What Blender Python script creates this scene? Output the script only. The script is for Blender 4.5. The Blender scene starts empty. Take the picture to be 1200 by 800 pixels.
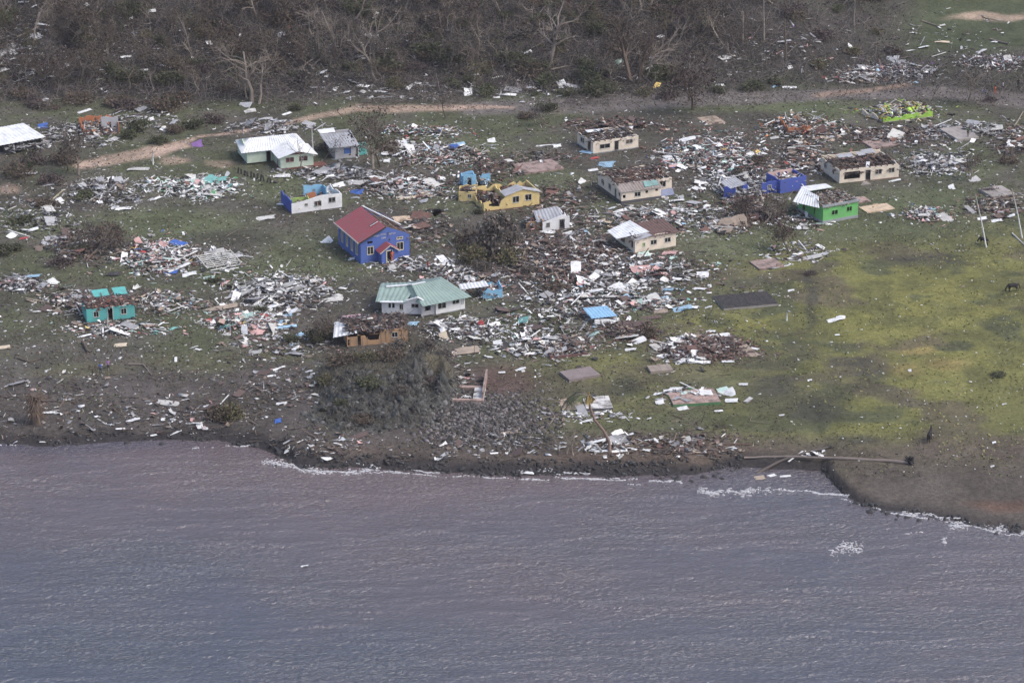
import bpy, math, random
import numpy as np
from mathutils import Vector, Matrix

scene = bpy.context.scene
COL = scene.collection
R = math.radians
rng = np.random.default_rng(11)
random.seed(11)

# ------------------------------------------------------------------ camera, sky, sun, exposure
CAM_Z, PITCH, FPX = 159.0, 22.0, 3400.0          # helicopter view, long lens
cd = bpy.data.cameras.new('camera')
cd.sensor_width = 36.0
cd.lens = FPX / 1200.0 * 36.0
cd.clip_start = 1.0
cd.clip_end = 6000.0
cam = bpy.data.objects.new('camera', cd)
cam.location = (0, 0, CAM_Z)
cam.rotation_euler = (R(90 - PITCH), 0, 0)
COL.objects.link(cam)
scene.camera = cam

SUN_EL, SUN_AZ = 50.0, math.atan2(0.85, -0.28)     # azimuth measured from +Y towards +X
world = bpy.data.worlds.new('World')
scene.world = world
world.use_nodes = True
wn = world.node_tree
bg = wn.nodes['Background']
sky = wn.nodes.new('ShaderNodeTexSky')
sky.sky_type = 'NISHITA'
sky.sun_disc = False
sky.sun_elevation = R(SUN_EL)
sky.sun_rotation = SUN_AZ
sky.air_density = 1.0
sky.dust_density = 3.0
sky.ozone_density = 1.0
wn.links.new(sky.outputs[0], bg.inputs[0])
bg.inputs[1].default_value = 0.15
sd = bpy.data.lights.new('sun', 'SUN')
sd.energy = 1.35
sd.angle = R(40)
sd.color = (1.0, 0.95, 0.88)
sun = bpy.data.objects.new('sun', sd)
sdir = Vector((math.sin(SUN_AZ) * math.cos(R(SUN_EL)), math.cos(SUN_AZ) * math.cos(R(SUN_EL)), math.sin(R(SUN_EL))))
sun.rotation_euler = sdir.to_track_quat('Z', 'Y').to_euler()
COL.objects.link(sun)
vs = scene.view_settings
vs.view_transform = 'Standard'
vs.look = 'None'
vs.exposure = 0.6
vs.gamma = 1.0
vs.use_curve_mapping = False

# ------------------------------------------------------------------ noise and terrain
def _hash(ix, iy, seed):
    h = (ix.astype(np.int64) * 374761393 + iy.astype(np.int64) * 668265263 + seed * 974634617) & 0x7fffffff
    h = ((h ^ (h >> 13)) * 1274126177) & 0x7fffffff
    h = h ^ (h >> 16)
    return (h & 0xffff) / 65535.0

def vnoise(x, y, seed=0):
    x = np.asarray(x, float); y = np.asarray(y, float)
    ix = np.floor(x); iy = np.floor(y)
    fx = x - ix; fy = y - iy
    fx = fx * fx * (3 - 2 * fx); fy = fy * fy * (3 - 2 * fy)
    a = _hash(ix, iy, seed); b = _hash(ix + 1, iy, seed)
    c = _hash(ix, iy + 1, seed); d = _hash(ix + 1, iy + 1, seed)
    return (a * (1 - fx) + b * fx) * (1 - fy) + (c * (1 - fx) + d * fx) * fy

def fbm(x, y, seed=0, oct=4):
    s = 0; a = 0.5; t = 0
    for k in range(oct):
        s = s + a * vnoise(x * 2 ** k, y * 2 ** k, seed + k * 17); t += a; a *= 0.5
    return s / t

def sstep(a, b, x):
    t = np.clip((np.asarray(x, float) - a) / (b - a), 0, 1)
    return t * t * (3 - 2 * t)

CT, ST = math.cos(R(PITCH)), math.sin(R(PITCH))
def ray(px, py):
    u = (np.asarray(px, float) - 600) / FPX
    v = (400 - np.asarray(py, float)) / FPX
    return u, CT + v * ST, -ST + v * CT             # x, y, z for unit depth

def flat(px, py, z=0.0):
    dx, dy, dz = ray(px, py)
    t = (z - CAM_Z) / dz
    return dx * t, dy * t

def project(x, y, z):
    yy = np.asarray(y, float); zz = np.asarray(z, float) - CAM_Z
    depth = yy * CT - zz * ST
    v = yy * ST + zz * CT
    return 600 + np.asarray(x, float) / depth * FPX, 400 - v / depth * FPX

SHORE = [(-60, 519), (0, 519), (60, 522), (130, 517), (200, 514), (255, 515), (300, 523), (325, 533), (350, 545), (400, 548), (450, 549),
         (520, 553), (600, 556), (680, 557), (760, 557), (815, 556), (836, 550), (850, 546), (900, 548), (940, 549), (968, 553),
         (976, 566), (990, 580), (1010, 592), (1060, 600), (1110, 607), (1160, 616), (1200, 624), (1270, 640)]
_sx, _sy = flat(np.array([p[0] for p in SHORE]), np.array([p[1] for p in SHORE]), 0.0)
_sx = np.concatenate([[-2000, -300], _sx, [300, 2000]])
_sy = np.concatenate([[_sy[0], _sy[0]], _sy, [_sy[-1] - 15, _sy[-1] - 60]])
def yshore(x):
    x = np.asarray(x, float)
    return np.interp(x, _sx, _sy) + 1.0 * (fbm(x / 3.0, x * 0 + 3.3, 5, 3) - 0.5)

def hz(x, y):
    x = np.asarray(x, float); y = np.asarray(y, float)
    s = y - yshore(x)
    beach = sstep(38, 50, x)                          # low beach on the right, a bank elsewhere
    bank = 1.35 * (1 - beach) + 0.5 * beach
    up = bank * sstep(-0.3, 3.2, s) + (2.3 - bank) * sstep(2.5, 24, s) + 0.004 * np.clip(s, 0, 200)
    z = np.where(s > 0, up, np.maximum(-4, 0.16 * s))
    inland = sstep(2, 10, s)
    z = z + inland * (0.55 * (fbm(x / 14, y / 14, 21, 3) - 0.5) + 0.22 * (fbm(x / 2.6, y / 2.6, 31, 3) - 0.5))
    yh = np.interp(x, [-400, -110, 0, 55, 85, 115, 400], [500, 500, 512, 522, 548, 575, 600])
    d = y - yh
    soft = 6.0 * np.logaddexp(0, np.clip(d, -80, 200) / 6.0)
    soft = np.where(d > 200, d, soft)
    z = z + 0.27 * soft * np.clip(1.2 - d / 900, 0.2, 1) + sstep(0, 15, d) * 1.6 * (fbm(x / 9, y / 9, 41, 3) - 0.5)
    return z

GX0, GX1, GY0, GY1, GS = -130.0, 130.0, 300.0, 600.0, 0.5
gx = np.arange(GX0, GX1 + 1e-6, GS); gy = np.arange(GY0, GY1 + 1e-6, GS)
HG = hz(*np.meshgrid(gx, gy))
def hgrid(x, y):
    fx = np.clip((np.asarray(x, float) - GX0) / GS, 0, len(gx) - 1.001)
    fy = np.clip((np.asarray(y, float) - GY0) / GS, 0, len(gy) - 1.001)
    ix = fx.astype(int); iy = fy.astype(int); fx = fx - ix; fy = fy - iy
    return (HG[iy, ix] * (1 - fx) + HG[iy, ix + 1] * fx) * (1 - fy) + (HG[iy + 1, ix] * (1 - fx) + HG[iy + 1, ix + 1] * fx) * fy

def at_many(px, py):
    """where the sight line of a photograph point meets the ground"""
    px = np.atleast_1d(np.asarray(px, float)); py = np.atleast_1d(np.asarray(py, float))
    dx, dy, dz = ray(px, py)
    Y = np.arange(GY0, GY1, 1.5)
    t = Y[None, :] / dy[:, None]
    hh = CAM_Z + dz[:, None] * t - hgrid(dx[:, None] * t, np.broadcast_to(Y, t.shape))
    below = hh <= 0
    k = np.where(below.any(1), below.argmax(1), len(Y) - 1)
    k = np.maximum(k, 1)
    i = np.arange(len(px))
    h0 = hh[i, k - 1]; h1 = hh[i, k]
    f = np.clip(h0 / np.where(abs(h0 - h1) < 1e-9, 1, h0 - h1), 0, 1)
    T = t[i, k - 1] + (t[i, k] - t[i, k - 1]) * f
    x, y = dx * T, dy * T
    return np.stack([x, y, hgrid(x, y)], 1)

def at(px, py):
    return Vector(at_many(px, py)[0])

# ------------------------------------------------------------------ naming helpers
THINGS = []
def tag(o, label, cat, group=None, px=None):
    o['label'] = label; o['category'] = cat
    if group: o['group'] = group
    THINGS.append(o)
    return o

LAND = [(335, 185, 'the pale green house'), (407, 172, 'the blue-shuttered grey house'), (370, 242, 'the roofless white house'),
        (440, 280, 'the blue church'), (612, 236, 'the yellow house'), (548, 215, 'the light blue ruin'), (720, 172, 'the farthest cream house'),
        (742, 222, 'the largest cream house'), (765, 280, 'the white-sheeted cream house'), (648, 264, 'the white gabled ruin'),
        (127, 362, 'the teal house'), (495, 345, 'the green-roofed house'), (440, 390, 'the orange wooden house'), (980, 245, 'the bright green house'),
        (1010, 197, 'the roofless cream house'), (920, 218, 'the dark blue ruin'), (1053, 132, 'the lime green ruin'), (937, 150, 'the orange wreck'),
        (25, 165, 'the white-roofed shed'), (118, 150, 'the orange-grey ruin'), (1135, 160, 'the wide concrete slab'), (450, 455, 'the rock outcrop'),
        (700, 490, 'the palm tree'), (820, 467, 'the pinkish slab'), (877, 355, 'the black foundation bed'), (160, 182, 'the sandy track'),
        (645, 65, 'the great pale bare tree'), (572, 280, 'the big brown shrub'), (548, 455, 'the broken pink foundation'), (1040, 540, 'the long fallen palm'),
        (709, 370, 'the light blue roof'), (1148, 260, 'the leaning white pole'), (1030, 82, 'the wreck above the road'), (578, 340, 'the curled blue wreck'),
        (1187, 337, 'the grazing dark horse'), (42, 470, 'the ragged dark stump'), (738, 75, 'the shredded brown trunk'), (515, 178, 'the blue roof sheet'),
        (815, 110, 'the roadside brown tree'), (262, 304, 'the white slatted frame'), (708, 193, 'the blue tarpaulin'), (167, 84, 'the lone white sheet upslope'), (503, 62, 'the mid-slope white sheet'), (20, 40, 'the grey fallen trunk upslope'),
        (880, 35, 'the bare upright trunks'), (295, 75, 'the broad tan bare tree'), (400, 45, 'the leaning pale trunk'), (441, 20, 'the upright white sheet upslope')]
def where(px, py):
    best = min(LAND, key=lambda l: (l[0] - px) ** 2 + (2.2 * (l[1] - py)) ** 2)
    dx, dy = px - best[0], (py - best[1]) * 2.2
    d = math.hypot(dx, dy)
    if abs(dx) > abs(dy):
        rel = 'left of' if dx < 0 else 'right of'
    else:
        rel = 'beyond' if dy < 0 else 'in front of'
    if d > 130: rel = 'well ' + rel
    elif d < 55: rel = 'close ' + rel if rel.endswith('of') and 'front' not in rel else 'just ' + rel
    return rel + ' ' + best[2]

ORD = ['leftmost', 'second from left', 'third from left', 'fourth from left', 'fifth from left', 'sixth from left', 'seventh from left', 'eighth from left',
       'ninth from left', 'tenth from left', 'eleventh from left', 'twelfth from left']
def settle_labels():
    bpy.context.view_layer.update()
    by = {}
    for o in THINGS: by.setdefault(o['label'], []).append(o)
    for o in THINGS:
        pass
    for l, os in by.items():
        if len(os) < 2: continue
        os.sort(key=lambda o: o.matrix_world.translation.x / o.matrix_world.translation.y)
        for i, o in enumerate(os):
            w = 'rightmost' if i == len(os) - 1 else (ORD[i] if i < len(ORD) else '%d%s from left' % (i + 1, {1: 'st', 2: 'nd', 3: 'rd'}.get((i + 1) % 10, 'th') if (i + 1) % 100 not in (11, 12, 13) else 'th'))
            o['label'] = l + ', ' + w
            if len(o['label'].split()) > 16: o['label'] = o['label'].replace('loose ', '').replace(' and mint', '').replace('at far left of', 'far left of').replace('at near left of', 'near left of').replace('at far right of', 'far right of').replace('at near right of', 'near right of').replace(' roof sheet ', ' sheet ').replace(' crumpled', '').replace(' buckled', '').replace(' curled', '').replace(' corrugated', '').replace(' torn', '').replace('the litter', 'litter')

# ------------------------------------------------------------------ mesh helpers
class MB:
    def __init__(self): self.v = []; self.f = []; self.m = []
    def quad(self, *p, m=0):
        k = len(self.v); self.v += [tuple(q) for q in p]; self.f.append(tuple(range(k, k + len(p)))); self.m.append(m)
    def hexa(self, p, m=0):                              # p: 4 bottom, 4 top, same winding (ccw seen from above)
        k = len(self.v); self.v += [tuple(q) for q in p]
        for f in ((3, 2, 1, 0), (4, 5, 6, 7), (0, 1, 5, 4), (1, 2, 6, 5), (2, 3, 7, 6), (3, 0, 4, 7)):
            self.f.append(tuple(k + i for i in f)); self.m.append(m)
    def box(self, x0, x1, y0, y1, z0, z1, m=0):
        self.hexa([(x0, y0, z0), (x1, y0, z0), (x1, y1, z0), (x0, y1, z0), (x0, y0, z1), (x1, y0, z1), (x1, y1, z1), (x0, y1, z1)], m)
    def bar(self, a, b, w, h, m=0, up=Vector((0, 0, 1))):
        a = Vector(a); b = Vector(b); d = (b - a).normalized()
        s = d.cross(up)
        if s.length < 1e-3: s = d.cross(Vector((1, 0, 0)))
        s.normalize(); u = s.cross(d)
        s = s * w / 2; u = u * h / 2
        self.hexa([a - s - u, a + s - u, b + s - u, b - s - u, a - s + u, a + s + u, b + s + u, b - s + u], m)
    def tube(self, pts, rad, n=6, m=0, cap=True):
        pts = [Vector(p) for p in pts]
        k0 = len(self.v)
        ref = Vector((0.37, 0.21, 0.9)).normalized()
        for i, p in enumerate(pts):
            d = (pts[min(i + 1, len(pts) - 1)] - pts[max(i - 1, 0)]).normalized()
            s = d.cross(ref)
            if s.length < 1e-3: s = d.cross(Vector((1, 0, 0)))
            s.normalize(); u = s.cross(d)
            for j in range(n):
                a = 2 * math.pi * j / n
                self.v.append(tuple(p + (s * math.cos(a) + u * math.sin(a)) * rad[i]))
        for i in range(len(pts) - 1):
            for j in range(n):
                a = k0 + i * n + j; b = k0 + i * n + (j + 1) % n
                self.f.append((a, b, b + n, a + n)); self.m.append(m)
        if cap:
            self.f.append(tuple(k0 + j for j in range(n))); self.m.append(m)
            self.f.append(tuple(k0 + (len(pts) - 1) * n + j for j in reversed(range(n)))); self.m.append(m)
    def mesh(self, name, mats):
        me = bpy.data.meshes.new(name)
        me.from_pydata(self.v, [], self.f)
        for m in (mats if isinstance(mats, (list, tuple)) else [mats]): me.materials.append(m)
        if any(self.m): me.polygons.foreach_set('material_index', self.m)
        me.update()
        return me
    def build(self, name, mats, parent=None, smooth=False):
        me = self.mesh(name, mats)
        if smooth: me.polygons.foreach_set('use_smooth', [True] * len(me.polygons))
        return link(name, me, parent)

def link(name, me, parent=None, loc=None, rz=None):
    o = bpy.data.objects.new(name, me); COL.objects.link(o)
    if parent is not None: o.parent = parent
    if loc is not None: o.location = loc
    if rz is not None: o.rotation_euler = (0, 0, rz)
    return o

def empty(name, loc, rz=0.0):
    o = bpy.data.objects.new(name, None); COL.objects.link(o)
    o.location = loc; o.rotation_euler = (0, 0, rz); o.empty_display_size = 0.3
    return o

def np_mesh(name, V, F, mat, col=None, smooth=False):
    """V (n,3), F (m,k) all faces with the same number of corners, col (n,3) per vertex"""
    me = bpy.data.meshes.new(name)
    V = np.ascontiguousarray(V, np.float32); F = np.ascontiguousarray(F, np.int32)
    me.vertices.add(len(V)); me.vertices.foreach_set('co', V.ravel())
    k = F.shape[1]
    me.loops.add(F.size); me.loops.foreach_set('vertex_index', F.ravel())
    me.polygons.add(len(F))
    me.polygons.foreach_set('loop_start', np.arange(0, F.size, k, dtype=np.int32))
    if smooth: me.polygons.foreach_set('use_smooth', np.ones(len(F), bool))
    me.update(calc_edges=True)
    if col is not None:
        a = me.color_attributes.new('Col', 'FLOAT_COLOR', 'POINT')
        c = np.ones((len(V), 4), np.float32); c[:, :3] = col
        a.data.foreach_set('color', c.ravel())
    me.materials.append(mat)
    return me

_CC = np.array([[-1, -1, -1], [1, -1, -1], [1, 1, -1], [-1, 1, -1], [-1, -1, 1], [1, -1, 1], [1, 1, 1], [-1, 1, 1]], float)
_CF = np.array([[3, 2, 1, 0], [4, 5, 6, 7], [0, 1, 5, 4], [1, 2, 6, 5], [2, 3, 7, 6], [3, 0, 4, 7]])
def rots(yaw, pitch, roll):
    cy, sy, cp, sp, cr, sr = np.cos(yaw), np.sin(yaw), np.cos(pitch), np.sin(pitch), np.cos(roll), np.sin(roll)
    M = np.empty((len(yaw), 3, 3))
    M[:, 0, 0] = cy * cp; M[:, 0, 1] = cy * sp * sr - sy * cr; M[:, 0, 2] = cy * sp * cr + sy * sr
    M[:, 1, 0] = sy * cp; M[:, 1, 1] = sy * sp * sr + cy * cr; M[:, 1, 2] = sy * sp * cr - cy * sr
    M[:, 2, 0] = -sp; M[:, 2, 1] = cp * sr; M[:, 2, 2] = cp * cr
    return M
def boxes_mesh(name, C, S, M, col, mat, jit=0.25):
    n = len(C)
    loc = _CC[None] * S[:, None, :]
    loc = loc * (1 + jit * (rng.random((n, 8, 3)) - 0.5) * np.array([1, 1, 0.3]))
    V = C[:, None, :] + np.einsum('nij,nkj->nki', M, loc)
    F = _CF[None] + 8 * np.arange(n)[:, None, None]
    return np_mesh(name, V.reshape(-1, 3), F.reshape(-1, 4), mat, np.repeat(col, 8, 0))

def pick(pal, n):
    c = np.array([p[0] for p in pal]); w = np.array([p[1] for p in pal], float); w /= w.sum()
    k = rng.choice(len(pal), n, p=w)
    return np.clip(c[k] * (0.75 + 0.5 * rng.random((n, 1))), 0, 0.85)

# ------------------------------------------------------------------ materials
def _n(nt, t, **kw):
    nd = nt.nodes.new(t)
    for k, v in kw.items(): setattr(nd, k, v)
    return nd
MATS = {}
def mat(name, col, rough=0.8, dirt=0.35, d0=0.42, d1=0.72, dirtcol=(0.10, 0.085, 0.07), scale=0.9, bump=0.3, metal=0.0, attr=False, rand=0.0, fine=9.0, spec=0.3):
    if name in MATS: return MATS[name]
    m = bpy.data.materials.new(name); m.use_nodes = True
    nt = m.node_tree; b = nt.nodes['Principled BSDF']
    b.inputs['Roughness'].default_value = rough; b.inputs['Metallic'].default_value = metal
    b.inputs['Specular IOR Level'].default_value = spec
    geo = _n(nt, 'ShaderNodeNewGeometry')
    n1 = _n(nt, 'ShaderNodeTexNoise'); n1.inputs['Scale'].default_value = scale; n1.inputs['Detail'].default_value = 6; n1.inputs['Roughness'].default_value = 0.65
    nt.links.new(geo.outputs['Position'], n1.inputs['Vector'])
    rmp = _n(nt, 'ShaderNodeMapRange'); rmp.inputs['From Min'].default_value = d0; rmp.inputs['From Max'].default_value = d1
    rmp.inputs['To Min'].default_value = 0.0; rmp.inputs['To Max'].default_value = dirt
    nt.links.new(n1.outputs['Fac'], rmp.inputs['Value'])
    mx = _n(nt, 'ShaderNodeMix', data_type='RGBA'); nt.links.new(rmp.outputs[0], mx.inputs['Factor'])
    mx.inputs['B'].default_value = (*dirtcol, 1)
    if attr:
        a = _n(nt, 'ShaderNodeAttribute', attribute_name='Col'); src = a.outputs['Color']
    else:
        c = _n(nt, 'ShaderNodeRGB'); c.outputs[0].default_value = (*col, 1); src = c.outputs[0]
    if rand > 0:
        oi = _n(nt, 'ShaderNodeObjectInfo')
        mr = _n(nt, 'ShaderNodeMapRange'); mr.inputs['To Min'].default_value = 1 - rand; mr.inputs['To Max'].default_value = 1 + rand
        nt.links.new(oi.outputs['Random'], mr.inputs['Value'])
        hsv = _n(nt, 'ShaderNodeHueSaturation'); nt.links.new(mr.outputs[0], hsv.inputs['Value']); nt.links.new(src, hsv.inputs['Color'])
        src = hsv.outputs[0]
    nt.links.new(src, mx.inputs['A'])
    nt.links.new(mx.outputs['Result'], b.inputs['Base Color'])
    if bump > 0:
        n2 = _n(nt, 'ShaderNodeTexNoise'); n2.inputs['Scale'].default_value = fine; n2.inputs['Detail'].default_value = 4
        nt.links.new(geo.outputs['Position'], n2.inputs['Vector'])
        bp = _n(nt, 'ShaderNodeBump'); bp.inputs['Strength'].default_value = bump; bp.inputs['Distance'].default_value = 0.06
        nt.links.new(n2.outputs['Fac'], bp.inputs['Height']); nt.links.new(bp.outputs[0], b.inputs['Normal'])
    MATS[name] = m
    return m

M_debris = mat('debris_paint', (0.5, 0.5, 0.5), attr=True, dirt=0.3, scale=2.2, bump=0.2)
M_leaf = mat('storm_leaves', (0.1, 0.1, 0.05), attr=True, dirt=0.2, bump=0.0, rough=0.85, rand=0.12)
M_bark = mat('bark_pale', (0.26, 0.22, 0.185), dirt=0.5, scale=1.5, bump=0.5, rand=0.3, dirtcol=(0.07, 0.06, 0.05))
M_barkd = mat('bark_dark', (0.12, 0.095, 0.075), dirt=0.5, scale=1.5, bump=0.5, rand=0.3, dirtcol=(0.05, 0.04, 0.035))
M_rock = mat('rock_grey', (0.13, 0.125, 0.12), attr=True, dirt=0.55, scale=0.8, bump=0.9, fine=4.0, dirtcol=(0.06, 0.055, 0.045))
M_wood = mat('timber', (0.30, 0.22, 0.16), dirt=0.4, rand=0.3)
M_woodd = mat('timber_dark', (0.12, 0.085, 0.07), dirt=0.4, rand=0.3)
M_glass = mat('dark_glass', (0.015, 0.017, 0.02), rough=0.15, dirt=0.2, bump=0, spec=0.5)
M_inside = mat('interior_floor_paint', (0.22, 0.19, 0.17), dirt=0.5)  # one even grey-brown for the house floors
M_conc = mat('concrete', (0.33, 0.30, 0.28), dirt=0.5, scale=0.7, rand=0.15)
M_dark = mat('dark_parts_and_gap_shade', (0.035, 0.033, 0.034), dirt=0.3)  # near-black of dark parts, and of the shade painted as church roof gap
# ------------------------------------------------------------------ ground
ax = np.concatenate([[-3000, -1200, -600, -350, -230, -170, -145], gx, [145, 170, 230, 350, 600, 1200, 3000]])
ay = np.concatenate([[-1500, -300, 100, 200, 250, 280], gy, [615, 640, 680, 750, 900, 1300, 2200, 4000]])
XX, YY = np.meshgrid(ax, ay)
ZZ = hz(XX, YY)
ZZ[6:6 + len(gy), 7:7 + len(gx)] = HG
PX, PY = project(XX, YY, ZZ)
wx = 26 * (fbm(XX / 7, YY / 7, 61, 4) - 0.5); wy = 12 * (fbm(XX / 7, YY / 7, 71, 4) - 0.5)
QX, QY = PX + wx, PY + wy
def ell(cx, cy, rx, ry, soft=0.5):
    d = np.sqrt(((QX - cx) / rx) ** 2 + ((QY - cy) / ry) ** 2)
    return 1 - sstep(1 - soft, 1 + soft, d)
def pline(pts, hw, soft=0.6, wob=0.25):
    x, y = PX + wob * wx, PY + wob * wy
    best = np.full(x.shape, 1e9)
    for (x0, y0, w0), (x1, y1, w1) in zip(pts[:-1], pts[1:]):
        t = np.clip(((x - x0) * (x1 - x0) + (y - y0) * (y1 - y0)) / ((x1 - x0) ** 2 + (y1 - y0) ** 2), 0, 1)
        d = np.hypot((x - x0 - t * (x1 - x0)) * 0.35, y - y0 - t * (y1 - y0)) / (w0 + t * (w1 - w0))
        best = np.minimum(best, d)
    return 1 - sstep(1 - soft, 1 + soft, best / hw)
S_in = YY - yshore(XX)
big = fbm(XX / 22, YY / 22, 81, 4); med = fbm(XX / 5, YY / 5, 91, 4); sml = fbm(XX / 1.3, YY / 1.3, 95, 3)
C = np.empty(XX.shape + (3,))
C[:] = (0.092, 0.100, 0.060)                                             # storm-bruised grass
def mixc(f, c):
    f = np.clip(f, 0, 1)[..., None]
    C[:] = C * (1 - f) + np.array(c) * f
mixc(sstep(0.45, 0.68, big) * 0.75, (0.076, 0.067, 0.062))                # trampled dull soil
mixc(sstep(0.50, 0.66, med) * 0.6, (0.092, 0.082, 0.074))
field = sstep(760, 930, QX) * sstep(255, 310, QY)
field = np.maximum(field, ell(690, 455, 120, 50, 0.6) * 0.7)
field = np.maximum(field, ell(900, 390, 130, 40, 0.6))
mixc(field * 0.95, (0.140, 0.140, 0.058))
bright = ell(1080, 400, 170, 60, .7) * 0.7 + ell(1060, 330, 160, 40, .6) * 0.35 + ell(1000, 480, 120, 30, .6) * .45 + ell(760, 420, 90, 25, .7) * .45 + ell(860, 378, 70, 10, .5) * .6 + ell(1190, 300, 60, 60, .6) * .35
mixc(bright * sstep(0.38, 0.56, med) * 0.8, (0.185, 0.178, 0.058))
mixc(ell(1078, 410, 22, 6) * 0.6 + ell(1110, 425, 26, 7) * 0.5 + ell(1060, 435, 20, 7) * .4, (0.30, 0.225, 0.10))
mixc(field * sstep(0.53, 0.68, fbm(XX / 8, YY / 5, 97, 4)) * 0.85, (0.078, 0.085, 0.05))
mixc(field * sstep(0.56, 0.7, fbm(XX / 12, YY / 9, 99, 4)) * 0.75, (0.10, 0.084, 0.064))
# greener lawns among the houses
for a in [(220, 265, 80, 22), (310, 325, 90, 22), (360, 300, 60, 30), (1080, 235, 70, 18), (1120, 195, 60, 16), (960, 128, 60, 10), (640, 215, 60, 12),
          (850, 285, 60, 20), (560, 170, 40, 12), (1120, 40, 90, 22), (330, 220, 40, 20), (40, 260, 60, 20), (1010, 270, 90, 12), (520, 240, 40, 14), (900, 101, 120, 4), (900, 128, 140, 5), (640, 112, 60, 4), (160, 262, 110, 18), (400, 315, 50, 12)]:
    mixc(ell(*a) * 0.7, (0.104, 0.118, 0.066))
# dark ground of the hill
mixc(sstep(128, 106, QY + 10 * sstep(300, 420, QX)) * (1 - sstep(800, 960, QX) * 0.4), (0.044, 0.039, 0.039))
mixc(sstep(70, 50, QY) * sstep(1040, 1090, QX) * 0.9, (0.068, 0.08, 0.046))
# brown shore belt
belt = sstep(405, 455, QY + 60 * sstep(640, 900, QX) * -1) * (1 - sstep(560, 700, QX))
mixc(belt * 0.92, (0.082, 0.072, 0.069))
mixc(sstep(500, 530, QY) * 0.85, (0.102, 0.083, 0.071))
mixc(sstep(505, 545, QY - 20) * sstep(960, 1040, QX) * 0.9, (0.096, 0.083, 0.073))
mixc(ell(90, 440, 130, 28) * 0.6 + ell(100, 395, 70, 14) * .4, (0.10, 0.09, 0.085))
mixc(ell(90, 435, 60, 8) * .5 + ell(215, 425, 60, 10) * .5 + ell(330, 415, 40, 8) * .5, (0.12, 0.12, 0.065))
mixc(ell(1180, 592, 40, 6) * 0.5, (0.15, 0.085, 0.06))
mixc(ell(595, 445, 40, 18) * 0.5, (0.13, 0.075, 0.07))
mixc(ell(760, 530, 110, 22) * 0.6, (0.115, 0.085, 0.068))
# bare and wet patches
for a in [(943, 413, 26, 10), (1085, 306, 42, 9), (925, 468, 52, 25), (905, 450, 30, 14), (960, 480, 30, 14), (1020, 440, 22, 8), (726, 450, 16, 11), (900, 425, 40, 8), (950, 350, 6, 40), (1010, 515, 30, 5),
          (270, 280, 50, 9), (1000, 425, 30, 7), (880, 330, 30, 7), (200, 325, 30, 8)]:
    mixc(ell(*a) * 0.7, (0.062, 0.060, 0.050))
for a in [(660, 300, 110, 28), (690, 340, 90, 24), (560, 330, 60, 20), (460, 210, 80, 26), (640, 260, 50, 14), (180, 300, 60, 16), (300, 350, 80, 22), (80, 230, 60, 20), (840, 185, 80, 22),
          (825, 408, 55, 15), (110, 360, 60, 25), (1060, 160, 90, 14), (650, 400, 50, 18), (500, 395, 60, 16), (60, 170, 60, 24), (900, 205, 50, 16)]:
    mixc(ell(*a, 0.6) * 0.58, (0.082, 0.070, 0.066))
# tracks and road
ROADP = [(560, 127, 8), (640, 124, 9), (720, 121, 9), (830, 116, 8), (920, 113, 7), (1000, 110, 6), (1100, 108, 7), (1250, 122, 9)]
mixc(pline(ROADP, 1.0, .4, .12) * 0.95, (0.155, 0.138, 0.130))
mixc(pline([(960, 112, 3), (1010, 107, 3), (1060, 100, 2.5)], 1.0) * 0.8, (0.30, 0.215, 0.165))
SAND = (0.46, 0.335, 0.265)
sandm = np.maximum.reduce([pline([(98, 193, 4.4), (130, 187, 5.8), (180, 178, 6.6), (212, 170, 4.6), (226, 163, 1.8)], 1.0, .35, .12), ell(203, 190, 17, 4) * .8, ell(262, 191, 18, 4) * .6,
                           pline([(235, 160, 1.4), (290, 153, 1.8), (330, 146, 1.8), (370, 136, 3), (420, 128, 3.4), (470, 127, 4), (520, 126, 3.6), (600, 126, 1.5)], 1.0),
                           ell(440, 128, 30, 4) * .8, ell(1165, 20, 45, 4.5) * .7, ell(8, 222, 14, 6) * .7])
mixc(sandm * (0.75 + 0.5 * (med - .5)), SAND)
# grain
C *= (0.72 + 0.56 * med)[..., None] * (0.8 + 0.4 * sml)[..., None]
# wet bank and sea bed
mixc(sstep(3.0, 0.8, S_in + 2.0 * (med - 0.5)) * (1 - 0.35 * sstep(45, 60, XX)) * 0.9, (0.036, 0.034, 0.036))
mixc(sstep(0.0, -2, S_in), (0.06, 0.05, 0.045))
ny, nx = XX.shape
idx = np.arange(ny * nx).reshape(ny, nx)
F = np.stack([idx[:-1, :-1], idx[:-1, 1:], idx[1:, 1:], idx[1:, :-1]], -1).reshape(-1, 4)
M_ground = mat('ground_soil_and_grass', (0.1, 0.1, 0.1), attr=True, dirt=0.0, bump=0.0, rough=0.95, spec=0.1)
nt = M_ground.node_tree; b = nt.nodes['Principled BSDF']
geo = _n(nt, 'ShaderNodeNewGeometry')
at_ = _n(nt, 'ShaderNodeAttribute', attribute_name='Col')
na = _n(nt, 'ShaderNodeTexNoise'); na.inputs['Scale'].default_value = 1.7; na.inputs['Detail'].default_value = 8; na.inputs['Roughness'].default_value = 0.75
nb = _n(nt, 'ShaderNodeTexNoise'); nb.inputs['Scale'].default_value = 6.0; nb.inputs['Detail'].default_value = 5; nb.inputs['Roughness'].default_value = 0.7
for q in (na, nb): nt.links.new(geo.outputs['Position'], q.inputs['Vector'])
r1 = _n(nt, 'ShaderNodeMapRange'); r1.inputs['From Min'].default_value = 0.3; r1.inputs['From Max'].default_value = 0.7; r1.inputs['To Min'].default_value = 0.55; r1.inputs['To Max'].default_value = 1.45
nt.links.new(na.outputs['Fac'], r1.inputs['Value'])
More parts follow.
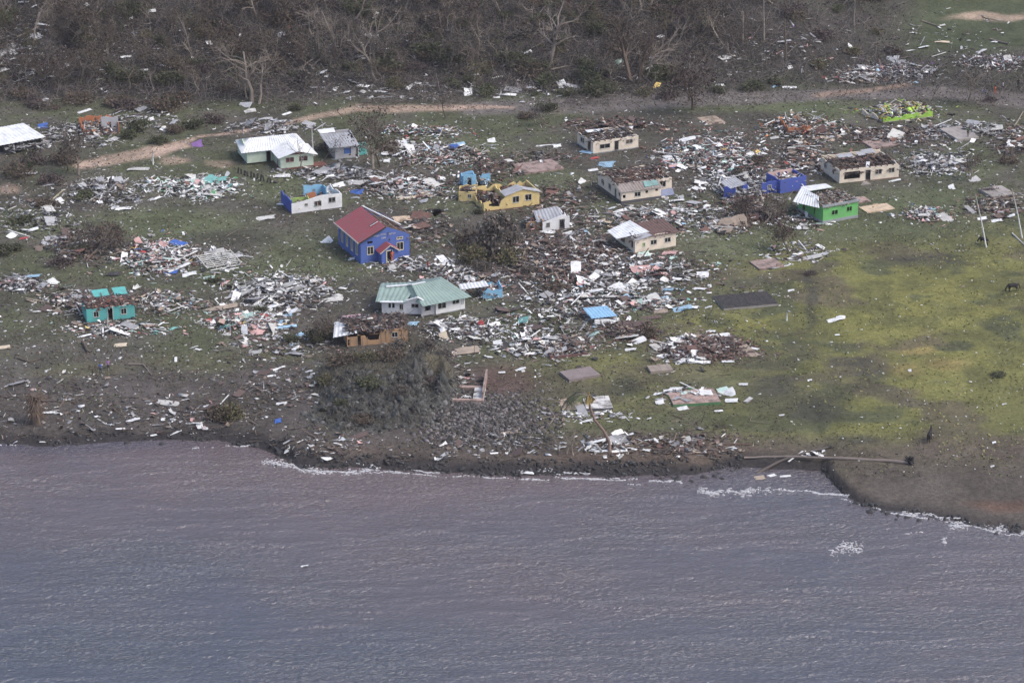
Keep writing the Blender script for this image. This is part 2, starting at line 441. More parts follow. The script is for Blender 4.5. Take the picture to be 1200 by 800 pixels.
r2 = _n(nt, 'ShaderNodeMapRange'); r2.inputs['From Min'].default_value = 0.3; r2.inputs['From Max'].default_value = 0.7; r2.inputs['To Min'].default_value = 0.65; r2.inputs['To Max'].default_value = 1.35
nt.links.new(nb.outputs['Fac'], r2.inputs['Value'])
mm = _n(nt, 'ShaderNodeMath', operation='MULTIPLY'); nt.links.new(r1.outputs[0], mm.inputs[0]); nt.links.new(r2.outputs[0], mm.inputs[1])
hs = _n(nt, 'ShaderNodeHueSaturation'); nt.links.new(at_.outputs['Color'], hs.inputs['Color']); nt.links.new(mm.outputs[0], hs.inputs['Value'])
nt.links.new(hs.outputs[0], b.inputs['Base Color'])
bp = _n(nt, 'ShaderNodeBump'); bp.inputs['Strength'].default_value = 0.6; bp.inputs['Distance'].default_value = 0.15
nt.links.new(na.outputs['Fac'], bp.inputs['Height']); nt.links.new(bp.outputs[0], b.inputs['Normal'])
me = np_mesh('ground', np.stack([XX, YY, ZZ], -1).reshape(-1, 3), F, M_ground, C.reshape(-1, 3), smooth=True)
ground = link('ground', me); ground['kind'] = 'structure'

# ------------------------------------------------------------------ sea
def wave(x, y):
    h = 0
    for k, (L, A, wid, thr) in enumerate([(6.5, .10, 12.0, .40), (4.2, .11, 10.0, .40), (2.7, .09, 6.0, .40), (1.5, .06, 2.6, .35)]):
        ph = (y + 0.05 * x * (1 - k)) / L + 1.1 * (fbm(x / (wid * 1.6), y / 14, 300 + k, 3) - .5) * 2 + k * .37
        i = np.floor(ph); f = ph - i
        prof = np.where(f > .86, sstep(.86, 1.0, f), (1 - f / .86) ** 1.5)
        prof = np.where(f > .86, prof * 1.0, prof)
        m0 = sstep(thr, thr + .3, vnoise(x / wid + i * 13.7, i * 3.1, 200 + k)); m1 = sstep(thr, thr + .3, vnoise(x / wid + (i + 1) * 13.7, (i + 1) * 3.1, 200 + k))
        h = h + A * prof * np.where(f > .86, m1, m0)
    return h + .075 * fbm(x / 1.1, y / .7, 351, 3)
wxs = np.concatenate([[-3000, -900, -300, -150], np.arange(-100, 100.1, 0.4), [150, 300, 900, 3000]])
wys = np.concatenate([[-1500, -200, 120, 230, 262], np.arange(272, 392, 0.22), [400, 430, 520]])
WX, WY = np.meshgrid(wxs, wys)
calm = sstep(-14, 0, WY - yshore(WX))
WZ = (wave(WX, WY) - 0.15) * (1 - 0.75 * calm)
dsh = yshore(WX) - WY
mud = sstep(78, 0, dsh + 60 * (fbm(WX / 30, WY / 22, 321, 4) - 0.5)) * (1 - 0.55 * sstep(-10, 45, WX)) + 0.2 * sstep(.5, .75, fbm(WX / 25, WY / 7, 331, 3)) * sstep(-30, 30, WX)
mud = np.clip(mud, 0, 1)[..., None]
WC = np.array([0.074, 0.084, 0.102]) * (1 - mud) + np.array([0.146, 0.110, 0.102]) * mud
clear = sstep(5, 0.5, dsh) * sstep(30, 5, WX + 60)
WC = WC * (1 - 0.5 * clear[..., None]) + np.array([0.06, 0.075, 0.115]) * 0.5 * clear[..., None]
WC *= 0.78 * (0.92 + 0.16 * fbm(WX / 5, WY / 3, 341, 3))[..., None] * np.array([1.08, 1.0, 1.03])
ny, nx = WX.shape
idx = np.arange(ny * nx).reshape(ny, nx)
F = np.stack([idx[:-1, :-1], idx[:-1, 1:], idx[1:, 1:], idx[1:, :-1]], -1).reshape(-1, 4)
M_water = bpy.data.materials.new('muddy_sea_water'); M_water.use_nodes = True
nt = M_water.node_tree; b = nt.nodes['Principled BSDF']
b.inputs['Roughness'].default_value = 0.22; b.inputs['IOR'].default_value = 2.1; b.inputs['Specular IOR Level'].default_value = 0.5
a = _n(nt, 'ShaderNodeAttribute', attribute_name='Col'); nt.links.new(a.outputs['Color'], b.inputs['Base Color'])
tc = _n(nt, 'ShaderNodeNewGeometry'); mp = _n(nt, 'ShaderNodeMapping'); mp.inputs['Scale'].default_value = (1.15, 1.7, 1.0)
nt.links.new(tc.outputs['Position'], mp.inputs['Vector'])
n1 = _n(nt, 'ShaderNodeTexNoise'); n1.inputs['Scale'].default_value = 1.25; n1.inputs['Detail'].default_value = 5; n1.inputs['Roughness'].default_value = 0.6; n1.inputs['Distortion'].default_value = 0.8
nt.links.new(mp.outputs[0], n1.inputs['Vector'])
bp = _n(nt, 'ShaderNodeBump'); bp.inputs['Strength'].default_value = 0.9; bp.inputs['Distance'].default_value = 0.42
nw = _n(nt, 'ShaderNodeTexNoise'); nw.inputs['Scale'].default_value = 0.045; nw.inputs['Detail'].default_value = 3; nt.links.new(mp.outputs[0], nw.inputs['Vector'])
rw = _n(nt, 'ShaderNodeMapRange'); rw.inputs['From Min'].default_value = .35; rw.inputs['From Max'].default_value = .65; rw.inputs['To Min'].default_value = .6; rw.inputs['To Max'].default_value = 1.0; nt.links.new(nw.outputs['Fac'], rw.inputs['Value']); nt.links.new(rw.outputs[0], bp.inputs['Strength'])
nt.links.new(n1.outputs['Fac'], bp.inputs['Height']); nt.links.new(bp.outputs[0], b.inputs['Normal'])
sea = link('sea', np_mesh('sea', np.stack([WX, WY, WZ], -1).reshape(-1, 3), F, M_water, WC.reshape(-1, 3), smooth=True)); sea['kind'] = 'structure'

# foam: small flattened flecks riding the water
M_foam = mat('foam_white', (0.50, 0.50, 0.52), rough=0.6, dirt=0.15, dirtcol=(.35, .33, .34), bump=0)
FOAM = [  # polyline in photograph points, half width, flecks
    ([(300, 538), (322, 541), (345, 548), (375, 553), (410, 552), (445, 551)], 3.0, 420), ([(445, 552), (480, 551), (515, 554)], 1.2, 160),
    ([(610, 560), (650, 560), (700, 561), (745, 561)], 1.2, 220), ([(755, 562), (790, 564), (800, 567)], 2.2, 110), ([(735, 566), (780, 570)], 1.2, 40),
    ([(812, 572), (840, 577), (870, 576), (905, 573)], 3.6, 520), ([(905, 572), (950, 576), (995, 581)], 1.6, 240),
    ([(962, 648), (978, 643), (990, 640), (1005, 645), (1012, 638)], 7.0, 260), ([(330, 545), (400, 553), (520, 557), (620, 561), (760, 562)], 1.4, 420), ([(985, 583), (1040, 600), (1110, 611), (1200, 629)], 1.6, 260), ([(1108, 615), (1140, 614), (1170, 619), (1200, 624)], 4.0, 520), ([(1100, 624), (1108, 634)], 4.5, 70),
    ([(1050, 598), (1100, 606), (1125, 608)], 2.2, 180), ([(225, 524), (255, 523), (300, 522)], 0.8, 60), ([(350, 548), (400, 552), (430, 554)], 4.0, 120), ([(0, 520), (20, 521)], 1.0, 20),
    ([(1060, 625), (1085, 621)], 1.0, 30), ([(600, 553), (690, 556)], 2.0, 100)]
pts = []
for line, hw, n in FOAM:
    n = int(n * 1.3)
    l = np.array(line, float); seg = np.hypot(*np.diff(l, axis=0).T); cs = np.concatenate([[0], np.cumsum(seg)])
    t = rng.random(n) * cs[-1]
    keep = (vnoise(t / 16.0, t * 0 + hw, 77) - .2) * 1.7 > rng.random(n)
    px = np.interp(t, cs, l[:, 0]); py = np.interp(t, cs, l[:, 1]) + rng.normal(0, hw * (0.5 if hw > 2.5 else .28), n) + (2.5 + hw) * (vnoise(t / 11.0, t * 0 + 9.1, 78) - .5)
    pts.append(np.stack([px, py], 1)[keep])
pts = np.concatenate(pts)
fx_, fy_ = flat(pts[:, 0], pts[:, 1], 0.0)
n = len(fx_)
ang = np.arange(6) * math.pi / 3
rad = (0.025 + 0.075 * rng.random(n) ** 3)[:, None] * (0.6 + 0.8 * rng.random((n, 6)))
el = 1.6 + 3.4 * rng.random((n, 1)) ** 1.5
ring = np.stack([fx_[:, None] + rad * np.cos(ang) * el, fy_[:, None] + .75 * rad * np.sin(ang), np.zeros((n, 6))], -1)
cal = 1 - 0.75 * sstep(-14, 0, fy_ - yshore(fx_))
zc = np.maximum((wave(fx_, fy_) - 0.15) * cal, hgrid(fx_, fy_))
top = ring.copy(); top[..., 2] = zc[:, None] + 0.07; top[..., :2] = top[..., :2] * 0.7 + np.stack([fx_, fy_], 1)[:, None] * 0.3
ring[..., 2] = zc[:, None] - 0.03
V = np.concatenate([ring, top], 1).reshape(-1, 3)
base = 12 * np.arange(n)[:, None]
side = np.stack([np.stack([base[:, 0] + i, base[:, 0] + (i + 1) % 6, base[:, 0] + 6 + (i + 1) % 6, base[:, 0] + 6 + i], 1) for i in range(6)], 1).reshape(-1, 4)
capf = np.concatenate([base + np.array([6, 7, 8, 9]), base + np.array([9, 10, 11, 6])], 0)
foam = link('sea_foam', np_mesh('sea_foam', V, np.concatenate([side, capf]), M_foam)); foam['kind'] = 'stuff'

# ------------------------------------------------------------------ rocks
def rock_template(seed, n=2):
    import bmesh
    bm = bmesh.new(); bmesh.ops.create_icosphere(bm, subdivisions=n, radius=1)
    r = random.Random(seed)
    offs = [Vector((r.gauss(0, 1), r.gauss(0, 1), r.gauss(0, 1))).normalized() for _ in range(13)]
    cut = [0.36 + 0.36 * r.random() for _ in offs]
    for v in bm.verts:
        for o, c in zip(offs, cut):
            d = v.co.dot(o)
            if d > c: v.co -= o * (d - c)
        v.co *= 1.25
    V = np.array([v.co[:] for v in bm.verts]); F = np.array([[v.index for v in f.verts] for f in bm.faces]); bm.free()
    return V, F
RT = [rock_template(s, 1) for s in range(9)]
def rocks_stuff(name, P, size, col, mat_=None, zs=.7):
    n = len(P); Vs, Fs, Cs = [], [], []; k = 0
    M = rots(rng.random(n) * 6.28, rng.normal(0, .5, n), rng.normal(0, .5, n))
    S = size[:, None] * (0.45 + 1.15 * rng.random((n, 3))) * np.array([1, 1, zs])
    for q, (V, F) in enumerate(RT):
        i = np.arange(q, n, len(RT))
        if not len(i): continue
        v = np.einsum('nij,nkj->nki', M[i], V[None] * S[i, None, :]) + P[i, None, :]
        Vs.append(v.reshape(-1, 3)); Fs.append((F[None] + len(V) * np.arange(len(i))[:, None, None]).reshape(-1, 3) + k); Cs.append(np.repeat(col[i], len(V), 0)); k += len(v.reshape(-1, 3))
    o = link(name, np_mesh(name, np.concatenate(Vs), np.concatenate(Fs), mat_ or M_rock, np.concatenate(Cs)))
    o['kind'] = 'stuff'
    return o
def greys(n, a, b, tint=(1, .97, .95)):
    g = (a + (b - a) * rng.random((n, 1)) ** 1.5)
    return g * np.array(tint) * (0.96 + 0.08 * rng.random((n, 3)))
# dark rocks along the water's edge
def shore_pts(x0, x1, n, lo, hi):
    px = rng.uniform(x0, x1, n); gxx, _ = flat(px, 545.0)
    s = rng.uniform(lo, hi, n); yy = yshore(gxx) + s
    return np.stack([gxx, yy, hgrid(gxx, yy)], 1)
P = np.concatenate([shore_pts(0, 330, 260, -0.4, 1.6), shore_pts(320, 560, 520, -1.2, 2.2), shore_pts(560, 870, 1100, -2.0, 2.4), shore_pts(960, 1210, 650, -0.9, 1.1)])
P = P[vnoise(P[:, 0] / 2.2, P[:, 1] / 1.2, 63) > .42]
o = rocks_stuff('shore_rocks', P, 0.09 + 0.34 * rng.random(len(P)) ** 2.4, greys(len(P), 0.02, 0.085, (1, 1, 1.05)))
# pale rubble spread right of the outcrop
n = 4200
px = rng.normal(565, 45, n); py = rng.normal(492, 17, n)
ok = (px > 480) & (px < 660) & (py > 455) & (py < 535)
P = at_many(px[ok], py[ok]); rocks_stuff('rock_rubble', P, 0.09 + 0.34 * rng.random(len(P)) ** 2.2, greys(len(P), 0.04, 0.24, (1, .92, .91)))
# named boulders
big_rocks = [(1012, 592), (1022, 597), (1003, 590), (1033, 600), (1041, 603), (1052, 606), (1064, 608), (995, 595), (1018, 601), (1078, 612), (1050, 612), (1180, 629), (1168, 627), (1192, 622),
             (825, 562), (838, 560), (845, 564), (810, 566), (792, 562), (770, 556), (748, 553), (722, 549), (690, 551), (655, 552), (628, 553), (605, 552), (585, 556), (560, 553), (540, 549), (512, 545),
             (340, 540), (352, 546), (372, 545), (392, 546), (324, 549), (420, 540), (455, 541), (150, 520), (188, 522), (90, 521), (300, 521), (280, 520)]
templ = []
for s in range(5):
    V, F_ = rock_template(100 + s, 2)
    templ.append(np_mesh('boulder', V, F_, M_rock, np.tile(np.array([[0.04, 0.04, 0.043]]), (len(V), 1))))
for i, (x, y) in enumerate(big_rocks):
    p = at(x, y); p.z = max(p.z, -0.1)
    o = link('boulder', templ[i % 5], None, p, random.random() * 6.28)
    s = random.uniform(0.28, 0.6); o.scale = (s * 1.2, s, s * 0.8)
    tag(o, 'wet black boulder ' + where(x, y), 'boulder', 'black boulders along the water edge')

# ------------------------------------------------------------------ rock outcrop
def outcrop():
    c = at(444, 502)
    xs = np.linspace(-12, 12, 150); ys = np.linspace(-5, 26, 160)
    X, Y = np.meshgrid(xs, ys)
    wob = fbm(X / 4, Y / 4, 401, 3) - .5
    prof = (2.9 + 1.2 * sstep(2, 6, X) - .8 * sstep(-2, -8, X)) * sstep(11.5, 4.5, np.abs(X) + 5 * wob)
    lead = Y - 0.25 * np.clip(X - 2, 0, 20) ** 1.25 + 6 * (fbm(X / 5, Y / 5, 403, 4) - .5)
    front = sstep(-4.5, 15, lead) ** .9
    h = prof * front * sstep(25, 15, Y + 4 * wob)
    ridged = 1 - np.abs(2 * fbm(X / 2.3 + .3 * Y, Y / 2.0, 411, 5) - 1)
    rock = sstep(.25, 1.2, h) * sstep(17, 10, lead)
    h = h + rock * (1.1 * (ridged ** 2.5 - .5) + .6 * (fbm(X / .8, Y / .8, 413, 3) - .5)) + .35 * (fbm(X / 1.5, Y / 1.5, 415, 3) - .5) * sstep(.2, 1, h)
    crev = np.exp(-((X - 7.2 - .12 * (Y - 14)) / .9) ** 2) * sstep(6, 9, Y) * sstep(18, 14, Y)
    h = h - 2.2 * crev
    Z = hgrid(X + c.x, Y + c.y) - .3 + h
    col = np.empty(X.shape + (3,)); g = 0.025 + 0.12 * fbm(X / 0.7, Y / 0.5, 421, 4) ** 1.6
    col[:] = g[..., None] * np.array([0.97, 1.0, 0.96])
    veg = (sstep(9, 15, lead + 7 * (fbm(X / 3, Y / 3, 423, 3) - .5)) * .9 + .35 * sstep(.5, .62, fbm(X / 2, Y / 2, 427, 3)))[..., None]
    veg = np.clip(veg, 0, 1)
    col = col * (1 - veg) + np.array([0.092, 0.082, 0.055]) * veg * (0.6 + .8 * fbm(X, Y, 425, 3))[..., None]
    ny, nx = X.shape; idx = np.arange(ny * nx).reshape(ny, nx)
    F = np.stack([idx[:-1, :-1], idx[:-1, 1:], idx[1:, 1:], idx[1:, :-1]], -1).reshape(-1, 4)
    V = np.stack([X, Y, Z - c.z], -1).reshape(-1, 3)
    o = link('rock_outcrop', np_mesh('rock_outcrop', V, F, M_rock, col.reshape(-1, 3)), None, c)
    tag(o, 'craggy grey rock outcrop with dry scrub on top above the shore', 'rock outcrop')
    return c, X + c.x, Y + c.y, Z, o
OC, OX, OY, OZ, OUT = outcrop()
CRAG = []
for s in range(5):
    V, F_ = rock_template(200 + s, 2); g_ = np.tile(greys(1, .035, .085, (.98, 1, .96)), (len(V), 1)); CRAG.append(np_mesh('crag', V, F_, M_rock, g_))
def oc_height(x, y):
    ix = np.clip(((x - OC.x + 12) / 24 * 149).astype(int), 0, 149); iy = np.clip(((y - OC.y + 5) / 31 * 159).astype(int), 0, 159)
    return OZ[iy, ix]

n = 2600; xx = OC.x + rng.uniform(-11, 11, n); yy = OC.y + rng.uniform(-5, 16, n); k_ = (oc_height(xx, yy) - hgrid(xx, yy)) > -.1; k_ &= (yy - OC.y) < 13 + 4 * (vnoise(xx / 3, yy / 3, 64) - .5)
xx, yy = xx[k_], yy[k_]; n = len(xx)
rocks_stuff('outcrop_stones', np.stack([xx, yy, oc_height(xx, yy) - .05], 1), .08 + .4 * rng.random(n) ** 2.5, greys(n, .025, .2, (1, .99, .95)), zs=1.2)
for i in range(48):
    u, w = random.uniform(-10.5, 10.5), random.uniform(-3, 15)
    if (u < 0 and w > 8) or random.random() < .2 * (u < -3): continue
    x_, y_ = OC.x + u, OC.y + w; z_ = float(oc_height(np.array([x_]), np.array([y_]))[0])
    if z_ - float(hgrid(x_, y_)) < .2: continue
    o = link('crag', CRAG[i % 5], OUT, (u, w, z_ - OC.z - .1)); sz_ = random.uniform(.35, .85); o.scale = (sz_ * random.uniform(.6, 1.2), sz_ * .8, sz_ * random.uniform(.9, 2.2)); o.rotation_euler = (random.gauss(0, .35), random.gauss(0, .35), random.uniform(0, 6.28))

# ------------------------------------------------------------------ building kit (local frame: x along the front wall, y going back)
PAL = dict(white=(0.80, 0.80, 0.79), off=(0.55, 0.54, 0.51), grey=(0.30, 0.30, 0.31), lgrey=(0.45, 0.45, 0.46), woodl=(0.36, 0.29, 0.23), wood=(0.19, 0.148, 0.122), woodd=(0.085, 0.070, 0.066),
           rust=(0.165, 0.09, 0.074), brown=(0.115, 0.08, 0.072), teal=(0.18, 0.42, 0.39), lblue=(0.33, 0.50, 0.63), blue=(0.05, 0.13, 0.42), pink=(0.58, 0.36, 0.34), red=(0.42, 0.07, 0.07),
           dark=(0.04, 0.04, 0.044), cream=(0.66, 0.56, 0.42), green=(0.12, 0.40, 0.16), yellow=(0.68, 0.50, 0.16), orange=(0.55, 0.20, 0.07), lime=(0.36, 0.58, 0.08), mint=(0.48, 0.64, 0.57), purple=(0.30, 0.16, 0.42))
def pal(**kw): return [(PAL[k], v) for k, v in kw.items()]
P_RUST = pal(rust=5, brown=6, woodd=5, wood=3, woodl=1.2, off=0.7, white=0.5)
P_MIX = pal(white=5.5, off=4, lgrey=2, grey=2.5, wood=4, woodl=2.5, woodd=4, rust=2, brown=2, pink=.8, lblue=.4, teal=.25, dark=2)
P_WHITE = pal(white=11, off=5, lgrey=4, grey=3, wood=3, woodd=5, dark=3, pink=.5, brown=1)
P_WOOD = pal(woodd=7, wood=6, woodl=3, brown=5, rust=3, off=1.5, white=1, grey=2.5, dark=3)
P_TEAL = pal(white=14, off=5, teal=1.3, mint=1.2, grey=2, pink=.8, rust=1, woodd=2, wood=1, green=.5, dark=1.5)
P_PINK = pal(white=8, off=4, pink=1.8, wood=3, woodl=2, mint=.7, teal=.3, rust=1.6, red=.3, blue=.3, yellow=.2, grey=2, woodd=3, dark=1.5)
P_BLUE = pal(white=11, off=6, lblue=.9, mint=.7, teal=.2, pink=1, wood=3, woodd=7, brown=5, grey=3, dark=3.5)
P_GREY = pal(grey=5, lgrey=5, off=2, white=1.5, woodd=3, wood=2, dark=2)
P_PURP = pal(grey=4, lgrey=3, off=2, white=1.6, pink=1.2, purple=.25, brown=3, woodd=4, dark=2, lblue=.3)
P_ORANGE = pal(orange=.7, rust=2, woodl=3, wood=3, white=2.5, off=2, grey=2, woodd=3, dark=2, red=.5)
P_LIME = pal(lime=2, yellow=1.4, cream=2, white=2, off=2, grey=2, wood=2, woodd=2, dark=1.5, orange=.3)

def wreck(parent, x0, x1, y0, y1, zf, n, palette, name='wreckage', long=1.0, tilt=0.25, thick=0.35, yawmix=0.5):
    """loose broken timber and sheet lying inside a ruin: uncountable"""
    x = rng.uniform(x0, x1, n); y = rng.uniform(y0, y1, n)
    z = zf(x, y) + rng.random(n) * thick
    plank = rng.random(n) < 0.7
    S = np.where(plank[:, None], np.stack([0.25 + 0.9 * rng.random(n) * long, 0.04 + 0.05 * rng.random(n), 0.02 + 0.03 * rng.random(n)], 1),
                 np.stack([0.2 + 0.4 * rng.random(n), 0.15 + 0.3 * rng.random(n), 0.012 + 0.01 * rng.random(n)], 1))
    yaw = np.where(rng.random(n) < yawmix, rng.random(n) * 6.28, (math.pi / 2) * rng.integers(0, 2, n) + rng.normal(0, 0.12, n))
    M = rots(yaw, rng.normal(0, tilt, n), rng.normal(0, tilt, n))
    o = link(name, boxes_mesh(name, np.stack([x, y, z], 1), S, M, pick(palette, n), M_debris), parent)
    o['kind'] = 'stuff'
    return o

class House:
    def __init__(self, name, label, p0, p1, D, H, wm, cat='house', frame_m=None, base=0.12, lift=0.0):
        a, b = at(*p0), at(*p1)
        self.p0, self.p1 = p0, p1
        d = b - a
        self.L = math.hypot(d.x, d.y); self.D = D; self.H = H; self.wm = wm
        z = min(a.z, b.z) + lift
        self.root = empty(name, (a.x, a.y, z), math.atan2(d.y, d.x))
        tag(self.root, label, cat)
        self.fm = frame_m or M_frame
        self.base = base
    def sx(self, px): return (px - self.p0[0]) / (self.p1[0] - self.p0[0]) * self.L
    def part(self, name, mb, m, label=None):
        o = mb.build(name, m, self.root)
        if label: o['label'] = label
        return o
    def plinth(self, m, x0=None, x1=None, y0=0, y1=None, h=None):
        b = MB(); b.box((x0 or 0) - .06, (x1 or self.L) + .06, y0 - .06, (y1 or self.D) + .06, -0.7, h or self.base)
        return self.part('foundation', b, m)
    def wall(self, a, b, top, ops=(), m=None, t=0.14, z0=None, name='wall', label=None, jag=0.0):
        a = Vector((*a, 0)); b = Vector((*b, 0)); L = (b - a).length; d = (b - a) / L; nrm = Vector((-d.y, d.x, 0))   # wall thickness grows to the left of a->b
        z0 = self.base if z0 is None else z0
        if isinstance(top, (int, float)): top = [(0, top), (L, top)]
        if jag:
            s = 0; tp = []
            xs = [q[0] for q in top]; hs = [q[1] for q in top]
            while s < L:
                tp.append((s, float(np.interp(s, xs, hs)) - random.random() ** 2 * jag)); s += random.uniform(0.3, 0.9)
            tp.append((L, hs[-1] - random.random() * jag)); top = tp
        tx = [q[0] for q in top]; th = [q[1] for q in top]
        ht = lambda s: float(np.interp(s, tx, th))
        cuts = sorted({0, L, *[round(q, 4) for q in tx if 0 <= q <= L], *[round(o[0], 4) for o in ops], *[round(o[1], 4) for o in ops]})
        mb = MB()
        P = lambda s, z, w: tuple(a + d * s + nrm * (t * w) + Vector((0, 0, z)))
        for s0, s1 in zip(cuts[:-1], cuts[1:]):
            if s1 - s0 < 0.01: continue
            mid = (s0 + s1) / 2
            segs = []; cur = z0
            for lo, hi in sorted((o[2], o[3]) for o in ops if o[0] - 1e-3 <= mid <= o[1] + 1e-3):
                if lo > cur + 0.02: segs.append((cur, lo))
                cur = hi
            segs.append((cur, None))
            for lo, hi in segs:
                h0, h1 = (ht(s0), ht(s1)) if hi is None else (hi, hi)
                h0 = max(h0, lo + 0.01); h1 = max(h1, lo + 0.01)
                mb.hexa([P(s0, lo, 0), P(s1, lo, 0), P(s1, lo, 1), P(s0, lo, 1), P(s0, h0, 0), P(s1, h1, 0), P(s1, h1, 1), P(s0, h0, 1)])
        w = self.part(name, mb, m or self.wm, label)
        for o in ops:
            k = o[4]
            if k == 'o': continue
            f = MB(); fw = 0.07
            def fb(s0, s1, lo, hi, w0=-0.25, w1=0.6, f=f):
                f.hexa([P(s0, lo, w0), P(s1, lo, w0), P(s1, lo, w1), P(s0, lo, w1), P(s0, hi, w0), P(s1, hi, w0), P(s1, hi, w1), P(s0, hi, w1)])
            s0, s1, lo, hi = o[0], o[1], o[2], o[3]
            fb(s0, s0 + fw, lo, hi); fb(s1 - fw, s1, lo, hi); fb(s0 + fw, s1 - fw, hi - fw, hi)
            if k in 'wbW': fb(s0 + fw, s1 - fw, lo, lo + fw, -0.5)
            if k in 'wW': fb((s0 + s1) / 2 - .03, (s0 + s1) / 2 + .03, lo + fw, hi - fw, 0.1, 0.45)
            fo = self.part('door' if k in 'dD' else 'window', f, self.fm)
            if k in 'wWD' or k == 'b':
                p = MB(); q = 0.55
                n_ = 4 if k == 'w' else 1
                zz = [lo + fw + (hi - lo - 2 * fw) * i / n_ for i in range(n_ + 1)]
                for i in range(n_):
                    if k == 'w' and random.random() < 0.35: continue
                    p.hexa([P(s0 + fw, zz[i] + .01, q), P(s1 - fw, zz[i] + .01, q), P(s1 - fw, zz[i] + .01, q + .1), P(s0 + fw, zz[i] + .01, q + .1), P(s0 + fw, zz[i + 1] - .01, q + .25), P(s1 - fw, zz[i + 1] - .01, q + .25), P(s1 - fw, zz[i + 1] - .01, q + .35), P(s0 + fw, zz[i + 1] - .01, q + .35)])
                if p.v: p.build({'w': 'pane', 'W': 'pane', 'D': 'door_leaf', 'b': 'shutter'}[k], o[5] if len(o) > 5 else M_glass, fo)
        return w
    def shell(self, front=(), left=(), right=(), back=(), top=None, ltop=None, rtop=None, btop=None, jag=0.0, t=0.14, m=None, lm=None):
        L, D, H = self.L, self.D, self.H
        self.wall((0, 0), (L, 0), top or H, front, m, t)
        self.wall((L, D), (0, D), btop or H, back, m, t, jag=jag)
        self.wall((0, D - t), (0, t), ltop or H, left, lm or m, t, jag=jag)
        self.wall((L, t), (L, D - t), rtop or H, right, m, t, jag=jag)
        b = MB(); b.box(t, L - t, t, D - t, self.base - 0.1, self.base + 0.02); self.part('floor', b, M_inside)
    def slope(self, e0, e1, r1, r0, m, name='roof_slope', ribs=True, label=None, amp=0.035, pitch=0.5):
        """corrugated roof plane between eave corners e0,e1 and ridge corners r0,r1"""
        e0, e1, r1, r0 = map(Vector, (e0, e1, r1, r0))
        n = max(2, int((e1 - e0).length / pitch) * 2) if ribs else 1
        nrm = (e1 - e0).cross(r0 - e0 if (r0 - e0).length > .01 else r1 - e0).normalized()
        mb = MB(); th = nrm * 0.05
        for i in range(n + 1):
            f = i / n; off = nrm * (amp if i % 2 else -amp) * (1 if ribs else 0)
            for p in (e0.lerp(e1, f) + off, r0.lerp(r1, f) + off): mb.v += [tuple(p), tuple(p - th)]
        for i in range(n):
            a = 4 * i; c = a + 4
            mb.f += [(a, c, c + 2, a + 2), (a + 1, a + 3, c + 3, c + 1), (a, a + 1, c + 1, c), (a + 2, c + 2, c + 3, a + 3)]
        mb.f += [(0, 2, 3, 1), (4 * n, 4 * n + 1, 4 * n + 3, 4 * n + 2)]; mb.m = [0] * len(mb.f)
        return self.part(name, mb, m, label)
    def rafters(self, n, peak, m=None, keep=0.8, x0=0.1, x1=None, over=0.3, y0=None, y1=None):
        x1 = x1 or self.L - 0.1; D = self.D; y0 = -over if y0 is None else y0; y1 = D + over if y1 is None else y1
        for i in range(n):
            x = x0 + (x1 - x0) * i / (n - 1)
            for s in (0, 1):
                if random.random() > keep: continue
                b = MB(); ym = (y0 + y1) / 2
                ya = y0 if s == 0 else y1
                cut = random.uniform(0.6, 1.0)
                A = Vector((x, ya, self.H + 0.02)); Bp = Vector((x + random.uniform(-.15, .15), ya + (ym - ya) * cut, self.H + 0.02 + (peak - self.H) * cut))
                b.bar(A, Bp, 0.08, 0.12); self.part('rafter', b, m or M_woodd)
    def ruin_roof(self, peak, n, palette=P_RUST, x0=0.2, x1=None, keep=0.75, nr=9, low=0.55):
        D, H = self.D, self.H; x1 = x1 or self.L - .2
        self.rafters(nr, peak, keep=keep)
        hump = lambda x, y: H - low + (peak - H + low) * (1 - np.abs(2 * y / D - 1)) * (0.45 + 0.55 * vnoise(x / 1.7, y / 1.7, 7))
        wreck(self.root, x0, x1, 0.25, D - .25, hump, n, palette, long=1.0, tilt=0.18, thick=0.3)

def paint(name, c, dirt=0.35, **k): return mat('paint_' + name, c, dirt=min(.75, dirt + .3), dirtcol=tuple(.42 * q + .08 for q in c), scale=0.9, bump=0.25, rough=0.85, d0=.40, d1=.78, **k)
M_frame = paint('frame_white', (0.55, 0.54, 0.50), 0.4)
M_framec = paint('frame_cream', (0.70, 0.65, 0.48), 0.2)
M_cream = paint('cream', (0.78, 0.675, 0.555), 0.3); M_yel = paint('yellow', (0.76, 0.58, 0.26), .3); M_blue = paint('church_blue', (0.085, 0.145, 0.42), 0.3)
M_teal = paint('teal', (0.11, 0.43, 0.41), .45); M_green = paint('bright_green', (0.16, 0.47, 0.15), 0.4); M_pgreen = paint('pale_green', (0.60, 0.69, 0.56), 0.25)
M_wht = paint('white_wall', (0.80, 0.795, 0.80), 0.25); M_orn = paint('orange_wood', (0.50, 0.31, 0.175), 0.45); M_lbl = paint('light_blue', (0.25, 0.50, 0.70)); M_dbl = paint('dark_blue', (0.07, 0.11, 0.42), 0.3)
M_lime = paint('lime', (0.33, 0.56, 0.08)); M_org = paint('orange', (0.46, 0.17, 0.08), .45); M_gwall = paint('grey_wall', (0.48, 0.47, 0.49), 0.4); M_pinkw = paint('pink_wall', (0.58, 0.42, 0.38))
M_sgreen = paint('inner_green', (0.35, 0.48, 0.14)); M_maroon = paint('maroon', (0.14, 0.05, 0.05)); M_navy = paint('shutter_blue', (0.06, 0.14, 0.40))
def iron(name, c, dirt=0.3, **k): return mat('iron_' + name, c, dirt=dirt + .15, dirtcol=tuple(.4 * q + .07 for q in c), scale=0.8, d0=.42, d1=.66, bump=0.08, rough=0.5, metal=0.0, spec=0.5, **k)
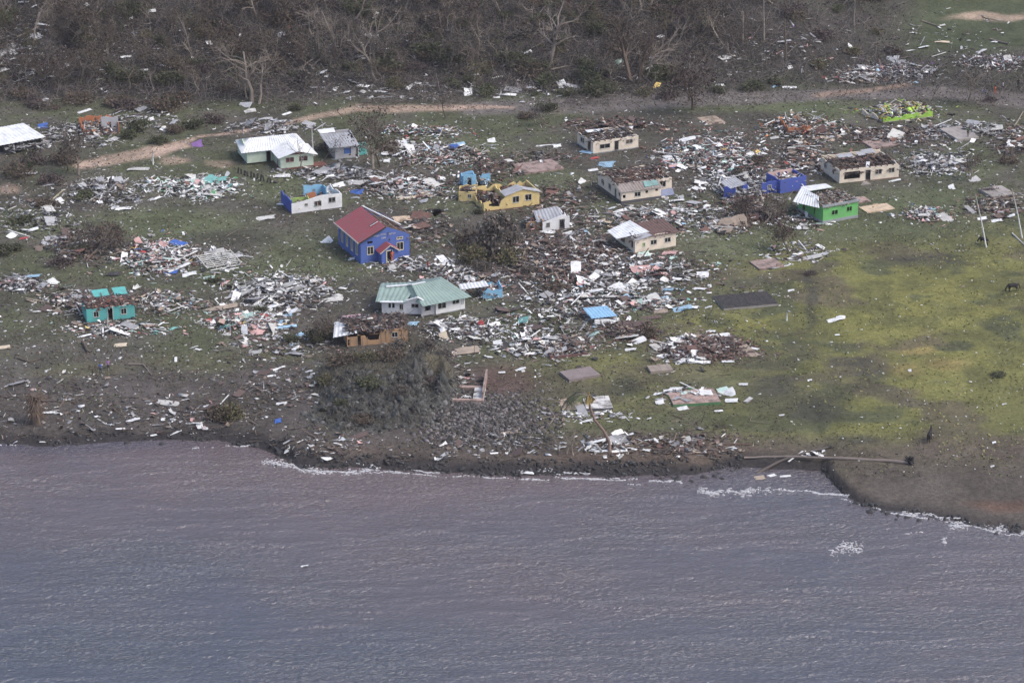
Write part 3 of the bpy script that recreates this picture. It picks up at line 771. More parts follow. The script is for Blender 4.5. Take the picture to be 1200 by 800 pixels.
M_rred = iron('red', (0.30, 0.07, 0.08), 0.45); M_rwht = iron('white', (0.76, 0.77, 0.78), 0.35); M_rgrn = iron('green', (0.27, 0.36, 0.32), 0.35); M_rgry = iron('grey', (0.40, 0.40, 0.42), 0.5); M_rlbl = iron('light_blue', (0.27, 0.48, 0.68), 0.2)
M_plinthr = mat('plinth_red_earth', (0.22, 0.09, 0.07)); M_plinthg = mat('plinth_grey', (0.30, 0.32, 0.34)); M_plinthd = mat('plinth_dark', (0.09, 0.09, 0.10))

# --- blue church
h = House('church', 'blue church with half a red roof and a small red porch', (423, 309), (480, 299.5), 9.6, 3.75, M_blue, 'church', M_framec, base=0.25)
L, D, H = h.L, h.D, h.H; pk = 5.5
h.plinth(M_blue, h=0.24)
sx = h.sx
h.wall((0, 0), (L, 0), [(0, H), (L / 2, pk), (L, H)], [(sx(430.5), sx(438), 1.25, 2.6, 'W'), (sx(431), sx(437), 3.05, 3.45, 'o'), (sx(448), sx(456), .25, 2.3, 'o'), (sx(465), sx(473), 1.25, 2.6, 'W'), (sx(465), sx(472.5), 3.05, 3.45, 'W')])
h.wall((L, D), (0, D), [(0, H), (L / 2, pk), (L, H)])
ops = [(s, s + 0.85, 0.9, 2.9, 'w') for s in (1.1, 3.2, 5.3, 7.3)]
h.wall((0, D - .14), (0, .14), H, ops); h.wall((L, .14), (L, D - .14), H, ops)
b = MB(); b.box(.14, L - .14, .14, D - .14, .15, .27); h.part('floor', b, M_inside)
h.slope((-.55, D + .4, H - .22), (-.55, -.5, H - .22), (L / 2 - .02, -.5, pk + .12), (L / 2 - .02, D + .4, pk + .12), M_rred, pitch=0.6)
# dark plate on the whole slope paints a missing strip's shade; lifted white batten beside
b = MB(); b.hexa([(L / 2 - 1.5, 2.2, pk - .46), (L / 2 - .35, 2.2, pk + .06), (L / 2 - .35, 2.55, pk + .06), (L / 2 - 1.5, 2.55, pk - .46), (L / 2 - 1.5, 2.2, pk - .40), (L / 2 - .35, 2.2, pk + .12), (L / 2 - .35, 2.55, pk + .12), (L / 2 - 1.5, 2.55, pk - .40)]); h.part('roof_gap_shade', b, M_dark)
b = MB(); b.bar((L / 2 - 1.6, 2.1, pk - .38), (L / 2 - .3, 2.1, pk + .2), .1, .06); h.part('batten', b, M_rwht)
b = MB(); b.bar((-.6, D + .4, H - .2), (-.6, -.52, H - .2), .08, .2); h.part('gutter', b, M_frame)
b = MB(); b.bar((-.5, -.47, H - .3), (L / 2, -.47, pk + .03), .07, .22); h.part('barge_board', b, M_dark)
for i in range(11):
    y = .1 + (D - .2) * i / 10
    if i in (3, 7): continue
    b = MB(); b.bar((L / 2 + .05, y, pk - .06), (L + .3, y + random.uniform(-.1, .1), H - .1), .08, .14); h.part('rafter', b, M_woodd)
for k in range(5):
    f = .12 + .2 * k; x = L / 2 + (L / 2) * f; z = pk + (H - pk) * f + .08
    b = MB(); b.bar((x, .1 + random.uniform(0, .8), z), (x + random.uniform(-.3, .3), D - .1 - random.uniform(0, 1.5), z), .07, .06); h.part('purlin', b, M_woodd if k % 2 else M_wood)
b = MB(); b.bar((L / 2 + .2, D + .5, pk + .15), (L - .6, 2.0, H + .9), .22, .06); h.part('ridge_flashing', b, M_rwht)
wreck(h.root, L / 2 + .3, L - .3, .3, D - .3, lambda x, y: H - .9 + (L - x) * .25, 420, P_RUST, tilt=.25, thick=.6)
# marks painted on the gable: three short white words and one below, too small to read
b = MB()
for w0, wn, z in ((sx(438.5), 5, 4.02), (sx(446.5), 5, 4.12), (sx(456), 6, 4.04), (sx(447.5), 4, 3.55)):
    for i in range(wn):
        x = w0 + i * .19
        b.box(x, x + .035, -.02, .001, z, z + .26)
        for q in (random.sample((0, .11, .225), 2)): b.box(x + .036, x + .14, -.02, .001, z + q, z + q + .035)
        if random.random() < .6: b.box(x + .105, x + .14, -.018, .001, z + .04, z + .22)
o = h.part('lettering', b, M_frame, 'small white painted words on the gable'); o['kind'] = 'stuff'
pc = sx(452)
for xx in (pc - 1.35, pc + 1.25):
    b = MB(); b.box(xx, xx + .12, -1.7, -.01, .1, 2.05); h.part('porch_wall', b, M_blue)
b = MB(); b.box(pc - 1.22, pc - .62, -1.7, -1.58, .1, 2.3); b.box(pc + .52, pc + 1.24, -1.7, -1.58, .1, 2.3)
b.hexa([(pc - .615, -1.7, 2.2), (pc + .515, -1.7, 2.2), (pc + .515, -1.58, 2.2), (pc - .615, -1.58, 2.2), (pc - .4, -1.7, 2.75), (pc + .4, -1.7, 2.75), (pc + .4, -1.58, 2.75), (pc - .4, -1.58, 2.75)]); h.part('porch_front', b, M_blue)
b = MB(); b.box(pc - .6, pc - .46, -1.76, -1.5, .12, 2.2); b.box(pc + .36, pc + .5, -1.76, -1.5, .12, 2.2); b.box(pc - .455, pc + .355, -1.76, -1.5, 2.06, 2.2); h.part('door', b, M_framec)
h.slope((pc - 1.75, 0.0, 1.95), (pc - 1.75, -2.0, 1.95), (pc, -2.0, 3.1), (pc, 0.0, 3.1), M_rred, 'porch_roof'); h.slope((pc + 1.65, -2.0, 2.0), (pc + 1.65, 0.0, 2.0), (pc + .01, 0.0, 3.1), (pc + .01, -2.0, 3.1), M_rred, 'porch_roof')
b = MB(); b.bar((pc - 1.7, -2.03, 1.9), (pc, -2.03, 3.05), .05, .14); b.bar((pc, -2.032, 3.05), (pc + 1.6, -2.032, 1.95), .05, .14); h.part('barge_board', b, M_frame)
b = MB(); b.box(pc - 1.3, pc + 1.3, -3.0, -1.77, -.5, .1); h.part('step', b, mat('worn_step', (0.16, 0.09, 0.09)))

# --- pale green house, two wings, white roof
h = House('house', 'pale green house with white iron roof and two front windows', (329, 199.5), (367.5, 195.5), 6.5, 2.5, M_pgreen, frame_m=M_frame, base=0.3)
L, D, H = h.L, h.D, h.H; sx = h.sx; pk = H + 0.75
h.plinth(M_plinthr)
h.wall((0, 0), (L, 0), [(0, H), (L / 2, pk), (L, H)], [(sx(335), sx(345), 1.2, 2.15, 'w', M_maroon), (sx(350.5), sx(361), 1.2, 2.15, 'w', M_maroon)])
h.wall((0, D), (0, .14), H, [(4.2, 5.2, .3, 2.2, 'd')]); h.wall((L, .14), (L, D), H)
b = MB(); b.hexa([(0, -.05, H + .02), (L, -.05, H + .02), (L, -.005, H + .02), (0, -.005, H + .02), (L / 2 - .3, -.05, pk - .05), (L / 2 + .3, -.05, pk - .05), (L / 2 + .3, -.005, pk - .05), (L / 2 - .3, -.005, pk - .05)]); h.part('gable_panel', b, M_maroon)
h.slope((-.6, D - 1, H - .12), (-.6, -.75, H - .12), (L / 2, -.75, pk + .08), (L / 2, D - 1, pk + .08), M_rwht); h.slope((L + .6, -.75, H - .12), (L + .6, D - 1, H - .12), (L / 2 + .01, D - 1, pk + .08), (L / 2 + .01, -.75, pk + .08), M_rwht)
x0, x1, y0, y1 = -4.6, L - .1, 4.6, 11.0; ym = (y0 + y1) / 2; p2 = H + 1.15
h.wall((x0, y0), (-.15, y0), H, [(3.3, 4.2, .3, 2.2, 'd')]); h.wall((x1, y1), (x0, y1), H); h.wall((x0, y1 - .14), (x0, y0 + .14), [(0, H), (3.06, p2), (6.12, H)]); h.wall((x1, y0 + 2.1), (x1, y1 - .14), H)
h.slope((x0 - 1.1, y0 - .6, H - .1), (x1 + .3, y0 - .6, H - .1), (x1 - 1.2, ym, p2), (x0 + 1.3, ym, p2), M_rwht); h.slope((x1 + .3, y1 + .4, H - .1), (x0 - .3, y1 + .4, H - .1), (x0 + 1.3, ym + .02, p2), (x1 - 1.2, ym + .02, p2), M_rwht)
h.slope((x1 + .31, y0 - .6, H - .1), (x1 + .31, y1 + .4, H - .1), (x1 - 1.18, ym + .01, p2), (x1 - 1.18, ym, p2), M_rwht)
h.slope((x0 - .31, y1 + .4, H - .1), (x0 - 1.11, y0 - .6, H - .1), (x0 + 1.28, ym, p2), (x0 + 1.28, ym + .01, p2), M_rwht)
b = MB(); b.box(L + .1, L + 2.2, -.4, 1.6, -.5, .25); h.part('step', b, M_plinthr)

# --- small grey house with blue shutter
h = House('house', 'small grey house with blue shutters and a weathered grey roof', (393, 187), (421, 184), 6.0, 2.3, M_gwall)
L, D, H = h.L, h.D, h.H; sx = h.sx
h.plinth(M_plinthg); h.shell([(sx(402.5), sx(412), .7, 1.9, 'b', M_navy), (sx(417), sx(420), .12, 1.9, 'd')], rtop=[(0, H), (D - .28, H + .9)], ltop=[(0, H + .9), (D - .28, H)], btop=H + .9)
h.slope((-1.0, -.35, H - .1), (L + .1, -.35, H - .1), (L - .6, D * .75, H + .85), (-1.4, D * .8, H + .9), M_rgry)
b = MB(); b.box(L + .02, L + 1.6, 1.0, 1.12, 0, 2.2); h.part('side_panel', b, M_teal)
b = MB(); b.hexa([(-1.3, D * .8, H + .95), (1.4, D * .8, H + .95), (1.5, D + .2, H + 1.3), (-1.4, D + .3, H + 1.2), (-1.3, D * .8, H + 1.0), (1.4, D * .8, H + 1.0), (1.5, D + .2, H + 1.35), (-1.4, D + .3, H + 1.25)]); h.part('loose_roof_sheet', b, M_rwht)

# --- roofless white house
h = House('house', 'roofless white house with blue and green inner walls showing', (342, 251), (401, 243.5), 5.6, 2.45, M_wht)
L, D, H = h.L, h.D, h.H; sx = h.sx
h.plinth(M_plinthd)
h.shell([(sx(357), sx(361), 1.05, 1.6, 'w'), (sx(368), sx(377), .75, 1.75, 'w', M_woodd), (sx(385), sx(393.5), 1.05, 2.05, 'w')], top=[(0, 1.75), (L * .25, 2.0), (L * .58, 2.6), (L, 2.45)], btop=[(0, 2.2), (L * .4, 2.3), (L * .41, .6), (L, .5)], jag=.5, lm=M_dbl)
h.wall((.2, 3.0), (3.4, 3.0), 1.7, (), M_sgreen, jag=.4, name='partition'); h.wall((3.5, 2.6), (5.0, 2.6), 2.4, (), M_org, jag=.5, name='partition'); h.wall((3.4, .2), (3.4, 2.4), 2.2, (), M_sgreen, jag=.4, name='partition')
h.wall((3.7, 4.9), (6.9, 4.9), 2.9, [(1.4, 2.0, .8, 2.1, 'o')], M_lbl, jag=.3, name='partition'); h.wall((6.9, 4.9), (6.9, 3.0), 2.8, (), M_lbl, jag=.5, name='partition')
wreck(h.root, .3, L - .3, .4, D - .4, lambda x, y: .3 + .6 * vnoise(x, y, 3), 260, P_MIX, tilt=.3, thick=.7)

# --- light blue ruin and small yellow ruin behind the yellow house
h = House('ruin', 'two light blue wall fragments with a dark doorway', (543, 219), (558, 218.5), 2.4, 2.1, M_lbl)
h.plinth(M_plinthg); h.shell([(.7, 1.4, .12, 1.7, 'o')], jag=.6)
h.wall((h.L + .9, .6), (h.L + 2.6, .6), 1.9, (), M_lbl, jag=.8); wreck(h.root, .2, h.L + 2.4, .4, 2.2, lambda x, y: .3, 90, P_MIX, thick=.9)
h = House('ruin', 'small yellow block with one square window and no roof', (537.5, 236), (558.5, 236.5), 3.0, 1.7, M_yel)
h.plinth(M_plinthg); h.shell([(h.sx(548), h.sx(552.5), .55, 1.3, 'w')], jag=.4, btop=2.0); wreck(h.root, .2, h.L - .2, .3, 2.7, lambda x, y: 1.0, 80, P_RUST, thick=.8)
# --- yellow house
h = House('house', 'yellow house with grey gable and its left half broken open', (567, 248), (632, 240.5), 6.0, 2.45, M_yel)
L, D, H = h.L, h.D, h.H; sx = h.sx
h.plinth(mat('plinth_maroon', (.16, .07, .065)))
xs = sx(593)
h.wall((0, 0), (L, 0), [(0, 1.5), (1.1, 1.75), (1.35, .7), (sx(585), .6), (sx(587), 1.5), (xs - .2, 2.0), (xs, H), ((xs + L) / 2, H + .75), (L, H)], [(.9, 1.35, .8, 1.25, 'o'), (sx(600.5), sx(608.5), .9, 2.05, 'W'), (sx(615), sx(623), 1.05, 2.15, 'w')])
h.wall((L, D), (0, D), H, (), jag=1.0); h.wall((L, .14), (L, D - .14), H); h.wall((0, D - .14), (0, .14), 1.4, (), jag=.7); h.wall((xs, D - .15), (xs, .15), H, (), jag=.6, name='partition')
h.slope((xs - .3, 2.5, H - .1), (xs - .3, -.25, H - .1), ((xs + L) / 2, -.25, H + .8), ((xs + L) / 2, 2.5, H + .75), M_rgry); h.slope((L + .3, -.25, H - .1), (L + .3, 1.5, H - .1), ((xs + L) / 2 + .01, 1.5, H + .75), ((xs + L) / 2 + .01, -.25, H + .8), M_rgry)
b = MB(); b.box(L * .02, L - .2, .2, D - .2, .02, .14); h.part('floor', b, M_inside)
wreck(h.root, .2, L - .3, .6, D - .2, lambda x, y: .3 + 1.3 * vnoise(x / 2, y / 2, 9), 420, P_RUST, tilt=.3, thick=.8)

# --- small white gabled ruin
h = House('ruin', 'small white gabled ruin with a yellow side and broken grey roof', (636, 271), (667.5, 268), 4.6, 2.1, M_wht)
L, D, H = h.L, h.D, h.H; sx = h.sx
h.plinth(M_plinthd)
h.shell([(sx(640), sx(644.5), .6, 1.5, 'w'), (sx(655), sx(662), .12, 1.85, 'd')], top=[(0, 1.6), (L * .8, 2.5), (L, 1.9)], lm=M_orn, jag=.5)
h.slope((-.8, .4, H - .5), (L - 1.0, .2, H + .1), (L - .8, D * .7, H + .8), (-.2, D * .8, H + .3), M_rgry)
h.wall((-2.2, 1.6), (-.1, .8), 1.6, (), M_orn, jag=.5)
wreck(h.root, -2, L - .3, .5, D, lambda x, y: .4, 150, P_MIX, thick=1.2)

# --- farthest cream house
h = House('house', 'farthest cream house near the road, roof torn off, dark wide window', (695, 180.5), (748, 173), 6.3, 2.15, M_cream)
L, D, H = h.L, h.D, h.H; sx = h.sx
h.plinth(M_plinthg); h.shell([(sx(702.5), sx(715), .65, 1.55, 'W'), (sx(719.5), sx(725), .12, 1.85, 'd'), (sx(733), sx(741.5), .95, 1.75, 'w', M_woodd)], [(1.0, 2.6, .7, 1.7, 'W'), (3.8, 5.2, .12, 1.8, 'o')], jag=.25)
h.ruin_roof(H + .55, 380, pal(woodd=6, brown=5, wood=3, grey=3, off=1, dark=3), low=.6)
b = MB(); b.hexa([(.6, 3.6, H + .55), (3.6, 3.2, H + .5), (3.8, 4.3, H + .6), (.7, 4.8, H + .6), (.6, 3.6, H + .59), (3.6, 3.2, H + .54), (3.8, 4.3, H + .64), (.7, 4.8, H + .64)]); h.part('loose_roof_sheet', b, M_rwht)

# --- largest cream house
h = House('house', 'largest cream house with rusty collapsed roof and a low front extension', (723, 235.5), (787, 226.5), 7.6, 2.75, M_cream)
L, D, H = h.L, h.D, h.H; sx = h.sx
h.plinth(M_plinthd, h=.5, y0=-1.7, x1=sx(769)); h.base = .15
xe = sx(769); he = 2.1
h.wall((xe + .02, 0), (L, 0), H, [(.5, 1.7, 1.3, 2.4, 'w')]); h.wall((L, .14), (L, D - .14), [(0, H), (D / 2, H + .3), (D - .28, H)], (), jag=.4); h.wall((L, D), (0, D), H, (), jag=.5)
h.wall((0, D - .14), (0, 0), [(0, H), (D * .45, H + .4), (D - .14, H - .1)], [(1.2, 2.4, 1.0, 2.0, 'w'), (4.0, 5.1, 1.0, 2.1, 'w'), (6.5, 7.3, .2, 2.0, 'd')])
h.base = .5
h.wall((0, -1.7), (xe, -1.7), he, [(.25, .75, .95, 1.5, 'o'), (sx(738) , sx(745.5), .9, 1.75, 'W'), (sx(751), sx(754), 1.3, 1.75, 'o'), (sx(762.5), sx(765.5), 1.4, 1.8, 'o')]); h.wall((xe, -1.56), (xe, -.01), [(0, he), (1.55, H - .2)]); h.wall((0, -.01), (0, -1.56), [(0, H - .2), (1.55, he)], [(.5, 1.1, 1.0, 1.7, 'o')])
h.slope((-.2, -2.0, he - .02), (xe + .2, -2.0, he - .02), (xe + .2, .4, H + .05), (-.2, .4, H + .05), mat('iron_brownish', (.30, .26, .24), dirt=.6, dirtcol=(.15, .11, .09)), 'extension_roof')
b = MB(); b.hexa([(xe - 2.8, -1.5, he + .2), (xe - .2, -1.4, he + .22), (xe - .1, -.2, H + .0), (xe - 2.5, -.1, H + .02), (xe - 2.8, -1.5, he + .25), (xe - .2, -1.4, he + .27), (xe - .1, -.2, H + .05), (xe - 2.5, -.1, H + .07)]); h.part('loose_roof_sheet', b, mat('dull_teal', (.22, .38, .36), dirt=.5), 'teal loose roof sheet')
b = MB(); b.hexa([(xe + .1, -1.2, .1), (L, -1.0, .1), (L, -.3, 1.0), (xe + .1, -.3, 1.0), (xe + .1, -1.26, .14), (L, -1.06, .14), (L, -.36, 1.06), (xe + .1, -.36, 1.06)]); h.part('leaning_panel', b, mat('blue_grey_panel', (.22, .25, .36)))
h.base = .15
h.ruin_roof(H + .8, 800, P_RUST, low=.6, nr=11)
# --- cream house with a white sheet
h = House('house', 'cream house with one big white roof sheet and rusty roof on the right', (744, 297), (792, 288), 6.8, 2.4, M_cream)
L, D, H = h.L, h.D, h.H; sx = h.sx
h.plinth(mat('plinth_green', (.10, .22, .17)))
h.shell([(sx(752.5), sx(756), .85, 1.6, 'b', M_sgreen), (sx(762), sx(769.5), .95, 1.8, 'W'), (sx(778.5), sx(786), .95, 1.8, 'W')], [(5.2, 6.0, .6, 1.7, 'o'), (1.5, 3.2, .5, 1.8, 'o')], top=[(0, 2.0), (L * .55, 2.65), (L, 2.45)], jag=.3)
h.slope((L * .35, -.3, 2.55), (L + .5, -.35, 2.5), (L + .4, D * .75, 3.1), (L * .3, D * .75, 3.0), mat('iron_rust', (.15, .092, .08), dirt=.75, dirtcol=(.075, .06, .055), scale=1.4))
h.slope((-2.3, 1.8, 2.2), (L * .42, 1.0, 2.85), (L * .28, D * .85, 3.35), (-2.5, D * .7, 2.6), M_rwht, label='big white roof sheet')
b = MB(); b.hexa([(.1, -.2, 2.1), (L * .4, -.2, 2.6), (L * .36, 1.2, 2.7), (-.2, 1.5, 2.2), (.1, -.2, 2.16), (L * .4, -.2, 2.66), (L * .36, 1.2, 2.76), (-.2, 1.5, 2.26)]); h.part('loose_roof_sheet', b, M_rgry)
wreck(h.root, .2, L - .2, .5, D - .3, lambda x, y: 1.6, 260, P_RUST, thick=1.0)

# --- roofless cream house on the right
h = House('house', 'long roofless cream house with brown timbers and a wide open front', (983.5, 215), (1053, 208), 7.6, 2.4, M_cream)
L, D, H = h.L, h.D, h.H; sx = h.sx
h.plinth(mat('plinth_brown', (.22, .13, .10)))
h.shell([(sx(989), sx(1007.5), .65, 1.95, 'o'), (sx(1013.5), sx(1020), .12, 2.0, 'd'), (sx(1025), sx(1033), .95, 1.9, 'w'), (sx(1041), sx(1048), .95, 1.9, 'W')], [(1.2, 2.2, .9, 1.8, 'w'), (4.5, 5.3, .9, 1.8, 'o')], jag=.25, btop=2.7)
h.ruin_roof(H + .5, 700, pal(woodd=6, brown=6, rust=3, wood=3, woodl=1.3, dark=2), low=1.0, nr=11)
for x, y, w, d in ((2.2, 4.6, 2.6, 1.6), (5.9, 5.4, 1.2, 1.0), (7.2, 6.0, 2.0, 1.3)):
    b = MB(); b.hexa([(x, y, 2.6), (x + w, y - .1, 2.7), (x + w, y + d, 3.0), (x - .2, y + d, 2.9), (x, y, 2.65), (x + w, y - .1, 2.75), (x + w, y + d, 3.05), (x - .2, y + d, 2.95)]); h.part('loose_roof_sheet', b, M_rgry)
b = MB(); b.hexa([(4.9, .5, 1.9), (5.4, .4, 1.9), (5.9, .9, 3.0), (5.3, 1.1, 3.0), (4.9, .56, 1.9), (5.4, .46, 1.9), (5.9, .96, 3.0), (5.3, 1.16, 3.0)]); h.part('leaning_panel', b, M_rwht)
b = MB(); b.box(.7, 4.9, -1.9, -.1, -.4, .1); h.part('veranda_slab', b, M_conc)

# --- bright green house
h = House('house', 'bright green house with grey base and torn white roof edge', (964, 262.5), (1005, 255), 7.2, 2.75, M_green, frame_m=M_green)
L, D, H = h.L, h.D, h.H; sx = h.sx
h.base = .5; h.plinth(M_plinthg)
h.shell([(sx(974), sx(981.5), 1.15, 2.05, 'W'), (sx(991.5), sx(998), 1.3, 2.2, 'W')], [(1.0, 1.8, .5, 2.2, 'o'), (4.3, 4.9, .7, 2.1, 'W')], jag=.15, btop=3.0)
b = MB(); b.box(-.2, L + .1, -.2, -.02, H + .02, H + .4); h.part('fascia', b, M_plinthg)
h.slope((-2.6, 5.0, H - .1), (-.5, .4, H - .1), (1.0, 3.0, H + .9), (.9, D + .8, H + .9), M_rwht); h.slope((.9, D + 1.0, H + .92), (1.0, D * .8, H + .92), (L - 1.2, D * .8, H + .85), (L - 1.2, D + .6, H + .85), M_rwht, ribs=False)
h.rafters(8, H + .9, M_wood, keep=.8)
wreck(h.root, .3, L - .2, .2, D - .3, lambda x, y: H - .2 + .5 * (1 - np.abs(2 * y / D - 1)), 420, pal(wood=4, woodl=2.4, woodd=5, grey=3, off=2, dark=2), tilt=.25, thick=.3)
# --- dark blue ruin
h = House('ruin', 'dark blue open-topped room with pale pink inner walls', (914, 227), (944.5, 222.5), 4.4, 2.45, M_dbl)
L, D, H = h.L, h.D, h.H; h.plinth(M_plinthd); h.shell(jag=.25)
h.wall((L - .16, D - .16), (.16, D - .16), 2.6, [(1, 1.4, .9, 2.2, 'o'), (2.4, 2.9, .9, 2.2, 'o')], M_pinkw, t=.1, jag=.2, name='partition'); wreck(h.root, .3, L - .3, .3, D - .4, lambda x, y: 1.2, 140, P_PINK, thick=.8)
h.wall((-2.8, 1.2), (-.15, .6), 2.2, [(1.0, 1.7, .8, 1.6, 'w')], M_lbl if False else M_dbl, jag=.3); h.wall((-9.3, 2.4), (-7.8, 1.2), 2.2, (), jag=.9); h.wall((-5.4, 3.2), (-4.4, 3.0), 2.0, (), jag=.6)
h.slope((-8.5, 2.4, 1.5), (-4.6, 3.0, 1.6), (-4.9, 6.2, 1.9), (-8.0, 5.8, 1.7), M_rgry, 'fallen_roof')
wreck(h.root, -9, -.5, .5, 5, lambda x, y: .2, 220, P_GREY, thick=.9)

# --- teal house
h = House('house', 'small teal house with collapsed maroon roof and central doorway', (102, 379), (158.5, 373), 4.4, 2.15, M_teal)
L, D, H = h.L, h.D, h.H; sx = h.sx
h.plinth(M_plinthd); h.shell([(sx(110), sx(116.5), .8, 1.75, 'w'), (sx(126.5), sx(133), .12, 2.12, 'd'), (sx(142), sx(149), .8, 1.75, 'w')], jag=.15)
h.ruin_roof(H + .5, 520, pal(rust=7, brown=5, red=.5, woodd=4, pink=1.4, wood=2, off=.8), low=.3, nr=9)
for x, y, w, d, z in ((1.9, 4.3, 2.3, 1.6, 2.3), (5.0, 4.4, 1.9, 1.9, 2.2)):
    b = MB(); b.hexa([(x, y, z), (x + w, y + .1, z), (x + w - .1, y + d, z + .5), (x - .2, y + d, z + .5), (x, y, z + .06), (x + w, y + .1, z + .06), (x + w - .1, y + d, z + .56), (x - .2, y + d, z + .56)]); h.part('loose_roof_sheet', b, M_teal)

# --- green-roofed house
h = House('house', 'white house under a broad grey-green iron roof with a left wing', (511, 369), (545, 362), 8.2, 2.3, M_wht)
L, D, H = h.L, h.D, h.H; sx = h.sx
h.plinth(M_plinthg); h.shell([(.3, 1.7, .8, 1.9, 'W'), (sx(530), sx(538.5), 1.1, 2.1, 'W'), (sx(540.5), sx(543.5), .9, 2.1, 'b', M_wht)])
pk = H + 1.25; e = H - .15
h.slope((-2.6, -.9, e), (L + .6, -.9, e), (L - 1.5, D * .55, pk), (-1.6, D * .55, pk), M_rgrn, pitch=.6); h.slope((L + .6, D + .6, e), (-2.6, D + .6, e), (-1.6, D * .55 + .02, pk), (L - 1.5, D * .55 + .02, pk), M_rgrn, pitch=.6)
h.slope((L + .61, -.9, e), (L + .61, D + .6, e), (L - 1.48, D * .55 + .02, pk), (L - 1.48, D * .55, pk), M_rgrn, pitch=.6); h.slope((-2.61, D + .6, e), (-2.61, -.9, e), (-1.62, D * .55, pk), (-1.62, D * .55 + .02, pk), M_rgrn, pitch=.6)
b = MB(); b.bar((-1.7, D * .55, pk + .06), (.6, D * .55, pk + .06), .3, .08); h.part('ridge_cap', b, M_rwht)
h.wall((-2.3, .3), (-.02, .3), H, [(.5, 1.6, .8, 1.8, 'o')], m=M_gwall)
h2 = h
inv = h.root.matrix_basis.inverted() if False else None
th = h.root.rotation_euler.z
def loc2(px, py):
    p = at(px, py) - h.root.location
    return (p.x * math.cos(-th) - p.y * math.sin(-th), p.x * math.sin(-th) + p.y * math.cos(-th))
a0, a1 = loc2(447.5, 368.5), loc2(498, 369.5)
A = Vector((*a0, 0)); B = Vector((*a1, 0)); dv = (B - A).normalized(); nv = Vector((-dv.y, dv.x, 0)); WL = (B - A).length
Q = lambda s, w, z: tuple(A + dv * s + nv * w + Vector((0, 0, z)))
h.wall(a0, a1, [(0, 2.1), (WL * .55, 2.15), (WL * .56, 2.3), (WL * .8, 2.75), (WL, 2.2)], [(1.0, 1.35, 1.0, 1.75, 'o'), (1.55, 1.9, 1.0, 1.75, 'o'), (2.6, 3.2, .7, 1.7, 'w'), (WL * .68, WL * .86, 1.1, 1.8, 'W')])
b_ = Q(0, 4.5, 0); h.wall(b_[:2], Q(0, .14, 0)[:2], 2.1); h.wall(Q(WL, .14, 0)[:2], Q(WL, 3, 0)[:2], 2.1, m=M_gwall)
h.slope(Q(-.9, -.3, 2.05), Q(WL * .55, -.35, 2.05), Q(WL * .75, 4.3, 3.15), Q(-.7, 3.4, 2.9), M_rgrn, 'wing_roof', pitch=.6)
h.slope(Q(WL * .75, 8.2, 2.1), Q(-.9, 7.6, 2.0), Q(-.7, 3.42, 2.92), Q(WL * .75, 4.32, 3.17), M_rgrn, 'wing_roof', pitch=.6)
b = MB(); b.bar(Q(.3, 3.5, 3.02), Q(WL * .62, 4.1, 3.2), .5, .08); h.part('ridge_cap', b, M_rwht)
b = MB(); b.bar(Q(-.2, -.35, 2.1), Q(WL * .5, -.4, 2.15), .5, .06); h.part('eave_sheet', b, M_rwht)
b = MB(); b.bar(Q(WL * .58, -.3, 2.4), Q(WL * .84, -.3, 2.95), .4, .07); b.bar(Q(WL * .84, -.32, 2.95), Q(WL, -.3, 2.4), .4, .07); h.part('barge_board', b, M_rwht)

# --- orange wooden house
h = House('house', 'orange wooden house under a smashed brown roof with tilted white sheet', (407, 407), (478, 400.5), 6.2, 2.2, M_orn)
L, D, H = h.L, h.D, h.H; sx = h.sx
h.plinth(M_plinthd); h.shell([(.1, .35, .2, 1.2, 'o'), (1.5, 2.0, .12, 1.7, 'o'), (sx(433), sx(444), .8, 1.7, 'o'), (sx(459), sx(466.5), .95, 1.8, 'W')], top=[(0, 1.5), (2.6, 1.6), (3.0, .9), (sx(444), 1.0), (sx(446), H), (L, H + .1)], jag=.5)
for s in (.5, 1.3, 2.2, 2.9, 4.9, 5.6, 6.4, 7.9): 
    b = MB(); b.box(s, s + .07, -.04, -.002, .12, 1.45 if s < 4 else H - .1); h.part('board', b, M_wood)
h.ruin_roof(H + .9, 900, pal(woodd=8, brown=6, wood=3, dark=4, rust=2, grey=1.5, off=.5), low=.3, nr=10)
h.slope((-2.0, .2, 1.6), (1.4, -.2, 2.2), (2.2, 3.2, 3.0), (-1.2, 3.9, 2.5), M_rwht, label='tilted white roof sheet'); h.slope((-.6, 3.9, 2.55), (2.2, 3.25, 3.0), (2.8, 4.8, 3.1), (.2, 5.4, 2.8), mat('iron_pinkish', (.44, .30, .32), dirt=.4), label='pinkish roof sheet')

# --- smaller wrecks
def low_ruin(label, p0, p1, D, H, wm, palette, n, slab=M_conc, jag=.6, sides=(1, 1, 1, 1), name='ruin', thick=.8):
    h = House(name, label, p0, p1, D, H, wm); L = h.L
    h.plinth(slab)
    if sides[0]: h.wall((0, 0), (L, 0), H, (), jag=jag)
    if sides[1]: h.wall((0, D - .14), (0, .14), H, (), jag=jag)
    if sides[2]: h.wall((L, D), (0, D), H, (), jag=jag)
    if sides[3]: h.wall((L, .14), (L, D - .14), H, (), jag=jag)
    wreck(h.root, .2, L - .2, .2, D - .2, lambda x, y: .15 + .4 * vnoise(x, y, 4), n, palette, thick=thick, tilt=.3)
    return h
h = low_ruin('lime green ruin with low walls full of pale wreckage', (1035, 143.5), (1093, 137), 6.5, 1.15, M_lime, P_LIME, 420, jag=.8, sides=(1, 0, 0, 1), thick=1.2)
h.wall((-1.6, 5.2), (-.3, 1.5), 1.3, (), M_cream, jag=.8); h.wall((h.L - 3.5, 5.5), (1.5, 6.3), 1.3, (), M_cream, jag=1.0)
h = low_ruin('flattened wreck with a curved orange wall', (923, 157), (950, 155), 5.0, 1.5, M_org, P_ORANGE, 260, jag=.7, sides=(1, 1, 0, 0))
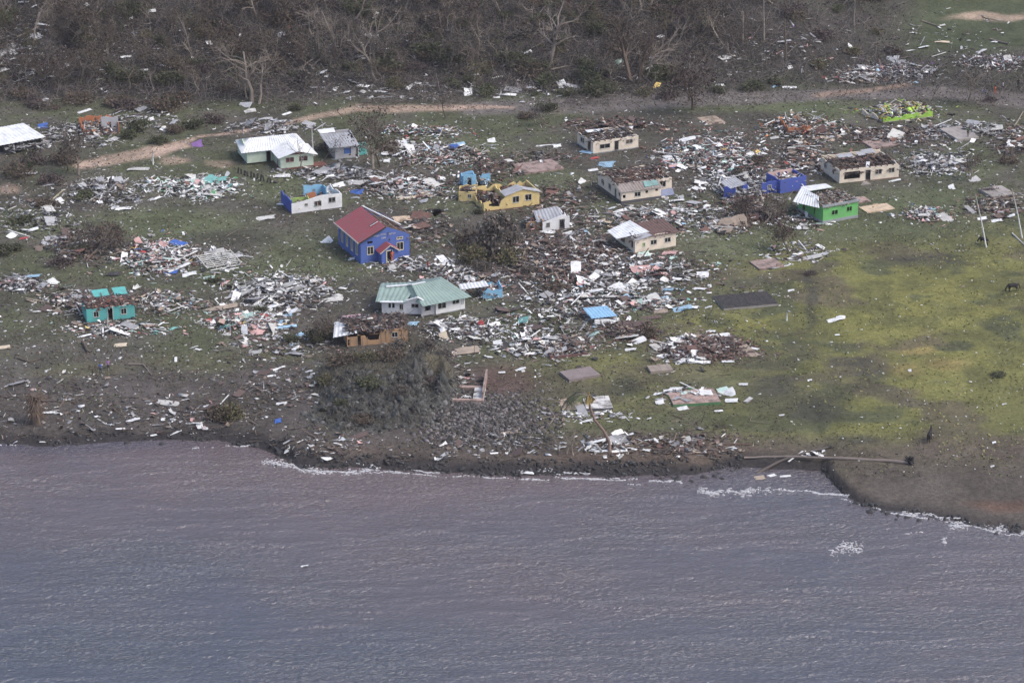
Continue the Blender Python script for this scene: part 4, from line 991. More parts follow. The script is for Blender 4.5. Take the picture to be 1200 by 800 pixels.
h = low_ruin('orange and grey ruin with one standing grey panel at the forest edge', (98, 160), (140, 156), 5.5, 2.0, M_org, P_ORANGE, 260, slab=mat('slab_pink', (.36, .25, .22)), jag=1.3, sides=(0, 1, 1, 1))
h.wall((h.L - 2.9, 1.2), (h.L, .8), 2.9, [(1.0, 1.7, .6, 1.9, 'o')], M_gwall, jag=.25)
for q in (1.2, 2.4, 3.3):
    b = MB(); b.bar((q, 2.5, .2), (q + 1.4, 3.6, 2.5), .1, .12); h.part('post', b, mat('orange_timber', (.45, .20, .08)))
h = low_ruin('torn light blue wreck with curled wall beside the green-roofed house', (566, 351), (589, 349), 3.2, 1.9, M_lbl, P_MIX, 160, jag=1.0, sides=(1, 0, 1, 1))
h.slope((-3.2, 1.0, 1.5), (1.0, .5, 1.9), (.9, 2.2, 2.1), (-3.2, 2.8, 1.7), M_rwht)
h = House('shed', 'white-roofed shed with wreckage spilling out below the roof', (-6, 182), (50, 172), 5.5, 1.9, M_gwall)
L, D = h.L, h.D
h.plinth(M_plinthd); h.wall((L, D), (0, D), 2.6, (), jag=.4); h.wall((L, .14), (L, D - .14), 2.0, (), jag=1.2)
for x in (.3, L * .5, L - .3):
    b = MB(); b.box(x, x + .12, .1, .22, 0, 1.8); h.part('post', b, M_woodd)
h.slope((-.5, -.5, 1.75), (L + .5, -.5, 1.85), (L - .9, D + .3, 2.9), (-.5, D + .3, 2.8), M_rwht, pitch=.7); wreck(h.root, 2, L + .8, -1.5, D - .5, lambda x, y: .1 + .6 * vnoise(x, y, 5), 320, P_GREY, thick=.8)
h = House('ruin', 'light blue roof lying over a smashed white house', (697, 382), (726, 378), 4.0, 1.0, M_wht)
h.plinth(M_conc); h.slope((-.3, .4, 1.1), (3.6, .2, 1.1), (3.2, 3.6, 1.5), (-.5, 3.8, 1.5), M_rlbl, ribs=True); h.wall((0, 0), (h.L, 0), 1.0, (), jag=.6); h.wall((h.L, 3.6), (.2, 3.6), 1.1, (), jag=.5); wreck(h.root, 0, h.L, -.6, 4, lambda x, y: .1, 130, P_WHITE, thick=.5)
# slabs and floors left where houses stood
def slab(label, p0, p1, D, hgt, m, edge=None, name='concrete_slab'):
    h = House(name, label, p0, p1, D, 1, m, 'slab'); L = h.L
    n = max(2, int(L / 1.9)); 
    b = MB(); b.box(0, L, 0, D, -.5, hgt - .03); h.part('foundation', b, edge or m)
    for i in range(n):
        if random.random() < .6:
            b = MB(); x_ = random.uniform(.1, L - .9); q_ = random.choice((.02, D - .18)); b.box(x_, x_ + random.uniform(.3, 1.0), q_, q_ + .15, hgt + .013, hgt + random.uniform(.1, .4)); h.part('wall_stub', b, edge or m)
        b = MB(); b.box(L * i / n + .015, L * (i + 1) / n - .015, .015, D - .015, hgt - .028, hgt + random.uniform(0, .012)); h.part('panel', b, m)
    return h
M_pinkc = mat('slab_pinkish', (.40, .285, .25), dirt=.75, scale=.8, d0=.45, d1=.62); M_tan = mat('slab_tan', (.40, .31, .24), dirt=.8, scale=.8, d0=.45, d1=.62); M_gravel = mat('slab_black_gravel', (.032, .03, .033), dirt=.6, scale=3, d0=.45, d1=.62, bump=1.0)
M_wslab = mat('slab_white', (.62, .60, .58), dirt=.8, scale=.8, d0=.45, d1=.62); M_dust = mat('slab_dusty_pink', (.34, .25, .225), dirt=.8, scale=.7, d0=.45, d1=.62); M_gedge = mat('slab_green_edge', (.09, .22, .10)); M_ply = mat('plywood', (.60, .46, .33), dirt=.45, scale=1.2)
slab('pinkish bare house slab with green edge near the beach', (789, 477), (845, 474), 4.8, .45, M_pinkc, M_gedge)
slab('grey bare slab in the grass left of centre beach', (667, 448), (703.5, 441), 3.3, .4, mat('slab_mauve', (.25, .205, .20), dirt=.5))
slab('small grey slab alone in the yellow grass', (762.5, 438), (789, 436), 2.2, .4, mat('slab_fawn', (.31, .26, .22), dirt=.5))
slab('white slab just behind the palm tree', (687, 482), (718.5, 480.5), 4.2, .4, M_wslab, M_plinthd); slab('stained brown and white slab left of the palm tree', (659, 482), (683, 481.5), 4.0, .3, M_tan, M_plinthd)
slab('long black gravel foundation bed with pale rim', (848, 364), (912, 358), 5.4, .35, M_gravel, mat('rim_grey', (.30, .28, .26)))
slab('dusty pink floor slab beyond the yellow house', (614, 205), (661, 198.5), 5.2, .3, M_dust); slab('tan square slab beside the grey road', (829, 146.5), (851, 144.5), 4.5, .15, M_tan)
slab('wide grey concrete floor at the right with a person standing on it', (1122, 166.5), (1147, 163), 6.5, .5, M_conc); slab('dusty slab in front of the white roof frame', (1022, 175), (1056, 170), 4.0, .3, M_dust)
slab('small grey slab on the field edge', (890, 317), (919, 313), 3.6, .3, M_dust); slab('large plywood floor lying in the grass by the bright green house', (1016, 250), (1049, 245), 2.9, .18, M_ply, name='plywood_floor')
slab('brown plywood floor behind the bright green house', (1003, 239), (1021, 236.5), 2.6, .18, M_pinkc, name='plywood_floor'); slab('tan plywood floor right of the church', (463, 261), (484, 259), 2.6, .15, M_ply, name='plywood_floor')
slab('grey floor slab at the far right near the poles', (1163, 233), (1190, 229), 4.5, .35, M_conc); slab('pale tan slab among wreck above the road', (1000, 89), (1032, 85), 3.0, .4, M_tan)
# broken pink foundation with a hole
h = House('foundation_ring', 'broken pink foundation with a dark hole above the beach', (523, 472), (566.5, 472), 5.0, 1, M_pinkw, 'foundation')
L = h.L; b = MB(); b.box(0, L, 0, .55, -.5, .5); h.part('wall', b, M_pinkc); b = MB(); b.box(.1, 1.0, .56, 4.4, -.5, .45); h.part('wall', b, M_pinkc); b = MB(); b.box(0.4, L - .2, 4.42, 5.2, -.5, .5); h.part('wall', b, M_pinkc); b = MB(); b.box(L - 1.5, L, .56, 4.4, -.5, .55); h.part('wall', b, M_wslab)
b = MB(); b.box(L - .28, L - .05, .6, 9.0, -.4, 1.4); h.part('wall', b, M_dust); b = MB(); b.box(1.02, L - 1.52, .58, 4.4, -.5, .05); h.part('floor', b, M_dark)
h = House('foundation_ring', 'low maroon brick foundation filled with black rubble', (645, 421), (689, 416), 5.0, .45, mat('brick_maroon', (.17, .085, .08)), 'foundation'); h.base = -.3
h.wall((0, 0), (h.L, 0), .45); h.wall((0, 4.8), (0, .15), .4); h.wall((h.L, .15), (h.L, 4.8), .35, (), jag=.3); wreck(h.root, .2, h.L, .2, 5, lambda x, y: 0, 200, P_WOOD, thick=.5)
# ------------------------------------------------------------------ vegetation
def grow(seed, h, spread=0.5, nlimb=6, lean=(0, 0), bend=0.25, leaves=0, leafcols=None, forks=1, thick=1.0, twig=1.0):
    r = random.Random(seed)
    T = MB(); Cn = MB()
    leafpts = []
    def limb(p, d, L, rad, lev):
        n = 4 if lev < 2 else 3
        pts = [p]; q = Vector(p); dd = Vector(d)
        for i in range(n):
            dd = (dd + Vector((r.gauss(0, bend), r.gauss(0, bend), r.gauss(0.04, bend * .6)))).normalized()
            q = q + dd * (L / n); pts.append(q.copy())
        rr = [rad * (1 - .62 * i / n) for i in range(n + 1)]
        (T if lev < 2 else Cn).tube(pts, rr, 6 if lev == 0 else (5 if lev == 1 else 3), cap=lev < 2)
        if lev >= 2: leafpts.append((pts[-1], dd))
        if lev < 3:
            k = (nlimb if lev == 0 else r.randint(3, 5) if lev == 1 else r.randint(2, 4))
            k = max(1, int(k * (twig if lev else 1)))
            for i in range(k):
                f = r.uniform(0.42 if lev == 0 else 0.3, 1.0); j = min(n - 1, int(f * n)); s = pts[j].lerp(pts[j + 1], f * n - j)
                a = r.uniform(0, 6.28); base = (pts[j + 1] - pts[j]).normalized()
                side = base.cross(Vector((math.cos(a), math.sin(a), .3))).normalized()
                sp = spread if lev == 0 else r.uniform(.5, 1.0)
                nd = (base * (1 - sp * .6) + side * sp + Vector((0, 0, .12))).normalized()
                limb(s, nd, L * r.uniform(.42, .7) * (1 if lev else .95), rr[j] * r.uniform(.45, .65), lev + 1)
    limb(Vector((0, 0, -.3)), Vector((lean[0], lean[1], 1)).normalized(), h * .68, .022 * h * thick, 0)
    for p, d in leafpts:
        for i in range(leaves):
            c = p + Vector((r.gauss(0, .35), r.gauss(0, .35), r.gauss(0, .3))); a = Vector((r.gauss(0, 1), r.gauss(0, 1), r.gauss(0, 1))).normalized(); b2 = a.cross(Vector((r.gauss(0, 1), r.gauss(0, 1), 1))).normalized()
            s = r.uniform(.12, .28)
            Cn.quad(c - a * s, c + b2 * s * .6, c + a * s, c - b2 * s * .6, m=1)
    return T, Cn
def leafmat(name, c): return mat('leaf_' + name, c, dirt=0.5, scale=1.2, bump=0, rand=.3, rough=.9, dirtcol=(.05, .042, .035))
L_brown = leafmat('brown', (.08, .062, .05)); L_green = leafmat('dark_green', (.058, .072, .036)); L_olive = leafmat('olive', (.10, .092, .05)); L_red = leafmat('russet', (.085, .06, .053)); L_grey = leafmat('grey_brown', (.08, .07, .066))
TREES = []
specs = [(1, 11, .6, 6, 0, M_bark, L_brown), (2, 12, .5, 5, 1, M_bark, L_brown), (3, 9, .75, 6, 0, M_bark, L_grey), (4, 10, .5, 5, 2, M_barkd, L_brown), (5, 8, .7, 7, 2, M_barkd, L_red),
         (6, 13, .45, 5, 0, M_bark, L_grey), (7, 7, .8, 6, 3, M_barkd, L_green), (8, 9, .6, 6, 3, M_barkd, L_olive), (9, 8, .9, 5, 0, M_bark, L_grey), (10, 10, .55, 6, 1, M_barkd, L_green)]
for s, h_, sp, nl, lv, bm_, lm_ in specs:
    T, Cn = grow(s, h_, sp, nl, (random.gauss(0, .12), random.gauss(0, .12)), leaves=lv)
    TREES.append((T.mesh('trunk', bm_), Cn.mesh('crown', [bm_, lm_]), 'pale' if bm_ is M_bark else 'dark', lv))
def place_tree(px, py, k, scale=1.0, label=None, group=None, tilt=(0, 0), name='bare_tree', rz=None):
    p = at(px, py)
    root = empty(name, p, random.uniform(0, 6.28) if rz is None else rz); root.scale = (scale,) * 3
    root.rotation_euler.x = tilt[0]; root.rotation_euler.y = tilt[1]
    t, c, tone, lv = TREES[k]
    link('trunk', t, root); link('crown', c, root)
    tag(root, label or ('%s %s %s tree %s' % ('tall' if scale > .8 else 'small' if scale < .58 else 'middling', 'leaning' if math.hypot(*tilt) > .35 else 'upright', tone, where(px, py))), 'tree', group)
    return root
# the named trees
T, Cn = grow(77, 15, .95, 9, (.02, -.05), bend=.22, thick=1.35, leaves=1); TREES.append((T.mesh('trunk', mat('bark_tan', (.215, .18, .155), dirt=.4, bump=.5)), Cn.mesh('crown', [M_bark, L_red]), 'pale', 0))
T, Cn = grow(83, 12, .28, 8, (0, 0), bend=.12, thick=2.6, leaves=5); TREES.append((T.mesh('trunk', mat('bark_torn', (.15, .11, .088), dirt=.5, bump=.6)), Cn.mesh('crown', [M_barkd, leafmat('rust', (.10, .07, .055))]), 'brown', 1))
for s_, h_, lf_, lm_, bm_ in ((201, 8, 2, L_brown, M_bark), (202, 7, 3, L_red, M_barkd), (203, 9, 2, L_grey, M_bark)):
    T, Cn = grow(s_, h_, .75, 10, (0, 0), bend=.2, thick=1.3, leaves=lf_, twig=1.6); TREES.append((T.mesh('trunk', bm_), Cn.mesh('crown', [bm_, lm_]), 'brown', 1))
place_tree(643, 78, 10, 1.0, 'great pale bare tree with wide crooked limbs at the forest edge', rz=1.0)
place_tree(738, 96, 11, .9, 'shredded brown trunk wrapped in torn hanging bark'); place_tree(750, 92, 11, .7, 'shorter shredded brown trunk beside the taller one')
place_tree(812, 128, 13, 1.35, 'russet bare tree with dense twigs beside the grey road'); place_tree(437, 198, 12, 1.2, 'dense brown bare tree right of the grey shuttered house'); place_tree(446, 196, 3, .8, 'slim dark tree touching the dense brown bare tree')
place_tree(1135, 119, 14, .85, 'low round bare tree on the far bank of the grey road'); place_tree(1137, 212, 12, .55, 'small spiky dark tree near the leaning white poles'); place_tree(924, 294, 13, .7, 'small bare tree in front of the dark blue ruin')
place_tree(440, 96, 5, .95, 'tall pale leaning trunk above the sandy track', tilt=(0, -.25)); place_tree(295, 120, 10, .95, 'broad tan bare tree standing above the sandy track'); place_tree(303, 122, 5, .9, 'thin pale tree close right of the broad tan tree'); place_tree(290, 116, 2, .9, 'crooked pale tree close left of the broad tan tree')
place_tree(522, 138, 3, .55, 'thin dark sapling standing on the sandy track'); place_tree(467, 136, 8, .3, 'small forked stump tree on the sandy track'); place_tree(403, 140, 9, .35, 'low dark broken tree beside the sandy track')
place_tree(92, 205, 12, .9, 'olive-brown broken tree at the left end of the sandy track'); place_tree(80, 200, 3, .7, 'dark broken tree in front of the white-roofed shed'); place_tree(30, 215, 6, .8, 'dark leafy tree in front of the white-roofed shed')
place_tree(105, 300, 12, .8, 'fallen dark tree with roots among wreckage at left', tilt=(1.1, .3)); place_tree(85, 290, 14, .7, 'fallen bare tree leaning on the left wreckage', tilt=(.9, -.6)); place_tree(350, 200, 5, .55, 'thin pale dead tree in front of the pale green house'); place_tree(378, 190, 9, .55, 'thin dark tree between the two grey and green houses')
place_tree(760, 66, 0, 1.0, 'fallen pale tree lying across the slope right of the shredded trunk', tilt=(0, 1.1), rz=.25); place_tree(763, 70, 2, .95, 'second fallen pale tree with limbs fanned out to the right', tilt=(.1, 1.0), rz=.1); place_tree(861, 70, 2, .6, 'pale fallen limb below the upright posts', tilt=(0, -.9), rz=-.5)
place_tree(672, 534, 5, .32, 'pale dead sapling on the beach left of the palm'); place_tree(655, 530, 8, .4, 'low tangled driftwood tree on the beach'); place_tree(664, 532, 2, .38, 'bleached broken tree beside the driftwood'); place_tree(880, 262, 13, .7, 'brown collapsed tree in front of the dark blue ruin', tilt=(.5, .4)); place_tree(895, 262, 12, .6, 'dark fallen branches left of the bright green house', tilt=(-.7, .5))
place_tree(700, 395, 9, .3, 'small broken palm-like tree by the light blue roof'); place_tree(112, 450, 3, .35, 'broken dark sapling on the dark beach'); place_tree(172, 440, 8, .22, 'small bleached stump on the dark beach'); place_tree(480, 400, 9, .45, 'dark dead tree behind the rock outcrop'); place_tree(640, 145, 14, .5, 'grey uprooted tree near the grey road', tilt=(.8, 0)); place_tree(375, 395, 12, .55, 'dark fallen tree left of the orange house', tilt=(.6, .5))
# bare trunks at the top right
for px, py, hh, lab in ((870, 52, 6.5, 'pale bare trunk without branches, left of a pair'), (895, 48, 8, 'taller pale bare trunk, right of a pair'), (921, 72, 7.5, 'leaning dark trunk above the road wreck'), (1000, 30, 5, 'short pale snag on the dark slope'), (395, 60, 8, 'leaning pale trunk high on the slope')):
    r_ = empty('dead_tree', at(px, py), random.random() * 6); b = MB(); l = .35 if 'lean' in lab else .04
    b.tube([(0, 0, -.3), (.05, l * hh * .3, hh * .35), (0, l * hh * .7, hh * .7), (.1, l * hh, hh)], [.24, .2, .16, .11], 7); b.build('trunk', M_bark if 'pale' in lab else M_barkd, r_)
    b = MB()
    for i in range(5): b.bar((0, l * hh * .6, hh * (.55 + .09 * i)), (random.uniform(-.8, .8), l * hh * .7 + random.uniform(-.8, .8), hh * (.6 + .09 * i) + .3), .05, .05)
    b.build('broken_twigs', M_bark, r_); tag(r_, lab, 'tree trunk')
# the stripped wood on the hill
r0 = random.Random(5)
n_t = 0
while n_t < 205:
    px = r0.uniform(-20, 1010); py = r0.uniform(2, 112)
    if px > 760 and r0.random() < .55: continue
    if px > 840 and py > 60: continue
    if abs(px - 643) < 35 and py > 40: continue
    if 290 < px < 800 and py > 98: continue
    k = r0.choice([0, 1, 2, 3, 4, 5, 6, 7, 8, 9, 3, 4, 6, 9, 12, 14, 14, 12, 12, 14, 7])
    place_tree(px, py, k, r0.uniform(.4, 1.05), None, 'stripped trees of the hillside wood', tilt=(r0.gauss(0, .32), r0.gauss(0, .32))); n_t += 1
# shrubs
def bush(seed, R_, n, cols, stems=26):
    g = np.random.default_rng(seed)
    nc = 16
    cc = g.normal(0, 1, (nc, 3)); cc /= np.linalg.norm(cc, axis=1)[:, None]; cc *= (g.random((nc, 1)) ** .5) * .8; cc[:, 2] = abs(cc[:, 2]) * .8 + .12
    k = g.integers(0, nc, n)
    P = (cc[k] + g.normal(0, .17, (n, 3))) * R_; P[:, 2] = np.maximum(P[:, 2], 0.03)
    a = g.normal(0, 1, (n, 3)); a /= np.linalg.norm(a, axis=1)[:, None]
    b = np.cross(a, g.normal(0, 1, (n, 3))); b /= np.linalg.norm(b, axis=1)[:, None] + 1e-9
    s = (.09 + .14 * g.random(n))[:, None] * (R_ / 2.2) ** .3
    V = np.stack([P - a * s, P + b * s * .6, P + a * s, P - b * s * .6], 1).reshape(-1, 3)
    tone = (.65 + .7 * g.random((nc, 1)))[k]
    col = np.array(cols)[g.integers(0, len(cols), n)] * tone * (.8 + .4 * g.random((n, 1)))
    crown = np_mesh('crown', V, np.arange(4 * n).reshape(-1, 4), M_leaf, np.repeat(col, 4, 0))
    st = MB(); r = random.Random(seed)
    for i in range(stems):
        t = cc[r.randrange(nc)] * R_ * r.uniform(.8, 1.35); m_ = Vector(t) * .5 + Vector((r.gauss(0, .2), r.gauss(0, .2), .1))
        st.tube([(0, 0, -.1), m_, Vector(t)], [.05, .035, .012], 3, cap=False)
    return crown, st.mesh('stems', M_bark)
BR, DG, OL, GB, PU = [[tuple(1.08 * q for q in c) for c in l] for l in ( [(.10, .075, .055), (.12, .09, .065), (.075, .06, .05)], [(.05, .065, .033), (.065, .078, .036), (.08, .07, .045)], [(.105, .098, .048), (.08, .08, .042), (.12, .1, .06)], [(.10, .088, .078), (.13, .11, .095), (.08, .07, .06)], [(.09, .065, .06), (.075, .06, .058)])]
BUSH = [(bush(1, 2.4, 1000, BR), 'brown'), (bush(2, 2.4, 1100, DG), 'dark green'), (bush(3, 2.0, 800, OL), 'olive'), (bush(4, 2.5, 800, GB, 50), 'grey-brown'), (bush(5, 2.2, 900, PU, 40), 'dull purple-brown'), (bush(6, 2.8, 1300, DG), 'dark green')]
def place_bush(px, py, k, s, label=None, group=None, up=1.0):
    p_ = at(px, py)
    if abs(p_.x - OC.x) < 11.5 and -4 < p_.y - OC.y < 25: p_.z = max(p_.z, float(oc_height(np.array([p_.x]), np.array([p_.y]))[0]))
    root = empty('shrub', p_, random.uniform(0, 6.28)); root.scale = (s, s, s * up)
    (c, t), tone = BUSH[k]
    link('crown', c, root); link('stems', t, root)
    tag(root, label or ('%s wind-burnt shrub %s' % (tone, where(px, py))), 'shrub', group); return root
for px, py, k, s, lab, up in ((578, 294, 3, 1.85, 'large grey-brown shrub in front of the yellow house', 1.25), (556, 305, 2, 1.5, 'olive shrub at the near left of the large grey-brown one', 1.1), (596, 308, 2, 1.3, 'olive-brown shrub near the small white gabled ruin', 1.1), (548, 285, 0, 1.0, 'brown shrub right of the blue church', 1.2), (585, 270, 4, 1.2, 'purple-brown shrub just below the yellow house', 1.2), (565, 318, 3, .9, 'grey shrub beyond the green-roofed house', .9), (600, 285, 3, .9, 'smaller grey-brown shrub just below the yellow wall', 1.1), (545, 292, 2, .8, 'low olive shrub right of the church', .8),
        (270, 488, 2, 1.2, 'dry olive-brown shrub on the dark beach', 1.1), (255, 490, 0, .9, 'brown twiggy shrub left of the dry olive one', 1.0), (372, 398, 1, 1.1, 'dark shrub left of the orange wooden house', .8), (385, 388, 0, .7, 'brown shrub touching the orange wooden house', .9), (757, 395, 0, .75, 'round brown bush at the end of a timber stack', 1.1),
        (1170, 440, 5, .55, 'flattened black-green bush in the yellow field', .45), (162, 152, 1, 1.1, 'dark green shrub beyond the sandy track', .9), (150, 162, 5, .7, 'darker shrub by the grey standing panel', .9), (205, 155, 0, .8, 'brown shrub at the bend of the sandy track', .9), (20, 205, 0, 1.3, 'brown shrub under the white-roofed shed', .9), (60, 215, 4, 1.1, 'dull shrub among wreckage below the shed', .8),
        (120, 290, 4, 1.1, 'dull brown shrub among left wreckage', .6), (95, 295, 1, .9, 'dark green shrub among left wreckage', .6), (10, 295, 1, 1.2, 'dark green shrub at the left frame edge', .6), (305, 365, 1, .6, 'small dark green shrub by the white slats', .7), (250, 330, 1, .6, 'dark low shrub near the blue sheets', .6), (900, 255, 4, 1.2, 'purple-brown heap of brush in front of the dark blue ruin', .55), (870, 265, 0, .9, 'brown heap of brush left of the purple one', .5),
        (950, 322, 4, .5, 'small dark brush on the field edge', .7), (500, 412, 3, .9, 'grey twiggy shrub behind the rock outcrop', .9), (465, 412, 3, 1.0, 'grey-brown shrub on top of the outcrop', .8), (430, 440, 2, 1.1, 'olive shrub on top of the outcrop', .7), (455, 440, 0, 1.0, 'brown shrub on top of the outcrop', .7), (435, 468, 5, .8, 'dark green scrub on the face of the outcrop', .6), (470, 475, 3, .8, 'grey thorny scrub low on the outcrop face', .6), (400, 478, 1, .8, 'dark scrub at the near left foot of the outcrop', .6), (500, 462, 4, .7, 'dull purple scrub at the right of the outcrop face', .6), (425, 495, 0, .8, 'brown scrub at the near foot of the outcrop', .5), (400, 440, 0, 1.1, 'dark brown scrub on the left flank of the outcrop', .7), (385, 455, 2, .9, 'olive scrub at the left foot of the outcrop', .7), (410, 425, 2, .8, 'olive scrub on the left shoulder of the outcrop', .6), (520, 430, 3, .9, 'grey thorny shrub at the right end of the outcrop', 1.0), (1130, 195, 4, .5, 'dull brush under the small spiky tree', .5), (560, 250, 1, .5, 'dark small shrub beside the small yellow block', .8),
        (40, 190, 4, 1.3, 'dull brush heap below the white-roofed shed', .7), (75, 190, 0, 1.2, 'brown tangled brush left of the sandy track', .9), (100, 232, 1, 1.0, 'dark green brush before the grey heap', .6), (55, 240, 0, 1.0, 'brown brush on the left lawn', .6), (25, 262, 1, 1.1, 'dark green brush low on the left lawn', .6), (130, 275, 0, 1.2, 'brown brush at the upper end of the tangle', .7), (70, 310, 4, 1.1, 'purple-brown brush at the lower end of the tangle', .6),
        (225, 150, 1, 1.0, 'dark green shrub above the bend of the track', .8), (185, 168, 5, .8, 'dark low shrub on the far edge of the track', .7), (250, 143, 4, 1.0, 'dull shrub just beyond the narrow track', .8), (345, 128, 1, .8, 'dark green shrub on the narrow track', .7), (385, 175, 3, .9, 'grey twiggy shrub between the grey and green houses', 1.0), (455, 175, 0, 1.0, 'brown shrub under the dense brown bare tree', .8), (640, 130, 1, 1.0, 'dark shrub at the left end of the grey road', .8), (615, 138, 0, .8, 'brown shrub just below the grey road', .7), (710, 108, 5, 1.1, 'dark green shrub above the grey road', .7), (665, 112, 1, 1.0, 'low dark shrub above the road start', .6), (780, 115, 4, 1.0, 'purple-brown shrub above the road', .8), (840, 108, 1, .9, 'dark shrub right of the roadside brown tree', .7), (882, 105, 5, 1.1, 'long dark shrub above the road', .6), (910, 98, 1, 1.0, 'dark shrub near the fallen white sheet', .6), (960, 78, 2, 1.1, 'olive shrub left of the cream wreck', .8), (1000, 62, 2, 1.0, 'olive shrub behind the cream wreck', .8),
        (865, 205, 3, .8, 'grey brush behind the dark blue ruin', .8), (890, 190, 0, .8, 'brown brush right of the pink heap', .8), (1075, 125, 0, .8, 'brown brush right of the lime ruin', .6), (1160, 118, 4, .8, 'dull brush along the road at right', .5), (1180, 190, 0, .9, 'brown brush at the right frame edge', .6), (1160, 225, 4, .8, 'dull brush behind the grey slab at right', .5), (620, 320, 3, .9, 'grey brush in the great timber heap', .6), (650, 340, 0, 1.0, 'brown brush in the great timber heap', .6), (700, 300, 4, .7, 'dull brush at the right of the timber heap', .5), (340, 400, 1, .8, 'dark green scrub left of the orange house', .6), (660, 392, 1, .6, 'dark scrub near the maroon foundation', .6)):
    place_bush(px, py, k, s, lab, None, up)
n_b = 0
while n_b < 165:
    px = r0.uniform(-20, 1100); py = r0.uniform(-6, 128)
    if py > 112 and (px > 230 or (70 < px < 145 and py > 124)): continue
    if px > 830 and (py > 75 or r0.random() < .5): continue
    if px > 1030 and py < 60: continue
    if 300 < px < 560 and py > 104: continue
    k = r0.choice([0, 0, 1, 1, 5, 3, 3, 4, 4, 5, 2]); 
    place_bush(px, py, k, r0.uniform(.5, 1.5), None, 'wind-burnt shrubs of the hillside', r0.uniform(.45, .95)); n_b += 1
# undergrowth: fallen twigs and leaves nobody could count
def twigs_mesh(name, A, B, rad, col, m):
    n = len(A); d = B - A; d /= np.linalg.norm(d, axis=1)[:, None] + 1e-9
    s = np.cross(d, np.array([.3, .2, .93])); s /= np.linalg.norm(s, axis=1)[:, None] + 1e-9; u = np.cross(s, d)
    V = []
    for P, f in ((A, 1.0), (B, .5)):
        for a in (0, 2.094, 4.189): V.append(P + (s * math.cos(a) + u * math.sin(a)) * (rad * f)[:, None])
    V = np.stack(V, 1).reshape(-1, 3)
    F = (np.array([[0, 1, 4, 3], [1, 2, 5, 4], [2, 0, 3, 5]])[None] + 6 * np.arange(n)[:, None, None]).reshape(-1, 4)
    return np_mesh(name, V, F, m, np.repeat(col, 6, 0))
M_twig = mat('twig_wood', (.2, .16, .13), attr=True, dirt=.3, bump=0, rough=.9)
def hill_points(n):
    px = rng.uniform(-30, 1230, n); py = rng.uniform(-12, 134, n)
    dens = np.clip(1.1 - sstep(790, 960, px) * .6, 0, 1) * sstep(132, 108, py + 14 * (vnoise(px / 40, py / 20, 3) - .5)) * (1 - sstep(1030, 1090, px) * sstep(75, 55, py))
    ok = rng.random(n) < dens
    return at_many(px[ok], py[ok])
P = hill_points(60000); n = len(P)
hgt = 2.2 * vnoise(P[:, 0] / 3.2, P[:, 1] / 3.2, 51) ** 1.5 * (P[:, 1] > 505)
P[:, 2] += rng.random(n) * hgt + .03
a = rng.normal(0, 1, (n, 3)); a[:, 2] *= .5; a /= np.linalg.norm(a, axis=1)[:, None]; b = np.cross(a, rng.normal(0, 1, (n, 3))); b /= np.linalg.norm(b, axis=1)[:, None]
s = (.10 + .17 * rng.random(n))[:, None]
V = np.stack([P - a * s, P + b * s * .65, P + a * s, P - b * s * .65], 1).reshape(-1, 3)
tn = vnoise(P[:, 0] / 5, P[:, 1] / 5, 53)[:, None]
lc = np.array([.10, .083, .07]) * (1 - tn) + np.array([.078, .086, .05]) * tn
lc = lc * (.4 + .75 * rng.random((n, 1)))
o = link('undergrowth', np_mesh('undergrowth', V, np.arange(4 * n).reshape(-1, 4), M_leaf, np.repeat(lc, 4, 0))); o['kind'] = 'stuff'
P = hill_points(44000); n = len(P)
d = rng.normal(0, 1, (n, 3)); d[:, 2] = np.abs(d[:, 2]) * .8 + .05; d /= np.linalg.norm(d, axis=1)[:, None]
B_ = P + d * (0.5 + 3.4 * rng.random((n, 1)) ** 1.8)
o = link('fallen_twigs', twigs_mesh('fallen_twigs', P, B_, .02 + .04 * rng.random(n) ** 2, np.array([.25, .218, .20]) * (.25 + 1.1 * rng.random((n, 1))), M_twig)); o['kind'] = 'stuff'
# twigs, brush and splinters over the village
n = 20000; px = rng.uniform(-10, 1210, n); py = rng.uniform(115, 540, n)
dens = vnoise(px / 45, py / 20, 57) * (1 - .93 * sstep(830, 960, px) * sstep(290, 320, py)) * (1 - .6 * sstep(900, 1000, px) * sstep(210, 230, py))
dens = dens + .35 * np.exp(-((px - 650) / 130) ** 2 - ((py - 320) / 50) ** 2)
ok = (rng.random(n) < dens); P = at_many(px[ok], py[ok]); P = P[P[:, 1] > yshore(P[:, 0]) + .8]; n = len(P)
d = rng.normal(0, 1, (n, 3)); d[:, 2] = np.abs(d[:, 2]) * .18; d /= np.linalg.norm(d, axis=1)[:, None]; P[:, 2] += .06
B_ = P + d * (0.5 + 2.4 * rng.random((n, 1)) ** 2)
o = link('scattered_twigs', twigs_mesh('scattered_twigs', P, B_, .02 + .04 * rng.random(n) ** 2, np.array([.20, .16, .13]) * (.35 + 1.1 * rng.random((n, 1))), M_twig)); o['kind'] = 'stuff'
